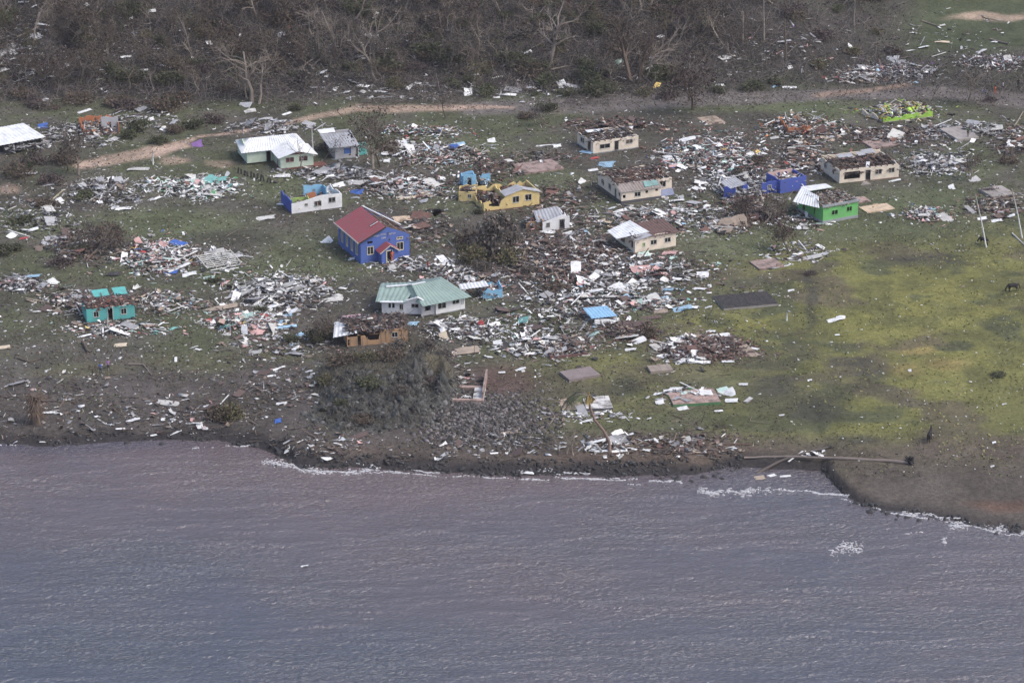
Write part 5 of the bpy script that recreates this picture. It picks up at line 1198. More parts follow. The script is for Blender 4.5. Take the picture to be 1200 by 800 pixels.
# matted grass tufts give the meadow its grain
n = 46000; px = rng.uniform(-10, 1210, n); py = rng.uniform(118, 560, n); P = at_many(px, py); P = P[(P[:, 1] > yshore(P[:, 0]) + 4) & (vnoise(P[:, 0] / 4, P[:, 1] / 4, 58) > .38)]; n = len(P)
fieldm = sstep(25, 55, P[:, 0]) * sstep(455, 425, P[:, 1]) * sstep(12, 22, P[:, 1] - yshore(P[:, 0]))
a = rng.normal(0, 1, (n, 3)); a[:, 2] = .5 + .4 * rng.random(n); a /= np.linalg.norm(a, axis=1)[:, None]; b = np.cross(a, rng.normal(0, 1, (n, 3))); b /= np.linalg.norm(b, axis=1)[:, None]
s = (.07 + .13 * rng.random(n))[:, None]
gc = np.array([.095, .10, .052]) * (1 - fieldm[:, None]) + np.array([.155, .15, .06]) * fieldm[:, None]
gc = gc * (.9 + .7 * rng.random((n, 1))) * (1 + .35 * fieldm[:, None])
V = np.stack([P - b * s, P + b * s, P + b * s * .3 + a * s * 1.3, P - b * s * .5 + a * s], 1).reshape(-1, 3)
o = link('grass_tufts', np_mesh('grass_tufts', V, np.arange(4 * n).reshape(-1, 4), M_leaf, np.repeat(gc, 4, 0))); o['kind'] = 'stuff'
# brush and leaf litter torn off the trees, lying all over the village
n = 26000; px = rng.uniform(-10, 1210, n); py = rng.uniform(118, 540, n)
dens = sstep(.42, .68, fbm(px / 50, py / 22, 257, 3)) * (1 - .97 * sstep(800, 930, px) * sstep(275, 310, py)) * (1 - .7 * sstep(620, 700, px) * sstep(395, 430, py)) + .25 * sstep(260, 60, px)
P = at_many(px, py)[rng.random(n) < dens]; P = P[P[:, 1] > yshore(P[:, 0]) + 1]; n = len(P)
P[:, 2] += .03 + .55 * rng.random(n) * vnoise(P[:, 0] / 1.8, P[:, 1] / 1.8, 59)
a = rng.normal(0, 1, (n, 3)); a[:, 2] *= .5; a /= np.linalg.norm(a, axis=1)[:, None]; b = np.cross(a, rng.normal(0, 1, (n, 3))); b /= np.linalg.norm(b, axis=1)[:, None]
s = (.07 + .14 * rng.random(n))[:, None]; V = np.stack([P - a * s, P + b * s * .65, P + a * s, P - b * s * .65], 1).reshape(-1, 3)
lc = np.array([[.075, .062, .054], [.06, .066, .04], [.09, .078, .062], [.05, .045, .043]])[rng.integers(0, 4, n)] * (.6 + .8 * rng.random((n, 1)))
o = link('brush_litter', np_mesh('brush_litter', V, np.arange(4 * n).reshape(-1, 4), M_leaf, np.repeat(lc, 4, 0))); o['kind'] = 'stuff'
# wiry scrub on the outcrop
n = 9000; xx = OC.x + rng.uniform(-11.5, 11.5, n); yy = OC.y + rng.uniform(-4, 22, n); keep = (oc_height(xx, yy) - hgrid(xx, yy)) > .1; xx, yy = xx[keep], yy[keep]; n = len(xx)
P = np.stack([xx, yy, oc_height(xx, yy) - .05], 1); d = rng.normal(0, 1, (n, 3)); d[:, 2] = np.abs(d[:, 2]) + .2; d /= np.linalg.norm(d, axis=1)[:, None]
o = link('outcrop_scrub', twigs_mesh('outcrop_scrub', P, P + d * (.25 + .9 * rng.random((n, 1))), .02 + .03 * rng.random(n), np.array([.17, .16, .14]) * (.3 + 1.1 * rng.random((n, 1)) ** 1.4), M_twig)); o['kind'] = 'stuff'

# palm on the beach
base = at(715, 529); root = empty('palm_tree', base)
tp = [Vector((0, 0, -.3)), Vector((-.15, .2, 1.4)), Vector((-.9, .1, 3.0)), Vector((-2.1, 0, 4.6)), Vector((-2.75, 0, 6.4)), Vector((-2.9, 0, 8.1))]
b = MB(); b.tube(tp, [.26, .2, .18, .165, .15, .14], 9); b.build('trunk', mat('palm_bark', (.23, .16, .135), dirt=.5, bump=.5), root, True)
top = tp[-1]; rp = random.Random(3)
for i in range(13):
    az = rp.uniform(2.2, 4.1) if i < 9 else rp.uniform(0, 6.28); Lf = rp.uniform(3.6, 5.4) if i < 9 else rp.uniform(1.0, 2.0); el = rp.uniform(.1, .9) if i < 9 else rp.uniform(.6, 1.3)
    hd = Vector((math.cos(az), math.sin(az) * .8, 0)); pts = []
    for k in range(9):
        t = k / 8; pts.append(top + hd * Lf * t * (1 - .25 * t) + Vector((0, 0, Lf * (el * .5 * t - (.5 + .35 * el) * t * t))))
    b = MB(); b.tube(pts, [.04 * (1 - .8 * k / 8) for k in range(9)], 4, m=0)
    for k in range(1, 9):
        for j in (0, .5):
            p = pts[k - 1].lerp(pts[k], j + .25); d = (pts[k] - pts[k - 1]).normalized(); s = d.cross(Vector((0, 0, 1))).normalized(); ll = .85 * math.sin(math.pi * min(1, (k + j) / 9.5) ** .8) + .15
            for sg in (1, -1):
                e = p + (s * sg * .6 + d * .5 + Vector((0, 0, -.7))) * ll; b.quad(p - d * .1, p + d * .12, e, p.lerp(e, .6) - d * .05 - Vector((0, 0, .04)), m=1)
    b.build('frond', [M_bark, leafmat('palm', (.10, .115, .06)) if i < 9 else leafmat('palm_dry', (.30, .22, .08))], root)
b = MB(); b.tube([top - Vector((0, 0, .3)), top + Vector((0, 0, .5))], [.2, .06], 7); b.build('crown_shoot', leafmat('palm_dry', (.30, .22, .08)), root)
tag(root, 'windblown palm with a bent trunk and all fronds swept left', 'palm tree')
# ragged stump on the left beach
root = empty('palm_stump', at(42, 496)); b = MB(); b.tube([(0, 0, -.3), (.1, 0, 1.5), (-.1, .1, 3.0), (.2, 0, 4.2)], [.8, .65, .6, .75], 9); b.build('trunk', mat('stump_bark', (.10, .075, .065), dirt=.5, bump=1), root)
b = MB()
for i in range(170):
    a_ = rp.uniform(0, 6.28); z = rp.uniform(1.2, 4.6); l = rp.uniform(.6, 1.9); p = Vector((math.cos(a_) * .6, math.sin(a_) * .6, z)); d = Vector((math.cos(a_), math.sin(a_), rp.uniform(-1.2, .7) if z > 3 else rp.uniform(-1.6, -.4))).normalized()
    b.tube([p, p + d * l * .6, p + d * l + Vector((0, 0, -.3 * l))], [.045, .035, .01], 3, cap=False)
b.build('crown', mat('dead_fronds', (.15, .105, .075), dirt=.5, rand=.2), root); tag(root, 'ragged dark stump with a skirt of dead fronds on the left beach', 'stump')
# logs
def log(pts, r0_, r1_, label, m, ball=False, name='log'):
    p0 = at(*pts[0]); root = empty(name, p0); P = [at(*p) - p0 + Vector((0, 0, r0_)) for p in pts]
    n = len(P); fine = []
    for i in range(n - 1):
        for j in range(4): fine.append(P[i].lerp(P[i + 1], j / 4) + Vector((0, random.uniform(-.05, .05), random.uniform(-.03, .03))))
    fine.append(P[-1]); k = len(fine)
    b = MB(); b.tube(fine, [(r0_ + (r1_ - r0_) * i / (k - 1)) * random.uniform(.92, 1.08) for i in range(k)], 8); b.build('trunk', m, root, True)
    if ball:
        b = MB()
        for i in range(46):
            d = Vector((random.gauss(.2, .7), random.gauss(0, .8), random.gauss(.2, .7))).normalized(); q = P[-1] + Vector((.2, 0, .15)); b.tube([q, q + d * .5, q + d * random.uniform(.6, .95)], [.16, .12, .03], 4, cap=False)
        b.build('root_ball', M_dark, root)
    tag(root, label, 'log')
M_palmlog = mat('palm_log', (.21, .175, .155), dirt=.4, scale=1.2, bump=.4)
log([(872, 537), (920, 536), (985, 538), (1040, 541), (1064, 543)], .15, .25, 'long fallen palm lying along the beach with its root ball at right', M_palmlog, True)
log([(974, 524), (945, 531), (915, 541), (890, 554), (868, 569), (859, 573)], .16, .26, 'second fallen trunk running down from the beach into the water', mat('wet_log', (.10, .085, .078), dirt=.4), False)
log([(642, 478), (650, 489), (645, 497), (630, 504)], .12, .08, 'thin bent pale driftwood stem left of the palm', M_palmlog); log([(728, 512), (735, 514), (741, 519)], .1, .06, 'short driftwood stick right of the palm trunk', M_wood)
log([(150, 172 + 255), (168, 428), (178, 441)], .13, .08, 'crooked pale driftwood on the dark beach', M_palmlog); log([(20, 420), (34, 425), (48, 421)], .12, .1, 'curved dark driftwood at the left edge of the beach', M_barkd); log([(97, 402), (104, 415)], .25, .2, 'short thick dark log on the left beach', M_barkd)
log([(1160, 47), (1182, 53)], .2, .14, 'pale pole lying on the green slope at top right', M_palmlog); log([(1080, 25), (1099, 32)], .16, .1, 'pale pole lying higher on the green slope', M_palmlog); log([(46, 248), (74, 224)], .15, .1, 'straight pale bamboo pole lying near the left wreckage', mat('bamboo', (.42, .38, .25), dirt=.3))
log([(20, 45), (45, 33), (62, 25), (75, 27)], .2, .1, 'grey fallen trunk high on the left slope', M_bark); log([(645, 83), (690, 73)], .16, .1, 'fallen trunk below the great pale bare tree', M_bark); log([(1186, 302 - 28), (1201, 288)], .11, .09, 'white pole lying on the grass at the right edge', mat('pole_white', (.6, .6, .58), dirt=.2))
log([(900 + 288, 150), (1199, 132)], .16, .1, 'pale broken trunk at the right edge of the frame', M_bark)
# leaning white poles
def pole(p0, tx, ty, h, label):
    root = empty('utility_pole', at(*p0)); b = MB(); b.tube([(0, 0, -.6), (tx * .5, ty * .5, h * .5), (tx, ty, h)], [.13, .11, .085], 8); b.build('shaft', mat('pole_white', (.6, .6, .58), dirt=.2), root, True)
    b = MB(); b.bar((tx - .5, ty, h - .5), (tx + .5, ty, h - .35), .09, .09); b.build('crossarm', M_wood, root); tag(root, label, 'pole')
pole((1157, 290), -2.3, .6, 8.6, 'leaning white pole beside a dark animal on the field'); pole((1199, 279), -2.2, .6, 8.0, 'second leaning white pole at the right frame edge'); pole((367, 183), -.1, 0, 5.2, 'pale concrete post behind the pale green house'); pole((179.5, 193), 0, 0, 2.6, 'thin dark post beside the sandy track')
pole((922, 376), .0, .3, 1.2, 'short pale post right of the black gravel foundation')
# row of short dark fence posts
fp = MB(); fp.box(-.08, .08, -.08, .08, -.3, .95); fp.box(-.1, .1, -.1, .1, .955, 1.0)
fpm = fp.mesh('fence_post', M_dark)
for i in range(11):
    t = i / 10; o = link('fence_post', fpm, None, at(279 + 38 * t, 203 + 12 * t), .5); o.rotation_euler = (random.gauss(0, .08), random.gauss(0, .08), .5); o.scale = (1.3, 1.3, random.uniform(.8, 1.1)); tag(o, 'short dark fence post in a row left of the pale green house', 'post', 'row of dark fence posts')

# ------------------------------------------------------------------ people and animals
def skin(name, V, E, rad, mats, matfun, sub=1):
    me = bpy.data.meshes.new('tmp'); me.from_pydata([tuple(v) for v in V], E, []); o = bpy.data.objects.new('tmp', me); COL.objects.link(o)
    sk = o.modifiers.new('s', 'SKIN'); sk.use_smooth_shade = True
    for i, d in enumerate(me.skin_vertices[0].data): d.radius = (rad[i], rad[i]); d.use_root = i == 0
    ss = o.modifiers.new('u', 'SUBSURF'); ss.levels = sub; ss.render_levels = sub
    dg = bpy.context.evaluated_depsgraph_get(); out = bpy.data.meshes.new_from_object(o.evaluated_get(dg)); bpy.data.objects.remove(o); bpy.data.meshes.remove(me)
    out.name = name; out.materials.clear()
    for m in mats: out.materials.append(m)
    out.polygons.foreach_set('material_index', [matfun(p.center) for p in out.polygons]); out.update()
    return out
M_skin = mat('brown_skin', (.17, .085, .055), dirt=0, bump=0, rough=.6); M_hair = mat('black_hair', (.015, .012, .011), dirt=0, bump=0)
def person_mesh(pose, shirt, trousers):
    V = [(0, 0, .95)]; E = []; rad = [.15]
    def add(p, r, par): V.append(p); rad.append(r); E.append((par, len(V) - 1)); return len(V) - 1
    w = add((0, 0, 1.12), .135, 0); ch = add((0, -.01, 1.32), .165, w); nk = add((0, .0, 1.47), .06, ch); hd0 = add((0, -.01, 1.56), .085, nk); hd1 = add((0, -.015, 1.68), .095, hd0); add((0, -.01, 1.745), .05, hd1); add((0, -.115, 1.63), .018, hd0)
    for s in (1, -1):
        st = .16 if pose == 'walk' else .0
        hp = add((.1 * s, 0, .88), .095, 0); kn = add((.11 * s, -st * s - .01, .5), .06, hp); an = add((.115 * s, -st * s * 1.3 + .03, .09), .04, kn); add((.12 * s, -st * s * 1.3 - .13, .04), .035, an)
        fw = {'walk': .18 * s, 'stand': -.03, 'carry': -.28}[pose]; up = .28 if pose == 'carry' else 0
        sh = add((.2 * s, 0, 1.41), .065, ch); el = add((.265 * s, .02 + fw * .3, 1.14), .043, sh); wr = add((.27 * s, -.03 + fw, .90 + up), .03, el); pm = add((.27 * s, -.045 + fw * 1.08, .83 + up), .034, wr)
        for f in range(4): 
            k1 = add((.27 * s + .0, -.075 + fw * 1.1 + .02 * f, .775 + up - (.006 if f in (1, 2) else 0)), .0105, pm); add((.262 * s, -.07 + fw * 1.1 + .018 * f, .735 + up - (.008 if f in (1, 2) else 0)), .009, k1)
        t1 = add((.25 * s, -.095 + fw * 1.08, .825 + up), .012, pm); add((.245 * s, -.115 + fw * 1.08, .79 + up), .01, t1)
    def mf(c):
        if c.z > 1.47: return 0
        if c.z < .09: return 3
        if abs(c.x) > .2 and c.z < 1.22: return 0
        return 1 if c.z > .92 else 2
    return skin('person', V, E, rad, [M_skin, shirt, trousers, M_hair], mf)
def cloth(n, c): return mat('cloth_' + n, c, dirt=.15, bump=.1)
c_or, c_red, c_wh, c_dk, c_bl, c_pu, c_gr = cloth('orange', (.62, .13, .05)), cloth('red', (.45, .03, .03)), cloth('white', (.62, .62, .62)), cloth('dark', (.03, .032, .04)), cloth('blue', (.10, .16, .42)), cloth('purple', (.30, .16, .34)), cloth('green', (.05, .09, .06))
hair = MB(); 
for i in range(5):
    pass
def person(px, py, pose, shirt, tr, label, rz=0, dz=0, sc=1.0):
    me = person_mesh(pose, shirt, tr); p = at(px, py); p.z += dz
    o = link('person', me, None, p, rz); o.scale = (sc,) * 3
    b = MB(); k = len(b.v)
    import bmesh
    bm = bmesh.new(); bmesh.ops.create_icosphere(bm, subdivisions=2, radius=.118)
    for v in bm.verts: v.co = Vector((v.co.x * .95, v.co.y * 1.05 + .012, max(v.co.z, -.02 if v.co.y > -.02 else .045) * 1.0 + 1.69))
    hm = bpy.data.meshes.new('hair'); bm.to_mesh(hm); bm.free(); hm.materials.append(M_hair); link('hair', hm, o)
    tag(o, label, 'person')
person(459.5, 308, 'stand', c_or, c_or, 'person in orange standing at the church door', .2, .3); person(501.5, 318, 'stand', c_red, c_dk, 'person in red standing right of the church', 2.0)
person(1166, 111, 'walk', c_or, c_or, 'person in orange walking on the road at the right', 1.2); person(1175, 106, 'walk', c_wh, c_dk, 'person in white walking just right of the one in orange', 1.4); person(1193, 103, 'stand', c_dk, c_dk, 'person in dark clothes at the right end of the road', -.4); person(1153, 110, 'walk', c_dk, c_bl, 'person in dark top left of the one in orange', 1.0); person(1162, 108, 'stand', c_gr, c_dk, 'person in dull green between two others on the road', .2)
person(1134, 163.5, 'stand', c_gr, c_dk, 'person in dark green standing on the wide grey concrete floor', .4, .5); person(118, 438, 'carry', c_bl, c_dk, 'person in blue bending over driftwood on the dark beach', -.4); person(127, 434, 'carry', c_pu, c_dk, 'person in purple beside the one in blue on the dark beach', .5)
M_horse = mat('dark_horse_coat', (.022, .02, .02), dirt=.2, dirtcol=(.06, .05, .04), bump=.1)
def horse(px, py, rz, graze, label, sc=1.0, turn=0.0):
    V = [(0, 0, 1.12)]; E = []; rad = [.33]
    def add(p, r, par): V.append(p); rad.append(r); E.append((par, len(V) - 1)); return len(V) - 1
    ch = add((.52, 0, 1.10), .34, 0); sh = add((.72, 0, 1.22), .24, ch); rp_ = add((-.5, 0, 1.16), .30, 0); bt = add((-.72, 0, 1.16), .2, rp_)
    if graze: n1 = add((1.0, turn * .1, 1.02), .15, sh); n2 = add((1.24, turn * .3, .66), .115, n1); h0 = add((1.33, turn * .35, .40), .11, n2); h1 = add((1.30, turn * .4, .12), .065, h0)
    else: n1 = add((.95, 0, 1.5), .16, sh); n2 = add((1.1, turn * .1, 1.78), .115, n1); h0 = add((1.25, turn * .2, 1.8), .11, n2); h1 = add((1.52, turn * .4, 1.62), .065, h0)
    for s in (1, -1):
        e = add((V[h0][0] - .02, V[h0][1] + .08 * s, V[h0][2] + .15), .025, h0)
        a = add((.62, .17 * s, .78), .12, ch); k = add((.64 + .06 * s, .17 * s, .46), .062, a); f = add((.62 + .06 * s, .17 * s, .12), .045, k); add((.67 + .06 * s, .17 * s, .04), .055, f)
        a = add((-.58, .17 * s, .82), .16, rp_); k = add((-.5 - .05 * s, .18 * s, .62), .09, a); hk = add((-.74 - .05 * s, .17 * s, .44), .06, k); f = add((-.70 - .05 * s, .17 * s, .12), .045, hk); add((-.65 - .05 * s, .17 * s, .04), .055, f)
    me = skin('horse', V, E, rad, [M_horse], lambda c: 0)
    o = link('horse', me, None, at(px, py), rz); o.scale = (sc,) * 3
    b = MB(); b.tube([(-.86, 0, 1.2), (-1.0, 0, .95), (-1.02, .02, .55)], [.05, .07, .03], 6); b.build('tail', M_hair, o, True)
    b = MB(); b.tube([V[sh] + Vector((0, 0, .24)) if isinstance(V[sh], Vector) else (V[sh][0], 0, V[sh][2] + .2), (V[n1][0], V[n1][1], V[n1][2] + .14), (V[n2][0] + .02, V[n2][1], V[n2][2] + .12)], [.05, .06, .04], 6); b.build('mane', M_hair, o, True)
    tag(o, label, 'horse')
horse(1187, 342, math.pi + .3, True, 'dark horse grazing near the right edge of the field'); horse(1089, 517, 1.25, False, 'dark horse seen from behind, walking on the field above the beach', .95, .5); horse(1153, 287, 2.4, True, 'dark horse at the foot of the leaning white pole', .9)
# ------------------------------------------------------------------ wreckage
def hump(px, py, c):
    return c[5] * np.clip(1 - ((px - c[0]) / c[2]) ** 2 - ((py - c[1]) / c[3]) ** 2, 0, 1)
P_DARKL = pal(white=3, off=3, grey=3, lgrey=2, wood=4, woodd=6, brown=4, dark=3, pink=.6)
#        cx   cy  rx  ry   n   h  palette  sheets boards  phrase
CLUS = [(230, 220, 50, 13, 850, .6, P_TEAL, 12, 6, 'the white and teal heap'), (187, 302, 48, 21, 900, .7, P_PINK, 12, 10, 'the pink and mint heap'), (262, 304, 28, 13, 350, .4, P_WHITE, 8, 10, 'the slatted white heap'), (330, 342, 68, 22, 1500, .8, P_WHITE, 22, 18, 'the long white heap'),
        (290, 378, 50, 15, 600, .6, P_PINK, 8, 8, 'the rubble below the white heap'), (125, 225, 50, 17, 550, .7, P_GREY, 10, 8, 'the grey heap by the shed'), (25, 333, 32, 10, 350, .4, P_PURP, 5, 4, 'the heap at the left edge'), (100, 290, 50, 24, 600, .8, P_WOOD, 6, 10, 'the tangle at left'), (90, 355, 45, 14, 420, .6, P_MIX, 6, 8, 'the heap behind the teal house'), (185, 355, 50, 16, 420, .5, P_MIX, 6, 8, 'the wreckage right of the teal house'),
        (130, 385, 60, 9, 300, .4, P_PINK, 4, 5, 'the wreckage before the teal house'), (510, 182, 68, 15, 1000, .7, P_MIX, 12, 12, 'the wide heap with a blue sheet'), (475, 220, 62, 16, 900, .6, P_MIX, 14, 10, 'the heap beyond the church'), (395, 205, 60, 10, 450, .5, P_GREY, 8, 8, 'the heap before the grey house'), (490, 155, 60, 8, 350, .4, P_PINK, 5, 5, 'the heap near the sandy track'), (320, 150, 60, 8, 300, .5, P_GREY, 6, 6, 'the heap behind the pale green house'),
        (575, 200, 36, 14, 350, .6, P_RUST, 4, 8, 'the timber heap by the light blue ruin'), (630, 185, 45, 10, 260, .3, P_WOOD, 3, 4, 'the litter around the dusty slab'), (500, 270, 40, 24, 350, .3, P_WOOD, 6, 6, 'the litter right of the church'), (480, 310, 60, 10, 350, .3, P_WHITE, 6, 4, 'the litter before the church'), (545, 330, 60, 16, 550, .5, P_MIX, 6, 6, 'the heap beyond the green roof'),
        (655, 305, 75, 32, 2600, 1.1, P_WOOD, 10, 30, 'the great timber heap'), (720, 318, 85, 26, 1150, .5, P_BLUE, 16, 10, 'the pale blue litter'), (790, 320, 55, 18, 480, .3, P_BLUE, 8, 4, 'the scattered white litter'), (690, 350, 80, 24, 950, .5, P_BLUE, 16, 12, 'the white heap by the blue roof'), (640, 375, 70, 40, 750, .4, P_BLUE, 10, 10, 'the litter right of the green roof'), (620, 405, 45, 18, 450, .3, P_WHITE, 10, 3, 'the white litter above the rubble'), (545, 385, 50, 14, 650, .3, P_WHITE, 10, 5, 'the white litter by the orange house'),
        (740, 260, 90, 16, 700, .4, P_MIX, 8, 10, 'the litter between the cream houses'), (660, 235, 50, 24, 500, .4, P_WOOD, 3, 8, 'the litter right of the yellow house'), (835, 183, 62, 22, 1600, .7, P_PINK, 22, 20, 'the great pink and white heap'), (860, 215, 60, 16, 700, .4, P_WHITE, 10, 8, 'the heap before the pink one'), (800, 250, 60, 18, 500, .3, P_WHITE, 6, 5, 'the litter right of the cream houses'), (850, 268, 36, 10, 180, .4, P_MIX, 5, 3, 'the tan wreck'),
        (720, 148, 75, 9, 550, .4, P_RUST, 6, 8, 'the heap behind the farthest cream house'), (940, 152, 55, 16, 800, .6, P_ORANGE, 8, 10, 'the orange heap'), (1050, 85, 46, 10, 1100, .8, P_PURP, 12, 8, 'the heap above the road'), (1010, 90, 36, 9, 450, .5, P_ORANGE, 8, 4, 'the cream wreck above the road'), (1165, 74, 40, 9, 650, .6, P_PURP, 6, 6, 'the heap at the top right'), (1055, 132, 50, 10, 350, .4, P_LIME, 5, 4, 'the lime heap'), (1040, 160, 60, 12, 800, .5, P_WOOD, 8, 12, 'the timber round the white frame'),
        (1130, 155, 60, 12, 500, .5, P_GREY, 10, 8, 'the heap round the wide floor'), (1095, 192, 40, 14, 700, .5, P_GREY, 8, 10, 'the heap right of the roofless house'), (940, 185, 40, 20, 600, .4, P_ORANGE, 5, 8, 'the brown litter left of the roofless house'), (930, 296, 40, 13, 300, .08, P_WHITE, 3, 2, 'the white crumbs on the field edge'), (880, 245, 50, 20, 700, .6, P_WOOD, 5, 14, 'the brush heap by the blue ruin'), (940, 260, 25, 10, 180, .3, P_BLUE, 2, 2, 'the litter left of the green house'), (1085, 252, 28, 10, 260, .5, P_PINK, 3, 6, 'the small heap on the meadow'),
        (1170, 240, 40, 16, 500, .4, P_WOOD, 8, 8, 'the wreckage by the poles'), (1185, 165, 30, 20, 400, .5, P_WOOD, 4, 8, 'the wreckage at the right edge'), (828, 408, 50, 15, 1500, .5, P_RUST, 6, 8, 'the brown rubble bed'), (800, 410, 36, 17, 350, .3, P_WHITE, 16, 2, 'the white rim of the brown rubble bed'), (805, 462, 34, 8, 120, .2, P_WHITE, 8, 1, 'the litter on the pinkish slab'), (735, 388, 40, 12, 450, .5, P_RUST, 5, 8, 'the stack below the blue roof'), (770, 355, 45, 9, 350, .3, P_BLUE, 8, 2, 'the pale strip beside the blue roof'),
        (670, 400, 24, 10, 250, .4, P_WOOD, 3, 3, 'the maroon foundation'), (330, 455, 60, 22, 220, .1, P_DARKL, 4, 2, 'the litter left of the outcrop'), (210, 485, 100, 22, 260, .05, P_DARKL, 4, 3, 'the litter on the dark beach'), (75, 470, 90, 40, 260, .05, P_DARKL, 1, 2, 'the litter on the left beach'), (330, 405, 70, 18, 420, .15, P_DARKL, 5, 4, 'the litter left of the orange house'), (710, 522, 28, 10, 160, .2, P_WHITE, 8, 2, 'the white boards below the palm'), (800, 522, 70, 18, 520, .1, P_WOOD, 2, 6, 'the brown wrack on the beach'),
        (690, 487, 50, 8, 160, .1, P_WHITE, 4, 0, 'the litter round the palm slabs'), (950, 540, 25, 8, 120, .15, P_WHITE, 2, 1, 'the litter under the fallen palm'), (90, 158, 50, 16, 450, .5, P_GREY, 8, 8, 'the heap beside the orange and grey ruin'), (20, 60, 60, 45, 700, .4, P_WHITE, 14, 6, 'the wreckage high on the left slope'), (170, 140, 50, 14, 240, .4, P_GREY, 5, 4, 'the litter at the wood edge'), (470, 105, 130, 12, 260, .2, P_GREY, 8, 6, 'the strip beyond the sandy track'), (650, 105, 90, 10, 220, .2, P_GREY, 6, 4, 'the strip beyond the grey road'),
        (520, 440, 40, 30, 300, .1, P_DARKL, 3, 2, 'the slope above the rubble'), (590, 520, 80, 16, 150, .05, P_DARKL, 2, 1, 'the beach below the rubble'), (380, 520, 60, 16, 140, .05, P_DARKL, 2, 1, 'the beach below the outcrop'), (40, 255, 50, 24, 350, .3, P_GREY, 6, 6, 'the litter on the left lawn'), (160, 62, 150, 44, 420, .1, P_WHITE, 14, 4, 'the strewn left slope'), (440, 60, 150, 42, 320, .1, P_WHITE, 10, 4, 'the strewn middle slope'), (740, 60, 120, 40, 220, .1, P_WHITE, 6, 4, 'the strewn right slope'), (920, 60, 90, 40, 260, .1, P_PURP, 5, 4, 'the dark bare slope'), (1120, 45, 80, 30, 160, .1, P_WHITE, 4, 4, 'the upper green slope')]
allC, allS, allM, allK = [], [], [], []
for c in CLUS:
    n = int(c[4] * (.78 if c[6] in (P_WHITE, P_BLUE) else 1.15))
    th = rng.random(n) * 6.283; rr = np.sqrt(rng.random(n)) * (1 + .30 * rng.normal(0, 1, n))
    lump = .3 * (vnoise(th * 2, th * 0 + c[0], 5) - .5)
    px = c[0] + np.cos(th) * rr * c[2] * (1 + lump); py = c[1] + np.sin(th) * rr * c[3] * (1 + lump)
    ok = (py < 535); px, py = px[ok], py[ok]; n = len(px)
    P = at_many(px, py); P[:, 2] += hump(px, py, c) * (.3 + .7 * rng.random(n)) + .04
    far = P[:, 1] > yshore(P[:, 0]) + .5
    P = P[far]; n = len(P); px, py = px[far], py[far]
    plank = rng.random(n) < (.66 if c[6] in (P_WOOD, P_RUST, P_MIX) else .5)
    S = np.where(plank[:, None], np.stack([.10 + .8 * rng.random(n) ** 2.2, .022 + .05 * rng.random(n) ** 2, .015 + .025 * rng.random(n)], 1), np.stack([.06 + .42 * rng.random(n) ** 3, .05 + .28 * rng.random(n) ** 3, .012 + .02 * rng.random(n)], 1))
    bigp = rng.random(n) < 1.4 * (c[7] + c[8]) / c[4]
    S[bigp, :2] *= 1.6 + 1.6 * rng.random((int(bigp.sum()), 1))
    tl = .12 + .2 * (c[5] > .45)
    allC.append(P); allS.append(S); allM.append(rots(rng.random(n) * 6.283, rng.normal(0, tl, n), rng.normal(0, tl, n))); allK.append(pick(c[6], n))
C_ = np.concatenate(allC); S_ = np.concatenate(allS); M_ = np.concatenate(allM); K_ = np.concatenate(allK)
o = link('wreckage_litter', boxes_mesh('wreckage_litter', C_, S_, M_, K_, M_debris, .9)); o['kind'] = 'stuff'
# torn and crumpled sheet scraps in the heaps
def scraps_mesh(name, P, size, col, m):
    n = len(P); g = np.array([(i, j) for j in (-1, 0, 1) for i in (-1, 0, 1)], float)
    L3 = np.zeros((n, 9, 3)); L3[:, :, :2] = g[None] * size[:, None, :] + rng.normal(0, .28, (n, 9, 2)) * size[:, None, :]
    L3[:, :, 2] = rng.normal(0, .2, (n, 9)) * size.min(1)[:, None]
    fold = rng.normal(0, .35, n); L3[:, :, 2] += np.abs(g[None, :, 0]) * fold[:, None] * size[:, :1]
    V = P[:, None] + np.einsum('nij,nkj->nki', rots(rng.random(n) * 6.28, rng.normal(0, .2, n), rng.normal(0, .2, n)), L3)
    V[:, :, 2] = np.maximum(V[:, :, 2], P[:, None, 2] - .12)
    q = np.array([[0, 1, 4, 3], [1, 2, 5, 4], [3, 4, 7, 6], [4, 5, 8, 7]])
    return np_mesh(name, V.reshape(-1, 3), (q[None] + 9 * np.arange(n)[:, None, None]).reshape(-1, 4), m, np.repeat(col, 9, 0))
k_ = rng.random(len(C_)) < .27
n = int(k_.sum()); sz = .11 + .6 * rng.random((n, 2)) ** 2.1; sz[:, 1] *= .7
o = link('crumpled_scraps', scraps_mesh('crumpled_scraps', C_[k_] + np.array([.25, -.2, .1]), sz, K_[k_] * 1.05, M_debris)); o['kind'] = 'stuff'
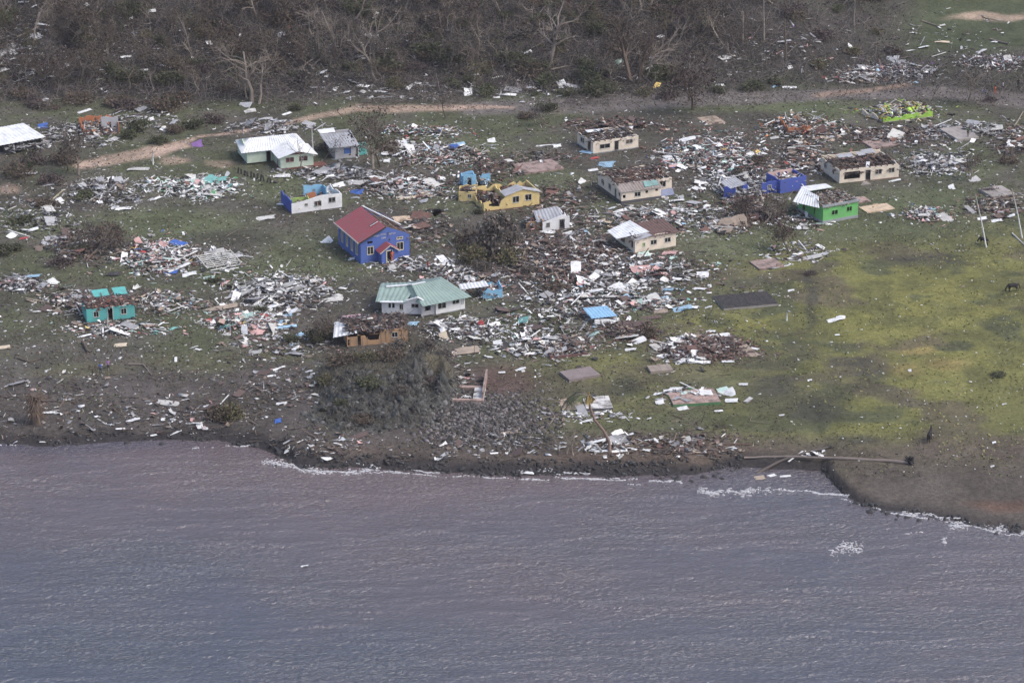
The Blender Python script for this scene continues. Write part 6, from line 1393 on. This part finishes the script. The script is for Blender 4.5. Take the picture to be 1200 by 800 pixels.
# crumbs between the heaps
n = 27000; px = rng.uniform(-10, 1210, n); py = rng.uniform(112, 548, n)
dens = .12 + .55 * vnoise(px / 60, py / 25, 157) + .45 * np.exp(-((px - 560) / 330) ** 2 - ((py - 280) / 120) ** 2)
dens *= (1 - .5 * sstep(430, 470, py)) * (1 - .95 * sstep(840, 960, px) * sstep(285, 310, py)) * (1 - .7 * sstep(780, 860, px) * sstep(400, 430, py)) * (1 - .6 * sstep(640, 680, px) * sstep(410, 430, py))
ok = rng.random(n) < dens; P = at_many(px[ok], py[ok]); P = P[P[:, 1] > yshore(P[:, 0]) + .3]; n = len(P); P[:, 2] += .03
S = np.stack([.05 + .28 * rng.random(n) ** 2.5, .04 + .14 * rng.random(n) ** 2.5, .02 + .03 * rng.random(n)], 1)
o = link('scattered_crumbs', boxes_mesh('scattered_crumbs', P, S, rots(rng.random(n) * 6.28, rng.normal(0, .2, n), rng.normal(0, .2, n)), pick(pal(white=4, off=4, lgrey=3, grey=3, wood=3, woodl=2, woodd=5, dark=3, brown=3), n), M_debris, .6)); o['kind'] = 'stuff'
n = 260; px = rng.uniform(900, 1200, n); py = rng.uniform(300, 560, n); P = at_many(px, py); P = P[P[:, 1] > yshore(P[:, 0]) + .5]; n = len(P); P[:, 2] += .05
o = link('field_crumbs', boxes_mesh('field_crumbs', P, np.stack([.05 + .15 * rng.random(n) ** 3, .05 + .1 * rng.random(n) ** 3, .04 + 0 * P[:, 0]], 1), rots(rng.random(n) * 6.28, rng.normal(0, .2, n), rng.normal(0, .2, n)), pick(pal(white=5, off=5, dark=3), n), M_debris, .6)); o['kind'] = 'stuff'

# single sheets and boards
CNAME = dict(white='white', off='off-white', grey='dark grey', lgrey='pale grey', woodl='pale wood', wood='brown wood', woodd='dark wood', rust='rusty', brown='dark brown', teal='teal', lblue='light blue', blue='blue', pink='pink', red='red', dark='black', cream='cream', green='green', yellow='yellow', orange='orange', lime='lime', mint='mint', purple='purple')
def smat(k): return mat('sheet_' + k, PAL[k], dirt=.4, dirtcol=(.13, .105, .09), scale=1.4, bump=.15, rand=.15)
def sheet_template(kind, seed):
    r = random.Random(seed); nx_, ny_ = (13, 4) if kind == 'rib' else (6, 4)
    amp = {'flat': .02, 'rib': .05, 'curl': .25, 'crumple': .16}[kind]; b = MB(); t = .03
    def zf(u, v):
        if kind == 'curl': return amp * math.sin(u * 2.6) + .05 * v
        if kind == 'rib': return (.018 if int(round((u + .5) * (nx_ - 1))) % 2 else -.018) + amp * math.sin(v * 3)
        if kind == 'crumple': return amp * (vnoise(u * 3 + seed, v * 3, seed) - .5) * 2
        return amp * math.sin(u * 4 + seed) * math.cos(v * 3)
    g = [[(i / (nx_ - 1) - .5, j / (ny_ - 1) - .5) for i in range(nx_)] for j in range(ny_)]
    jx = [[(r.gauss(0, .035), r.gauss(0, .05)) if (i in (0, nx_ - 1) or j in (0, ny_ - 1)) and kind != 'rib' else (0, 0) for i in range(nx_)] for j in range(ny_)]
    for lay in (0, 1):
        for j in range(ny_):
            for i in range(nx_):
                u, v = g[j][i]; b.v.append((u + jx[j][i][0], v + jx[j][i][1], float(zf(u, v)) - lay * t))
    N = nx_ * ny_; id_ = lambda i, j, l: l * N + j * nx_ + i
    for j in range(ny_ - 1):
        for i in range(nx_ - 1):
            b.f.append((id_(i, j, 0), id_(i + 1, j, 0), id_(i + 1, j + 1, 0), id_(i, j + 1, 0))); b.f.append((id_(i, j, 1), id_(i, j + 1, 1), id_(i + 1, j + 1, 1), id_(i + 1, j, 1)))
    for i in range(nx_ - 1):
        for j, s in ((0, 1), (ny_ - 1, -1)):
            q = (id_(i, j, 0), id_(i, j, 1), id_(i + 1, j, 1), id_(i + 1, j, 0)); b.f.append(q if s > 0 else q[::-1])
    for j in range(ny_ - 1):
        for i, s in ((0, -1), (nx_ - 1, 1)):
            q = (id_(i, j, 0), id_(i, j, 1), id_(i, j + 1, 1), id_(i, j + 1, 0)); b.f.append(q if s > 0 else q[::-1])
    b.m = [0] * len(b.f)
    return b.mesh('roofing_sheet', smat('white'))
ST_ = [(sheet_template(k, s), w) for k, s, w in (('flat', 1, 'flat'), ('flat', 2, 'torn flat'), ('rib', 3, 'corrugated'), ('curl', 4, 'curled'), ('crumple', 5, 'crumpled'), ('crumple', 6, 'buckled'), ('rib', 7, 'corrugated'))]
bb = MB(); bb.hexa([(-.5, -.5, -.5), (.5, -.42, -.5), (.48, .5, -.5), (-.5, .46, -.5), (-.5, -.5, .5), (.5, -.42, .5), (.48, .5, .5), (-.5, .46, .5)]); BOARD = bb.mesh('timber_board', smat('wood'))
def single(me, name, px, py, l, w, yaw, tilt, colour, label, cat, group=None, dz=.08, th=1.0, roll=0.0):
    p = at(px, py); o = link(name, me, None, (p.x, p.y, p.z + dz)); o.rotation_euler = (roll, tilt, yaw); o.scale = (l, w, th)
    o.material_slots[0].link = 'OBJECT'; o.material_slots[0].material = smat(colour)
    tag(o, label, cat, group); return o
PNAMES = {id(p): [k for k, v in PAL.items()] for p in ()}
def palnames(p):
    out = []
    for c, w in p:
        for k, v in PAL.items():
            if v == c: out.append((k, w))
    return out
rs = random.Random(21)
NRS = 0
def relplace(px, py, c):
    u, v = (px - c[0]) / c[2], (py - c[1]) / c[3]
    if abs(u) < .3 and abs(v) < .35: return 'amid '
    s = ('far ' if v < -.35 else 'near ' if v > .35 else '') + ('left ' if u < -.3 else 'right ' if u > .3 else '')
    return 'at ' + s + ('of ' if s.strip().endswith(('left', 'right')) else 'edge of ')
for c in CLUS:
    names = palnames(c[6])
    for which, num in (('s', int(c[7] * .5 + .5)), ('b', int(c[8] * .56 + .5))):
        for i in range(num):
            for _ in range(20):
                a_ = rs.uniform(0, 6.28); q = math.sqrt(rs.random()) * .95; px = c[0] + math.cos(a_) * q * c[2]; py = c[1] + math.sin(a_) * q * c[3]
                if py < 533: break
            hz_ = float(hump(px, py, c))
            if which == 's':
                ok_ = [(k, w) for k, w in names if k not in ('dark', 'woodd', 'wood', 'woodl')] or names
                col_ = rs.choices([k for k, _ in ok_], [w for _, w in ok_])[0]; me_, wd = rs.choice(ST_ if NRS < 85 else ST_[:2]); NRS += 'flat' not in wd; l = rs.uniform(1.2, 3.4)
                fl = 'flat' in wd
                single(me_, 'loose_panel' if fl else 'roofing_sheet', px, py, l, l * rs.uniform(.35, .7), rs.uniform(0, 6.28), rs.gauss(0, .2), col_, '%s %s %s %s%s' % (CNAME[col_], wd.replace(' flat', ''), 'panel' if fl else 'roof sheet', relplace(px, py, c), c[9]), 'panel' if fl else 'roof sheet', 'loose wall panels among the wreckage' if fl else 'loose roof sheets among the wreckage', hz_ * rs.uniform(.7, 1.1) + .15, roll=rs.gauss(0, .2))
            else:
                ok_ = [(k, w) for k, w in names if k in ('white', 'off', 'woodl', 'wood', 'woodd', 'rust', 'brown', 'grey', 'lgrey')]
                col_ = rs.choices([k for k, _ in ok_], [w for _, w in ok_])[0]; l = rs.uniform(2.0, 5.6)
                single(BOARD, 'timber_board', px, py, l, rs.uniform(.12, .24), rs.uniform(0, 6.28), rs.gauss(0, .14), col_, '%s %s board %s%s' % ('long' if l > 3.8 else 'short', CNAME[col_], relplace(px, py, c), c[9]), 'board', 'loose boards among the wreckage', hz_ * rs.uniform(.7, 1.1) + .12, .06)
# sheets the photograph shows by themselves: px, py, length, width, yaw, tilt, colour, template
LONE = [(90, 21, 2.6, 1.5, -.3, .3, 'white', 2), (27, 3, 2.4, .9, .1, .1, 'white', 0), (38, 9, 1.8, .6, .1, .2, 'white', 3), (101, 7, 1.0, .9, .6, .7, 'white', 4), (153, 22, 1.0, .9, .3, .6, 'white', 4), (178, 14, 1.6, 1.0, .3, .4, 'white', 5), (20, 30, 1.8, 1.2, .4, .2, 'white', 4), (6, 62, 3.0, 1.6, .4, .3, 'lgrey', 2), (15, 55, 1.8, 1.0, 1.2, .5, 'lgrey', 5), (50, 52, 4.2, 1.4, .7, .3, 'lgrey', 5), (35, 87, 1.8, 1.2, .2, .3, 'white', 4), (167, 84, 2.0, 1.1, -.2, .3, 'white', 2),
        (99, 131, 2.8, .8, .7, .2, 'white', 0), (41, 122, 1.2, 1.0, .6, .7, 'white', 0), (52, 118, 1.8, .9, -.7, .5, 'white', 5), (133, 164, 2.1, 1.2, 1.0, .2, 'off', 0), (121, 171, 1.2, .8, .2, .2, 'white', 4), (107, 162, 1.3, .7, 1.1, .3, 'white', 0), (287, 124, 2.6, 1.5, -.4, .4, 'lgrey', 2), (293, 131, 2.2, 1.2, .3, .3, 'off', 5), (10, 151, 2.6, .5, .1, .05, 'white', 3), (10, 154, 1.6, .6, -.9, .1, 'white', 0), (160, 137, 2.2, .5, -.4, .1, 'white', 0), (176, 141, 1.4, .9, .3, .5, 'white', 4), (191, 152, 1.2, .9, 1.2, .3, 'white', 4),
        (441, 20, 1.9, .9, 1.3, .9, 'white', 3), (330, 42, 1.6, 1.4, .5, .5, 'lgrey', 5), (339, 33, 1.0, .9, .2, .4, 'orange', 4), (457, 59, 1.8, 1.0, .5, .3, 'white', 2), (503, 62, 2.5, 1.1, -.1, .4, 'white', 2), (510, 74, 1.8, .8, -.2, .2, 'off', 3), (528, 82, 1.6, 1.2, 1.0, .4, 'lgrey', 5), (548, 82, 3.0, 1.5, -.6, .3, 'lgrey', 4), (556, 88, 1.6, .7, .1, .2, 'white', 0), (423, 101, 3.2, 1.0, -.45, .1, 'white', 2), (404, 109, 2.0, .9, -.35, .1, 'white', 3), (461, 99, 3.0, .9, 0, .1, 'lgrey', 5), (446, 108, 2.4, .8, -.6, .1, 'white', 4), (481, 102, 2.4, .7, 1.1, .2, 'off', 2), (489, 98, 1.6, .7, -.7, .1, 'white', 2), (433, 116, 1.6, .6, .5, .1, 'off', 3), (584, 91, 2.4, .7, .5, .2, 'off', 5), (595, 112, 3.2, 1.2, -.1, .1, 'white', 5), (582, 115, 1.2, .8, .1, .1, 'white', 0), (336, 134, 1.9, .7, .7, .2, 'white', 0), (311, 140, 2.6, .9, .2, .2, 'lgrey', 5), (328, 143, 2.2, 1.0, -.1, .2, 'white', 4),
        (616, 62, 2.5, .8, .45, .3, 'white', 2), (637, 98, 2.4, 1.3, .05, .3, 'white', 2), (659, 101, 1.5, 2.2, .3, .6, 'white', 2), (725, 73, 1.6, 1.3, .4, .3, 'mint', 4), (759, 80, 1.9, 1.2, .1, .3, 'white', 4), (769, 102, 2.6, 1.0, 1.15, .2, 'yellow', 3), (697, 106, 2.2, .8, .1, .1, 'off', 5), (676, 95, 2.4, .6, .05, .1, 'off', 3), (843, 101, 2.0, 1.1, .2, .2, 'white', 5), (700, 81, 2.2, 1.1, .1, .3, 'lgrey', 5), (663, 97, 1.5, .8, -.4, .2, 'white', 4), (623, 104, 1.4, .7, 0, .1, 'white', 0), (627, 109, 1.6, .5, .1, .1, 'white', 3), (610, 120, 2.4, .4, -1.0, .1, 'white', 3),
        (925, 103, 2.6, .8, -.2, .1, 'white', 2), (997, 56, 1.1, 1.3, 1.4, .8, 'white', 0), (1104, 50, 2.9, 1.0, -.1, .1, 'cream', 5), (926, 80, 1.0, .8, .4, .6, 'white', 5), (971, 96, 1.8, .5, -.4, .1, 'off', 3), (1096, 158, 1.8, .9, -.7, .1, 'white', 0), (1138, 145, 3.2, 1.8, -.9, .3, 'lgrey', 2), (1160, 152, 4.6, 1.6, .1, .2, 'off', 2), (1115, 189, 3.4, 1.4, -.2, .2, 'off', 5), (1085, 197, 2.6, .7, 1.1, .4, 'lgrey', 2), (1081, 188, 1.2, .9, .8, .6, 'white', 4), (1142, 212, 2.0, 1.2, .7, .5, 'lgrey', 2), (1115, 221, 1.0, 1.0, .1, .9, 'white', 0), (1168, 259, 1.8, 1.1, .1, .1, 'white', 4), (1151, 257, 1.5, .9, .1, .3, 'white', 4), (1183, 254, 1.7, .7, 0, .1, 'white', 3), (1172, 222, 1.5, .7, .1, .1, 'white', 0), (1187, 160 + 12, 3.4, .7, .05, .1, 'white', 2), (1145, 243, 1.0, .4, 0, .1, 'white', 0), (1160, 244, 1.6, 1.2, -.3, .1, 'cream', 0), (1174, 248, 2.4, 1.0, .0, .1, 'pink', 0),
        (513, 175, 7.0, 2.0, .1, .12, 'blue', 3), (528, 172, 5.0, 1.7, .12, .14, 'lblue', 3), (498, 175, 3.5, 1.4, .1, .1, 'white', 2), (576, 166, 1.4, 1.2, .2, .5, 'white', 0), (416, 215, 3.8, 2.2, -.35, .25, 'off', 4), (397, 218, 2.0, 1.4, .4, .3, 'white', 4), (418, 226, 2.2, 1.3, -.2, .4, 'blue', 0), (485, 230, 6.0, 3.0, .15, .1, 'cream', 5), (494, 237, 2.2, 1.0, -.3, .3, 'lgrey', 3), (330, 207, 3.0, 1.4, .1, .1, 'white', 5), (362, 211, 2.2, .8, -.1, .1, 'white', 3), (330, 240, 1.8, .6, -.4, .2, 'white', 0), (310, 256, 3.2, 1.6, .2, .1, 'off', 4), (383, 284, 1.7, 1.3, .6, .5, 'white', 3), (412, 304, 1.0, .7, 0, .3, 'white', 4),
        (710, 194, 2.8, 2.0, -.3, .3, 'lblue', 4), (687, 179, 2.8, 1.0, -.7, .2, 'lblue', 0), (697, 186, 1.4, .7, 0, .3, 'red', 4), (695, 200, 1.7, .9, .2, .2, 'white', 0), (640, 171, 3.4, .6, .05, .1, 'white', 4), (653, 172, 1.4, .9, .2, .3, 'white', 4), (682, 214, 1.6, 1.0, 1.2, .6, 'white', 0), (715, 245, 1.8, .6, -.4, .2, 'white', 3), (727, 248, 2.6, .9, .5, .2, 'white', 5), (700, 260, 2.0, .6, .05, .1, 'white', 2), (611, 294, 2.2, 1.5, -.7, .4, 'lgrey', 2), (640, 273, 3.0, .8, -.4, .3, 'white', 5), (665, 275, 1.6, 1.0, .2, .4, 'white', 4), (787, 188, 3.0, 1.4, -.4, .2, 'white', 2), (800, 165, 4.5, 1.3, .1, .2, 'white', 3), (853, 187, 2.0, 1.1, .3, .3, 'green', 4), (862, 195, 1.4, .9, .3, .2, 'white', 4), (798, 234, 1.0, 1.2, 0, .7, 'lgrey', 0), (858, 235, 1.8, 1.0, .1, .3, 'white', 4), (855, 266, 6.0, 3.2, .2, .55, 'woodl', 5), (844, 272, 4.0, 1.2, -.3, .4, 'woodl', 3), (862, 258, 2.2, .7, .1, .2, 'white', 0), (785, 277 + 20, 2.2, 1.3, -.2, .2, 'pink', 4),
        (1030, 161, 5.0, 2.2, .12, .1, 'off', 2), (1010, 93, 4.6, 1.8, .1, .2, 'cream', 5), (990, 91, 1.9, 1.2, .1, .2, 'white', 0), (1045, 71, 2.6, 2.0, -.5, .5, 'lgrey', 2), (1053, 74, 2.6, 1.2, -.6, .5, 'lgrey', 2), (1028, 230 + 14, 1.2, .6, .1, .1, 'white', 0), (1045, 213, 3.0, .5, .05, .1, 'white', 3), (938, 233, 0.8, .8, .1, .9, 'white', 0), (908, 220, 1.2, 1.0, .2, .9, 'white', 0), (979, 375, 2.6, 1.0, .35, .2, 'white', 4), (985, 373, 1.4, .8, -.2, .3, 'white', 5), (981, 393, .7, .4, 0, .1, 'white', 0), (949, 446, .6, .5, 0, .1, 'white', 4), (927, 341, 1.0, .7, 0, .2, 'white', 4), (916, 487, .8, .4, .1, .1, 'white', 0), (1177, 424 + 50, .6, .4, 0, .1, 'white', 4), (1066, 435, .5, .5, 0, .4, 'white', 0), (1165, 519, .5, .4, 0, .3, 'white', 4), (1163, 547, .5, .4, 0, .3, 'white', 4),
        (871, 451, 1.3, .7, -.1, .1, 'white', 0), (877, 469, 1.8, .6, 1.0, .1, 'lgrey', 2), (853, 462, 1.9, 1.6, .2, .4, 'white', 3), (857, 470, 1.8, 1.1, -.1, .2, 'white', 0), (848, 458, 1.7, 1.6, .4, .2, 'mint', 0), (800, 479, 1.5, 1.0, .3, .2, 'white', 0), (772, 462, 1.3, .8, -.3, .2, 'white', 4), (792, 456, 1.8, .9, -.2, .2, 'white', 4), (783, 458, 1.3, .7, 0, .1, 'white', 4), (773, 472, 1.2, .9, .2, .3, 'white', 0), (801, 462, 2.2, .8, .3, .2, 'mint', 5), (842, 482, 1.2, .5, .1, .1, 'white', 0),
        (838, 395, 4.6, 1.2, .25, .15, 'white', 5), (836, 407, 2.4, .6, .35, .1, 'white', 2), (877, 412, 1.6, 4.0, .4, .1, 'woodl', 0), (812, 398, 2.4, .8, 1.4, .4, 'white', 4), (833, 389, 1.4, .7, 0, .1, 'white', 4), (797, 424, 1.6, 1.4, .2, .2, 'white', 4), (820, 425, 3.2, .7, -.1, .1, 'white', 5), (853, 424, 1.8, .7, 0, .1, 'white', 0), (782, 404, 2.0, 1.0, .2, .2, 'white', 4), (776, 418, 1.6, .8, -.1, .2, 'white', 5), (884, 409, 1.4, .6, -.6, .1, 'white', 0), (745, 401, 3.0, 1.5, .3, .2, 'white', 3), (739, 410, 1.6, .8, 0, .1, 'white', 4), (752, 357, 6.2, 1.5, .2, .1, 'off', 5), (775, 351, 2.5, 1.2, .3, .2, 'lblue', 0), (800, 362, 3.0, 1.4, .3, .2, 'lblue', 4), (810, 361, 2.0, .9, -.2, .2, 'white', 4), (694, 355, 3.6, .9, .4, .2, 'white', 5), (732, 350, 2.0, 1.3, .6, .3, 'lblue', 4), (740, 335, 2.2, 1.6, .8, .4, 'white', 3), (753, 338, 1.4, .8, 0, .1, 'white', 4), (782, 340, 1.9, 1.0, -.3, .2, 'lblue', 4), (774, 366, 2.2, 1.0, 0, .3, 'woodl', 5), (762, 373, 3.2, .9, .15, .2, 'brown', 2), (735, 385, 4.0, 1.6, .05, .15, 'rust', 2), (738, 390, 4.2, 1.0, .05, .1, 'brown', 3), (820, 339, 2.0, .8, -.5, .2, 'white', 4), (831, 344, .8, .5, 0, .1, 'white', 0), (828, 361, 1.6, .4, -.3, .1, 'white', 3), (755, 287 + 12, 1.8, 1.4, .3, .3, 'mint', 4), (766, 318, 2.2, .9, .9, .3, 'pink', 3), (770, 325, 2.4, .9, .2, .2, 'lblue', 5),
        (564, 382, .9, 1.1, .1, 1.3, 'red', 0), (520, 396, 1.2, 1.4, .2, .9, 'cream', 0), (484, 380, 1.6, 1.1, -.4, .3, 'lblue', 4), (617, 385, 1.9, .9, -.1, .2, 'white', 3), (583, 402, 1.3, 1.0, .2, .3, 'white', 0), (546, 412, 4.0, 2.2, .2, .2, 'woodl', 5), (607, 434, 2.2, .5, .1, .1, 'white', 3), (612, 434, .5, 1.0, .4, .3, 'white', 0), (588, 437, 1.0, .5, 0, .1, 'white', 0), (335, 345, 5.2, 1.8, .25, .5, 'white', 2), (390, 352, 3.2, 1.1, .05, .3, 'off', 5), (303, 358, 1.6, 1.2, .4, .3, 'white', 5), (300, 345, 1.6, 1.0, .2, .3, 'white', 4), (337, 370, 1.4, .8, .2, .2, 'lblue', 0), (330, 384, 4.5, .7, .2, .1, 'lblue', 2), (352, 393, 1.2, .9, .6, .3, 'lblue', 4), (344, 404, 1.0, .4, .7, .1, 'lblue', 0), (340, 366, 2.2, 1.1, -.4, .3, 'white', 3), (325, 379, 1.6, 1.2, -.2, .3, 'lblue', 4), (258, 362, 5.5, 1.3, .3, .25, 'woodl', 5), (300, 391, 2.0, 1.2, .1, .3, 'pink', 5), (141, 405, 1.9, 1.1, .05, .2, 'cream', 0), (3, 408, 2.2, 1.0, .3, .1, 'cream', 0), (200, 320, 2.2, 1.0, -.1, .3, 'blue', 4), (190, 317, 2.6, .9, -.1, .2, 'white', 5), (182, 287, 2.4, 1.0, .05, .1, 'mint', 4), (162, 284, 1.0, 1.3, .5, .8, 'pink', 0), (132, 322, 2.4, 1.3, 0, .2, 'dark', 5), (183, 300, 2.0, .9, -.1, .3, 'red', 4), (202, 300, 2.4, 1.0, .1, .2, 'mint', 5), (222, 322, 2.2, 1.2, .3, .2, 'white', 4), (245, 326, 1.8, .9, .2, .2, 'mint', 0), (75, 305, 1.5, 1.2, .8, .5, 'white', 0), (62, 331, 1.4, 1.6, .8, .3, 'white', 0), (32, 325, 4.0, 1.0, 0, .2, 'lblue', 4), (60, 285, 3.4, 2.2, -.5, .1, 'lgrey', 2), (63, 279, 2.8, 1.2, -.1, .1, 'lgrey', 0), (34, 271, 3.0, .9, .3, .1, 'white', 3), (14, 277, 1.8, 1.2, 1.1, .3, 'white', 0), (24, 252, 1.4, .9, .5, .1, 'off', 0), (28, 280, 1.4, .7, 0, .3, 'red', 4), (69, 236, 1.5, 1.2, .7, .4, 'white', 4), (125, 212, 3.0, 1.7, .4, .2, 'white', 2), (97, 227, 2.4, .9, -.3, .2, 'white', 3), (145, 245, 2.6, 1.2, 0, .1, 'white', 4), (135, 244, 1.4, .8, .3, .2, 'white', 4), (30, 204, 4.0, 1.2, -.1, .2, 'lgrey', 5), (57, 217, 2.0, 1.3, .4, .2, 'lgrey', 5), (162, 199, 3.8, 1.3, 0, .1, 'off', 5), (222, 225, 2.6, 1.1, .2, .2, 'teal', 5), (254, 212, 3.4, 1.4, .1, .3, 'teal', 4), (265, 219, 2.4, 1.2, -.6, .3, 'teal', 3), (245, 229, 2.2, 1.0, .1, .5, 'green', 4), (50, 149, 1.8, 1.6, .1, .4, 'blue', 0), (231, 171, 1.9, 1.6, .2, .7, 'purple', 4),
        (58, 483 + 1, 2.0, .5, .05, .05, 'white', 0), (152, 494, 2.8, .5, .12, .05, 'white', 3), (191, 492, .6, .8, .1, .2, 'white', 0), (141, 503, 1.3, .5, 0, .05, 'white', 0), (228, 497, 2.2, .6, -.2, .1, 'white', 4), (234, 500, .9, 1.3, .3, .3, 'white', 0), (206, 507, 1.6, .3, .2, .05, 'white', 3), (180, 510, .9, .4, .5, .1, 'white', 0), (206, 422, .4, 1.6, .1, .1, 'white', 0), (232, 410, 1.1, .4, -.6, .1, 'white', 0), (225, 408, 1.8, .2, .05, .05, 'off', 3), (95, 395, 3.0, .4, .15, .05, 'white', 3), (187, 381, 1.6, .2, .5, .05, 'white', 3), (50, 453 + 65, .9, .3, 0, .05, 'white', 0), (17, 519, 1.0, .2, -.5, .05, 'white', 3), (327, 432, 2.0, .5, .6, .1, 'white', 4), (318, 441, 1.3, .5, .2, .1, 'white', 0), (360, 436, 1.6, .4, -.4, .1, 'white', 3), (370, 438, 1.5, .5, .3, .1, 'white', 0), (330, 473, 1.5, .7, .1, .1, 'white', 4), (373, 472, 1.1, .6, -.5, .1, 'white', 0), (326, 494, .9, .9, .1, .4, 'blue', 4), (383, 537, 1.1, 1.3, .7, .1, 'white', 0), (579, 532, 1.1, .4, 0, .1, 'white', 0), (510, 538, .3, 1.0, .1, .2, 'white', 0), (518, 536, 1.8, .6, .6, .1, 'lgrey', 3), (597, 507, 2.4, .8, .2, .1, 'woodl', 0), (620, 554, 1.5, .6, -.3, .1, 'white', 0),
        (724, 508, 1.7, 1.0, .5, .3, 'white', 5), (737, 511, 1.3, .4, .3, .1, 'white', 3), (704, 529, 1.9, .6, .05, .1, 'white', 0), (716, 524, 1.5, .4, -.3, .1, 'white', 0), (726, 529, 2.1, .45, .15, .1, 'white', 2), (709, 536, .5, .9, .1, .1, 'white', 0), (727, 536, 1.0, .3, .6, .1, 'off', 3), (743, 527, .8, .25, 0, .05, 'white', 0), (667, 486, 1.0, .5, 0, .1, 'white', 0), (678, 485, .8, .4, 0, .1, 'white', 0), (661, 485, .5, .8, 0, .5, 'white', 0), (890, 564, 1.4, 1.1, .2, .1, 'woodl', 0), (904, 560, 1.2, .6, .5, .1, 'white', 0), (920, 561, 1.5, .5, .1, .1, 'white', 0), (358, 697, .9, .35, .1, .1, 'white', 4)]
for px, py, l, w, yaw, tilt, col_, k in LONE:
    me_, wd = ST_[k]; o = single(me_, 'roofing_sheet' if k in (2, 3, 4, 5) else 'loose_panel', px, py, l, w, yaw, -abs(tilt) * .4, col_, '%s %s %s %s' % (CNAME[col_], wd.replace(' flat', ''), 'roof sheet' if k in (2, 3, 4, 5) else 'panel', where(px, py)), 'roof sheet' if k in (2, 3, 4, 5) else 'panel', None, .12 + .3 * w * tilt * .4, roll=tilt * .8 if tilt > .25 else tilt * .3)
    if py > 555: o.location.z = .05
# white slatted frame: a wall skeleton lying on the grass
p = at(240, 317); q = at(284, 309); d = q - p; Lw = math.hypot(d.x, d.y); root = empty('slatted_frame', (p.x, p.y, p.z + .35), math.atan2(d.y, d.x)); root.rotation_euler.x = .12
for i in range(8):
    b = MB(); y = .6 * i; s0 = random.uniform(0, .8); b.box(s0, Lw - random.uniform(0, .8), y, y + .22, 0, .05); b.build('slat', M_frame, root)
for i in range(5):
    b = MB(); x = .3 + (Lw - .6) * i / 4; b.box(x, x + .12, -.2, 4.7, .055, .11); b.build('batten', M_frame, root)
tag(root, 'white slatted wall frame lying collapsed on the grass', 'frame')
settle_labels()

# thin sea air over the whole place
hb = MB(); hb.box(-3100, 3100, -1600, 4100, -6, 700)
mh = bpy.data.materials.new('sea_air'); mh.use_nodes = True; nt = mh.node_tree; nt.nodes.remove(nt.nodes['Principled BSDF'])
pv = nt.nodes.new('ShaderNodeVolumePrincipled'); pv.inputs['Density'].default_value = 0.00007; pv.inputs['Color'].default_value = (.93, .89, .98, 1)
nt.links.new(pv.outputs[0], nt.nodes['Material Output'].inputs['Volume'])
hz_o = hb.build('haze', mh); hz_o['kind'] = 'stuff'
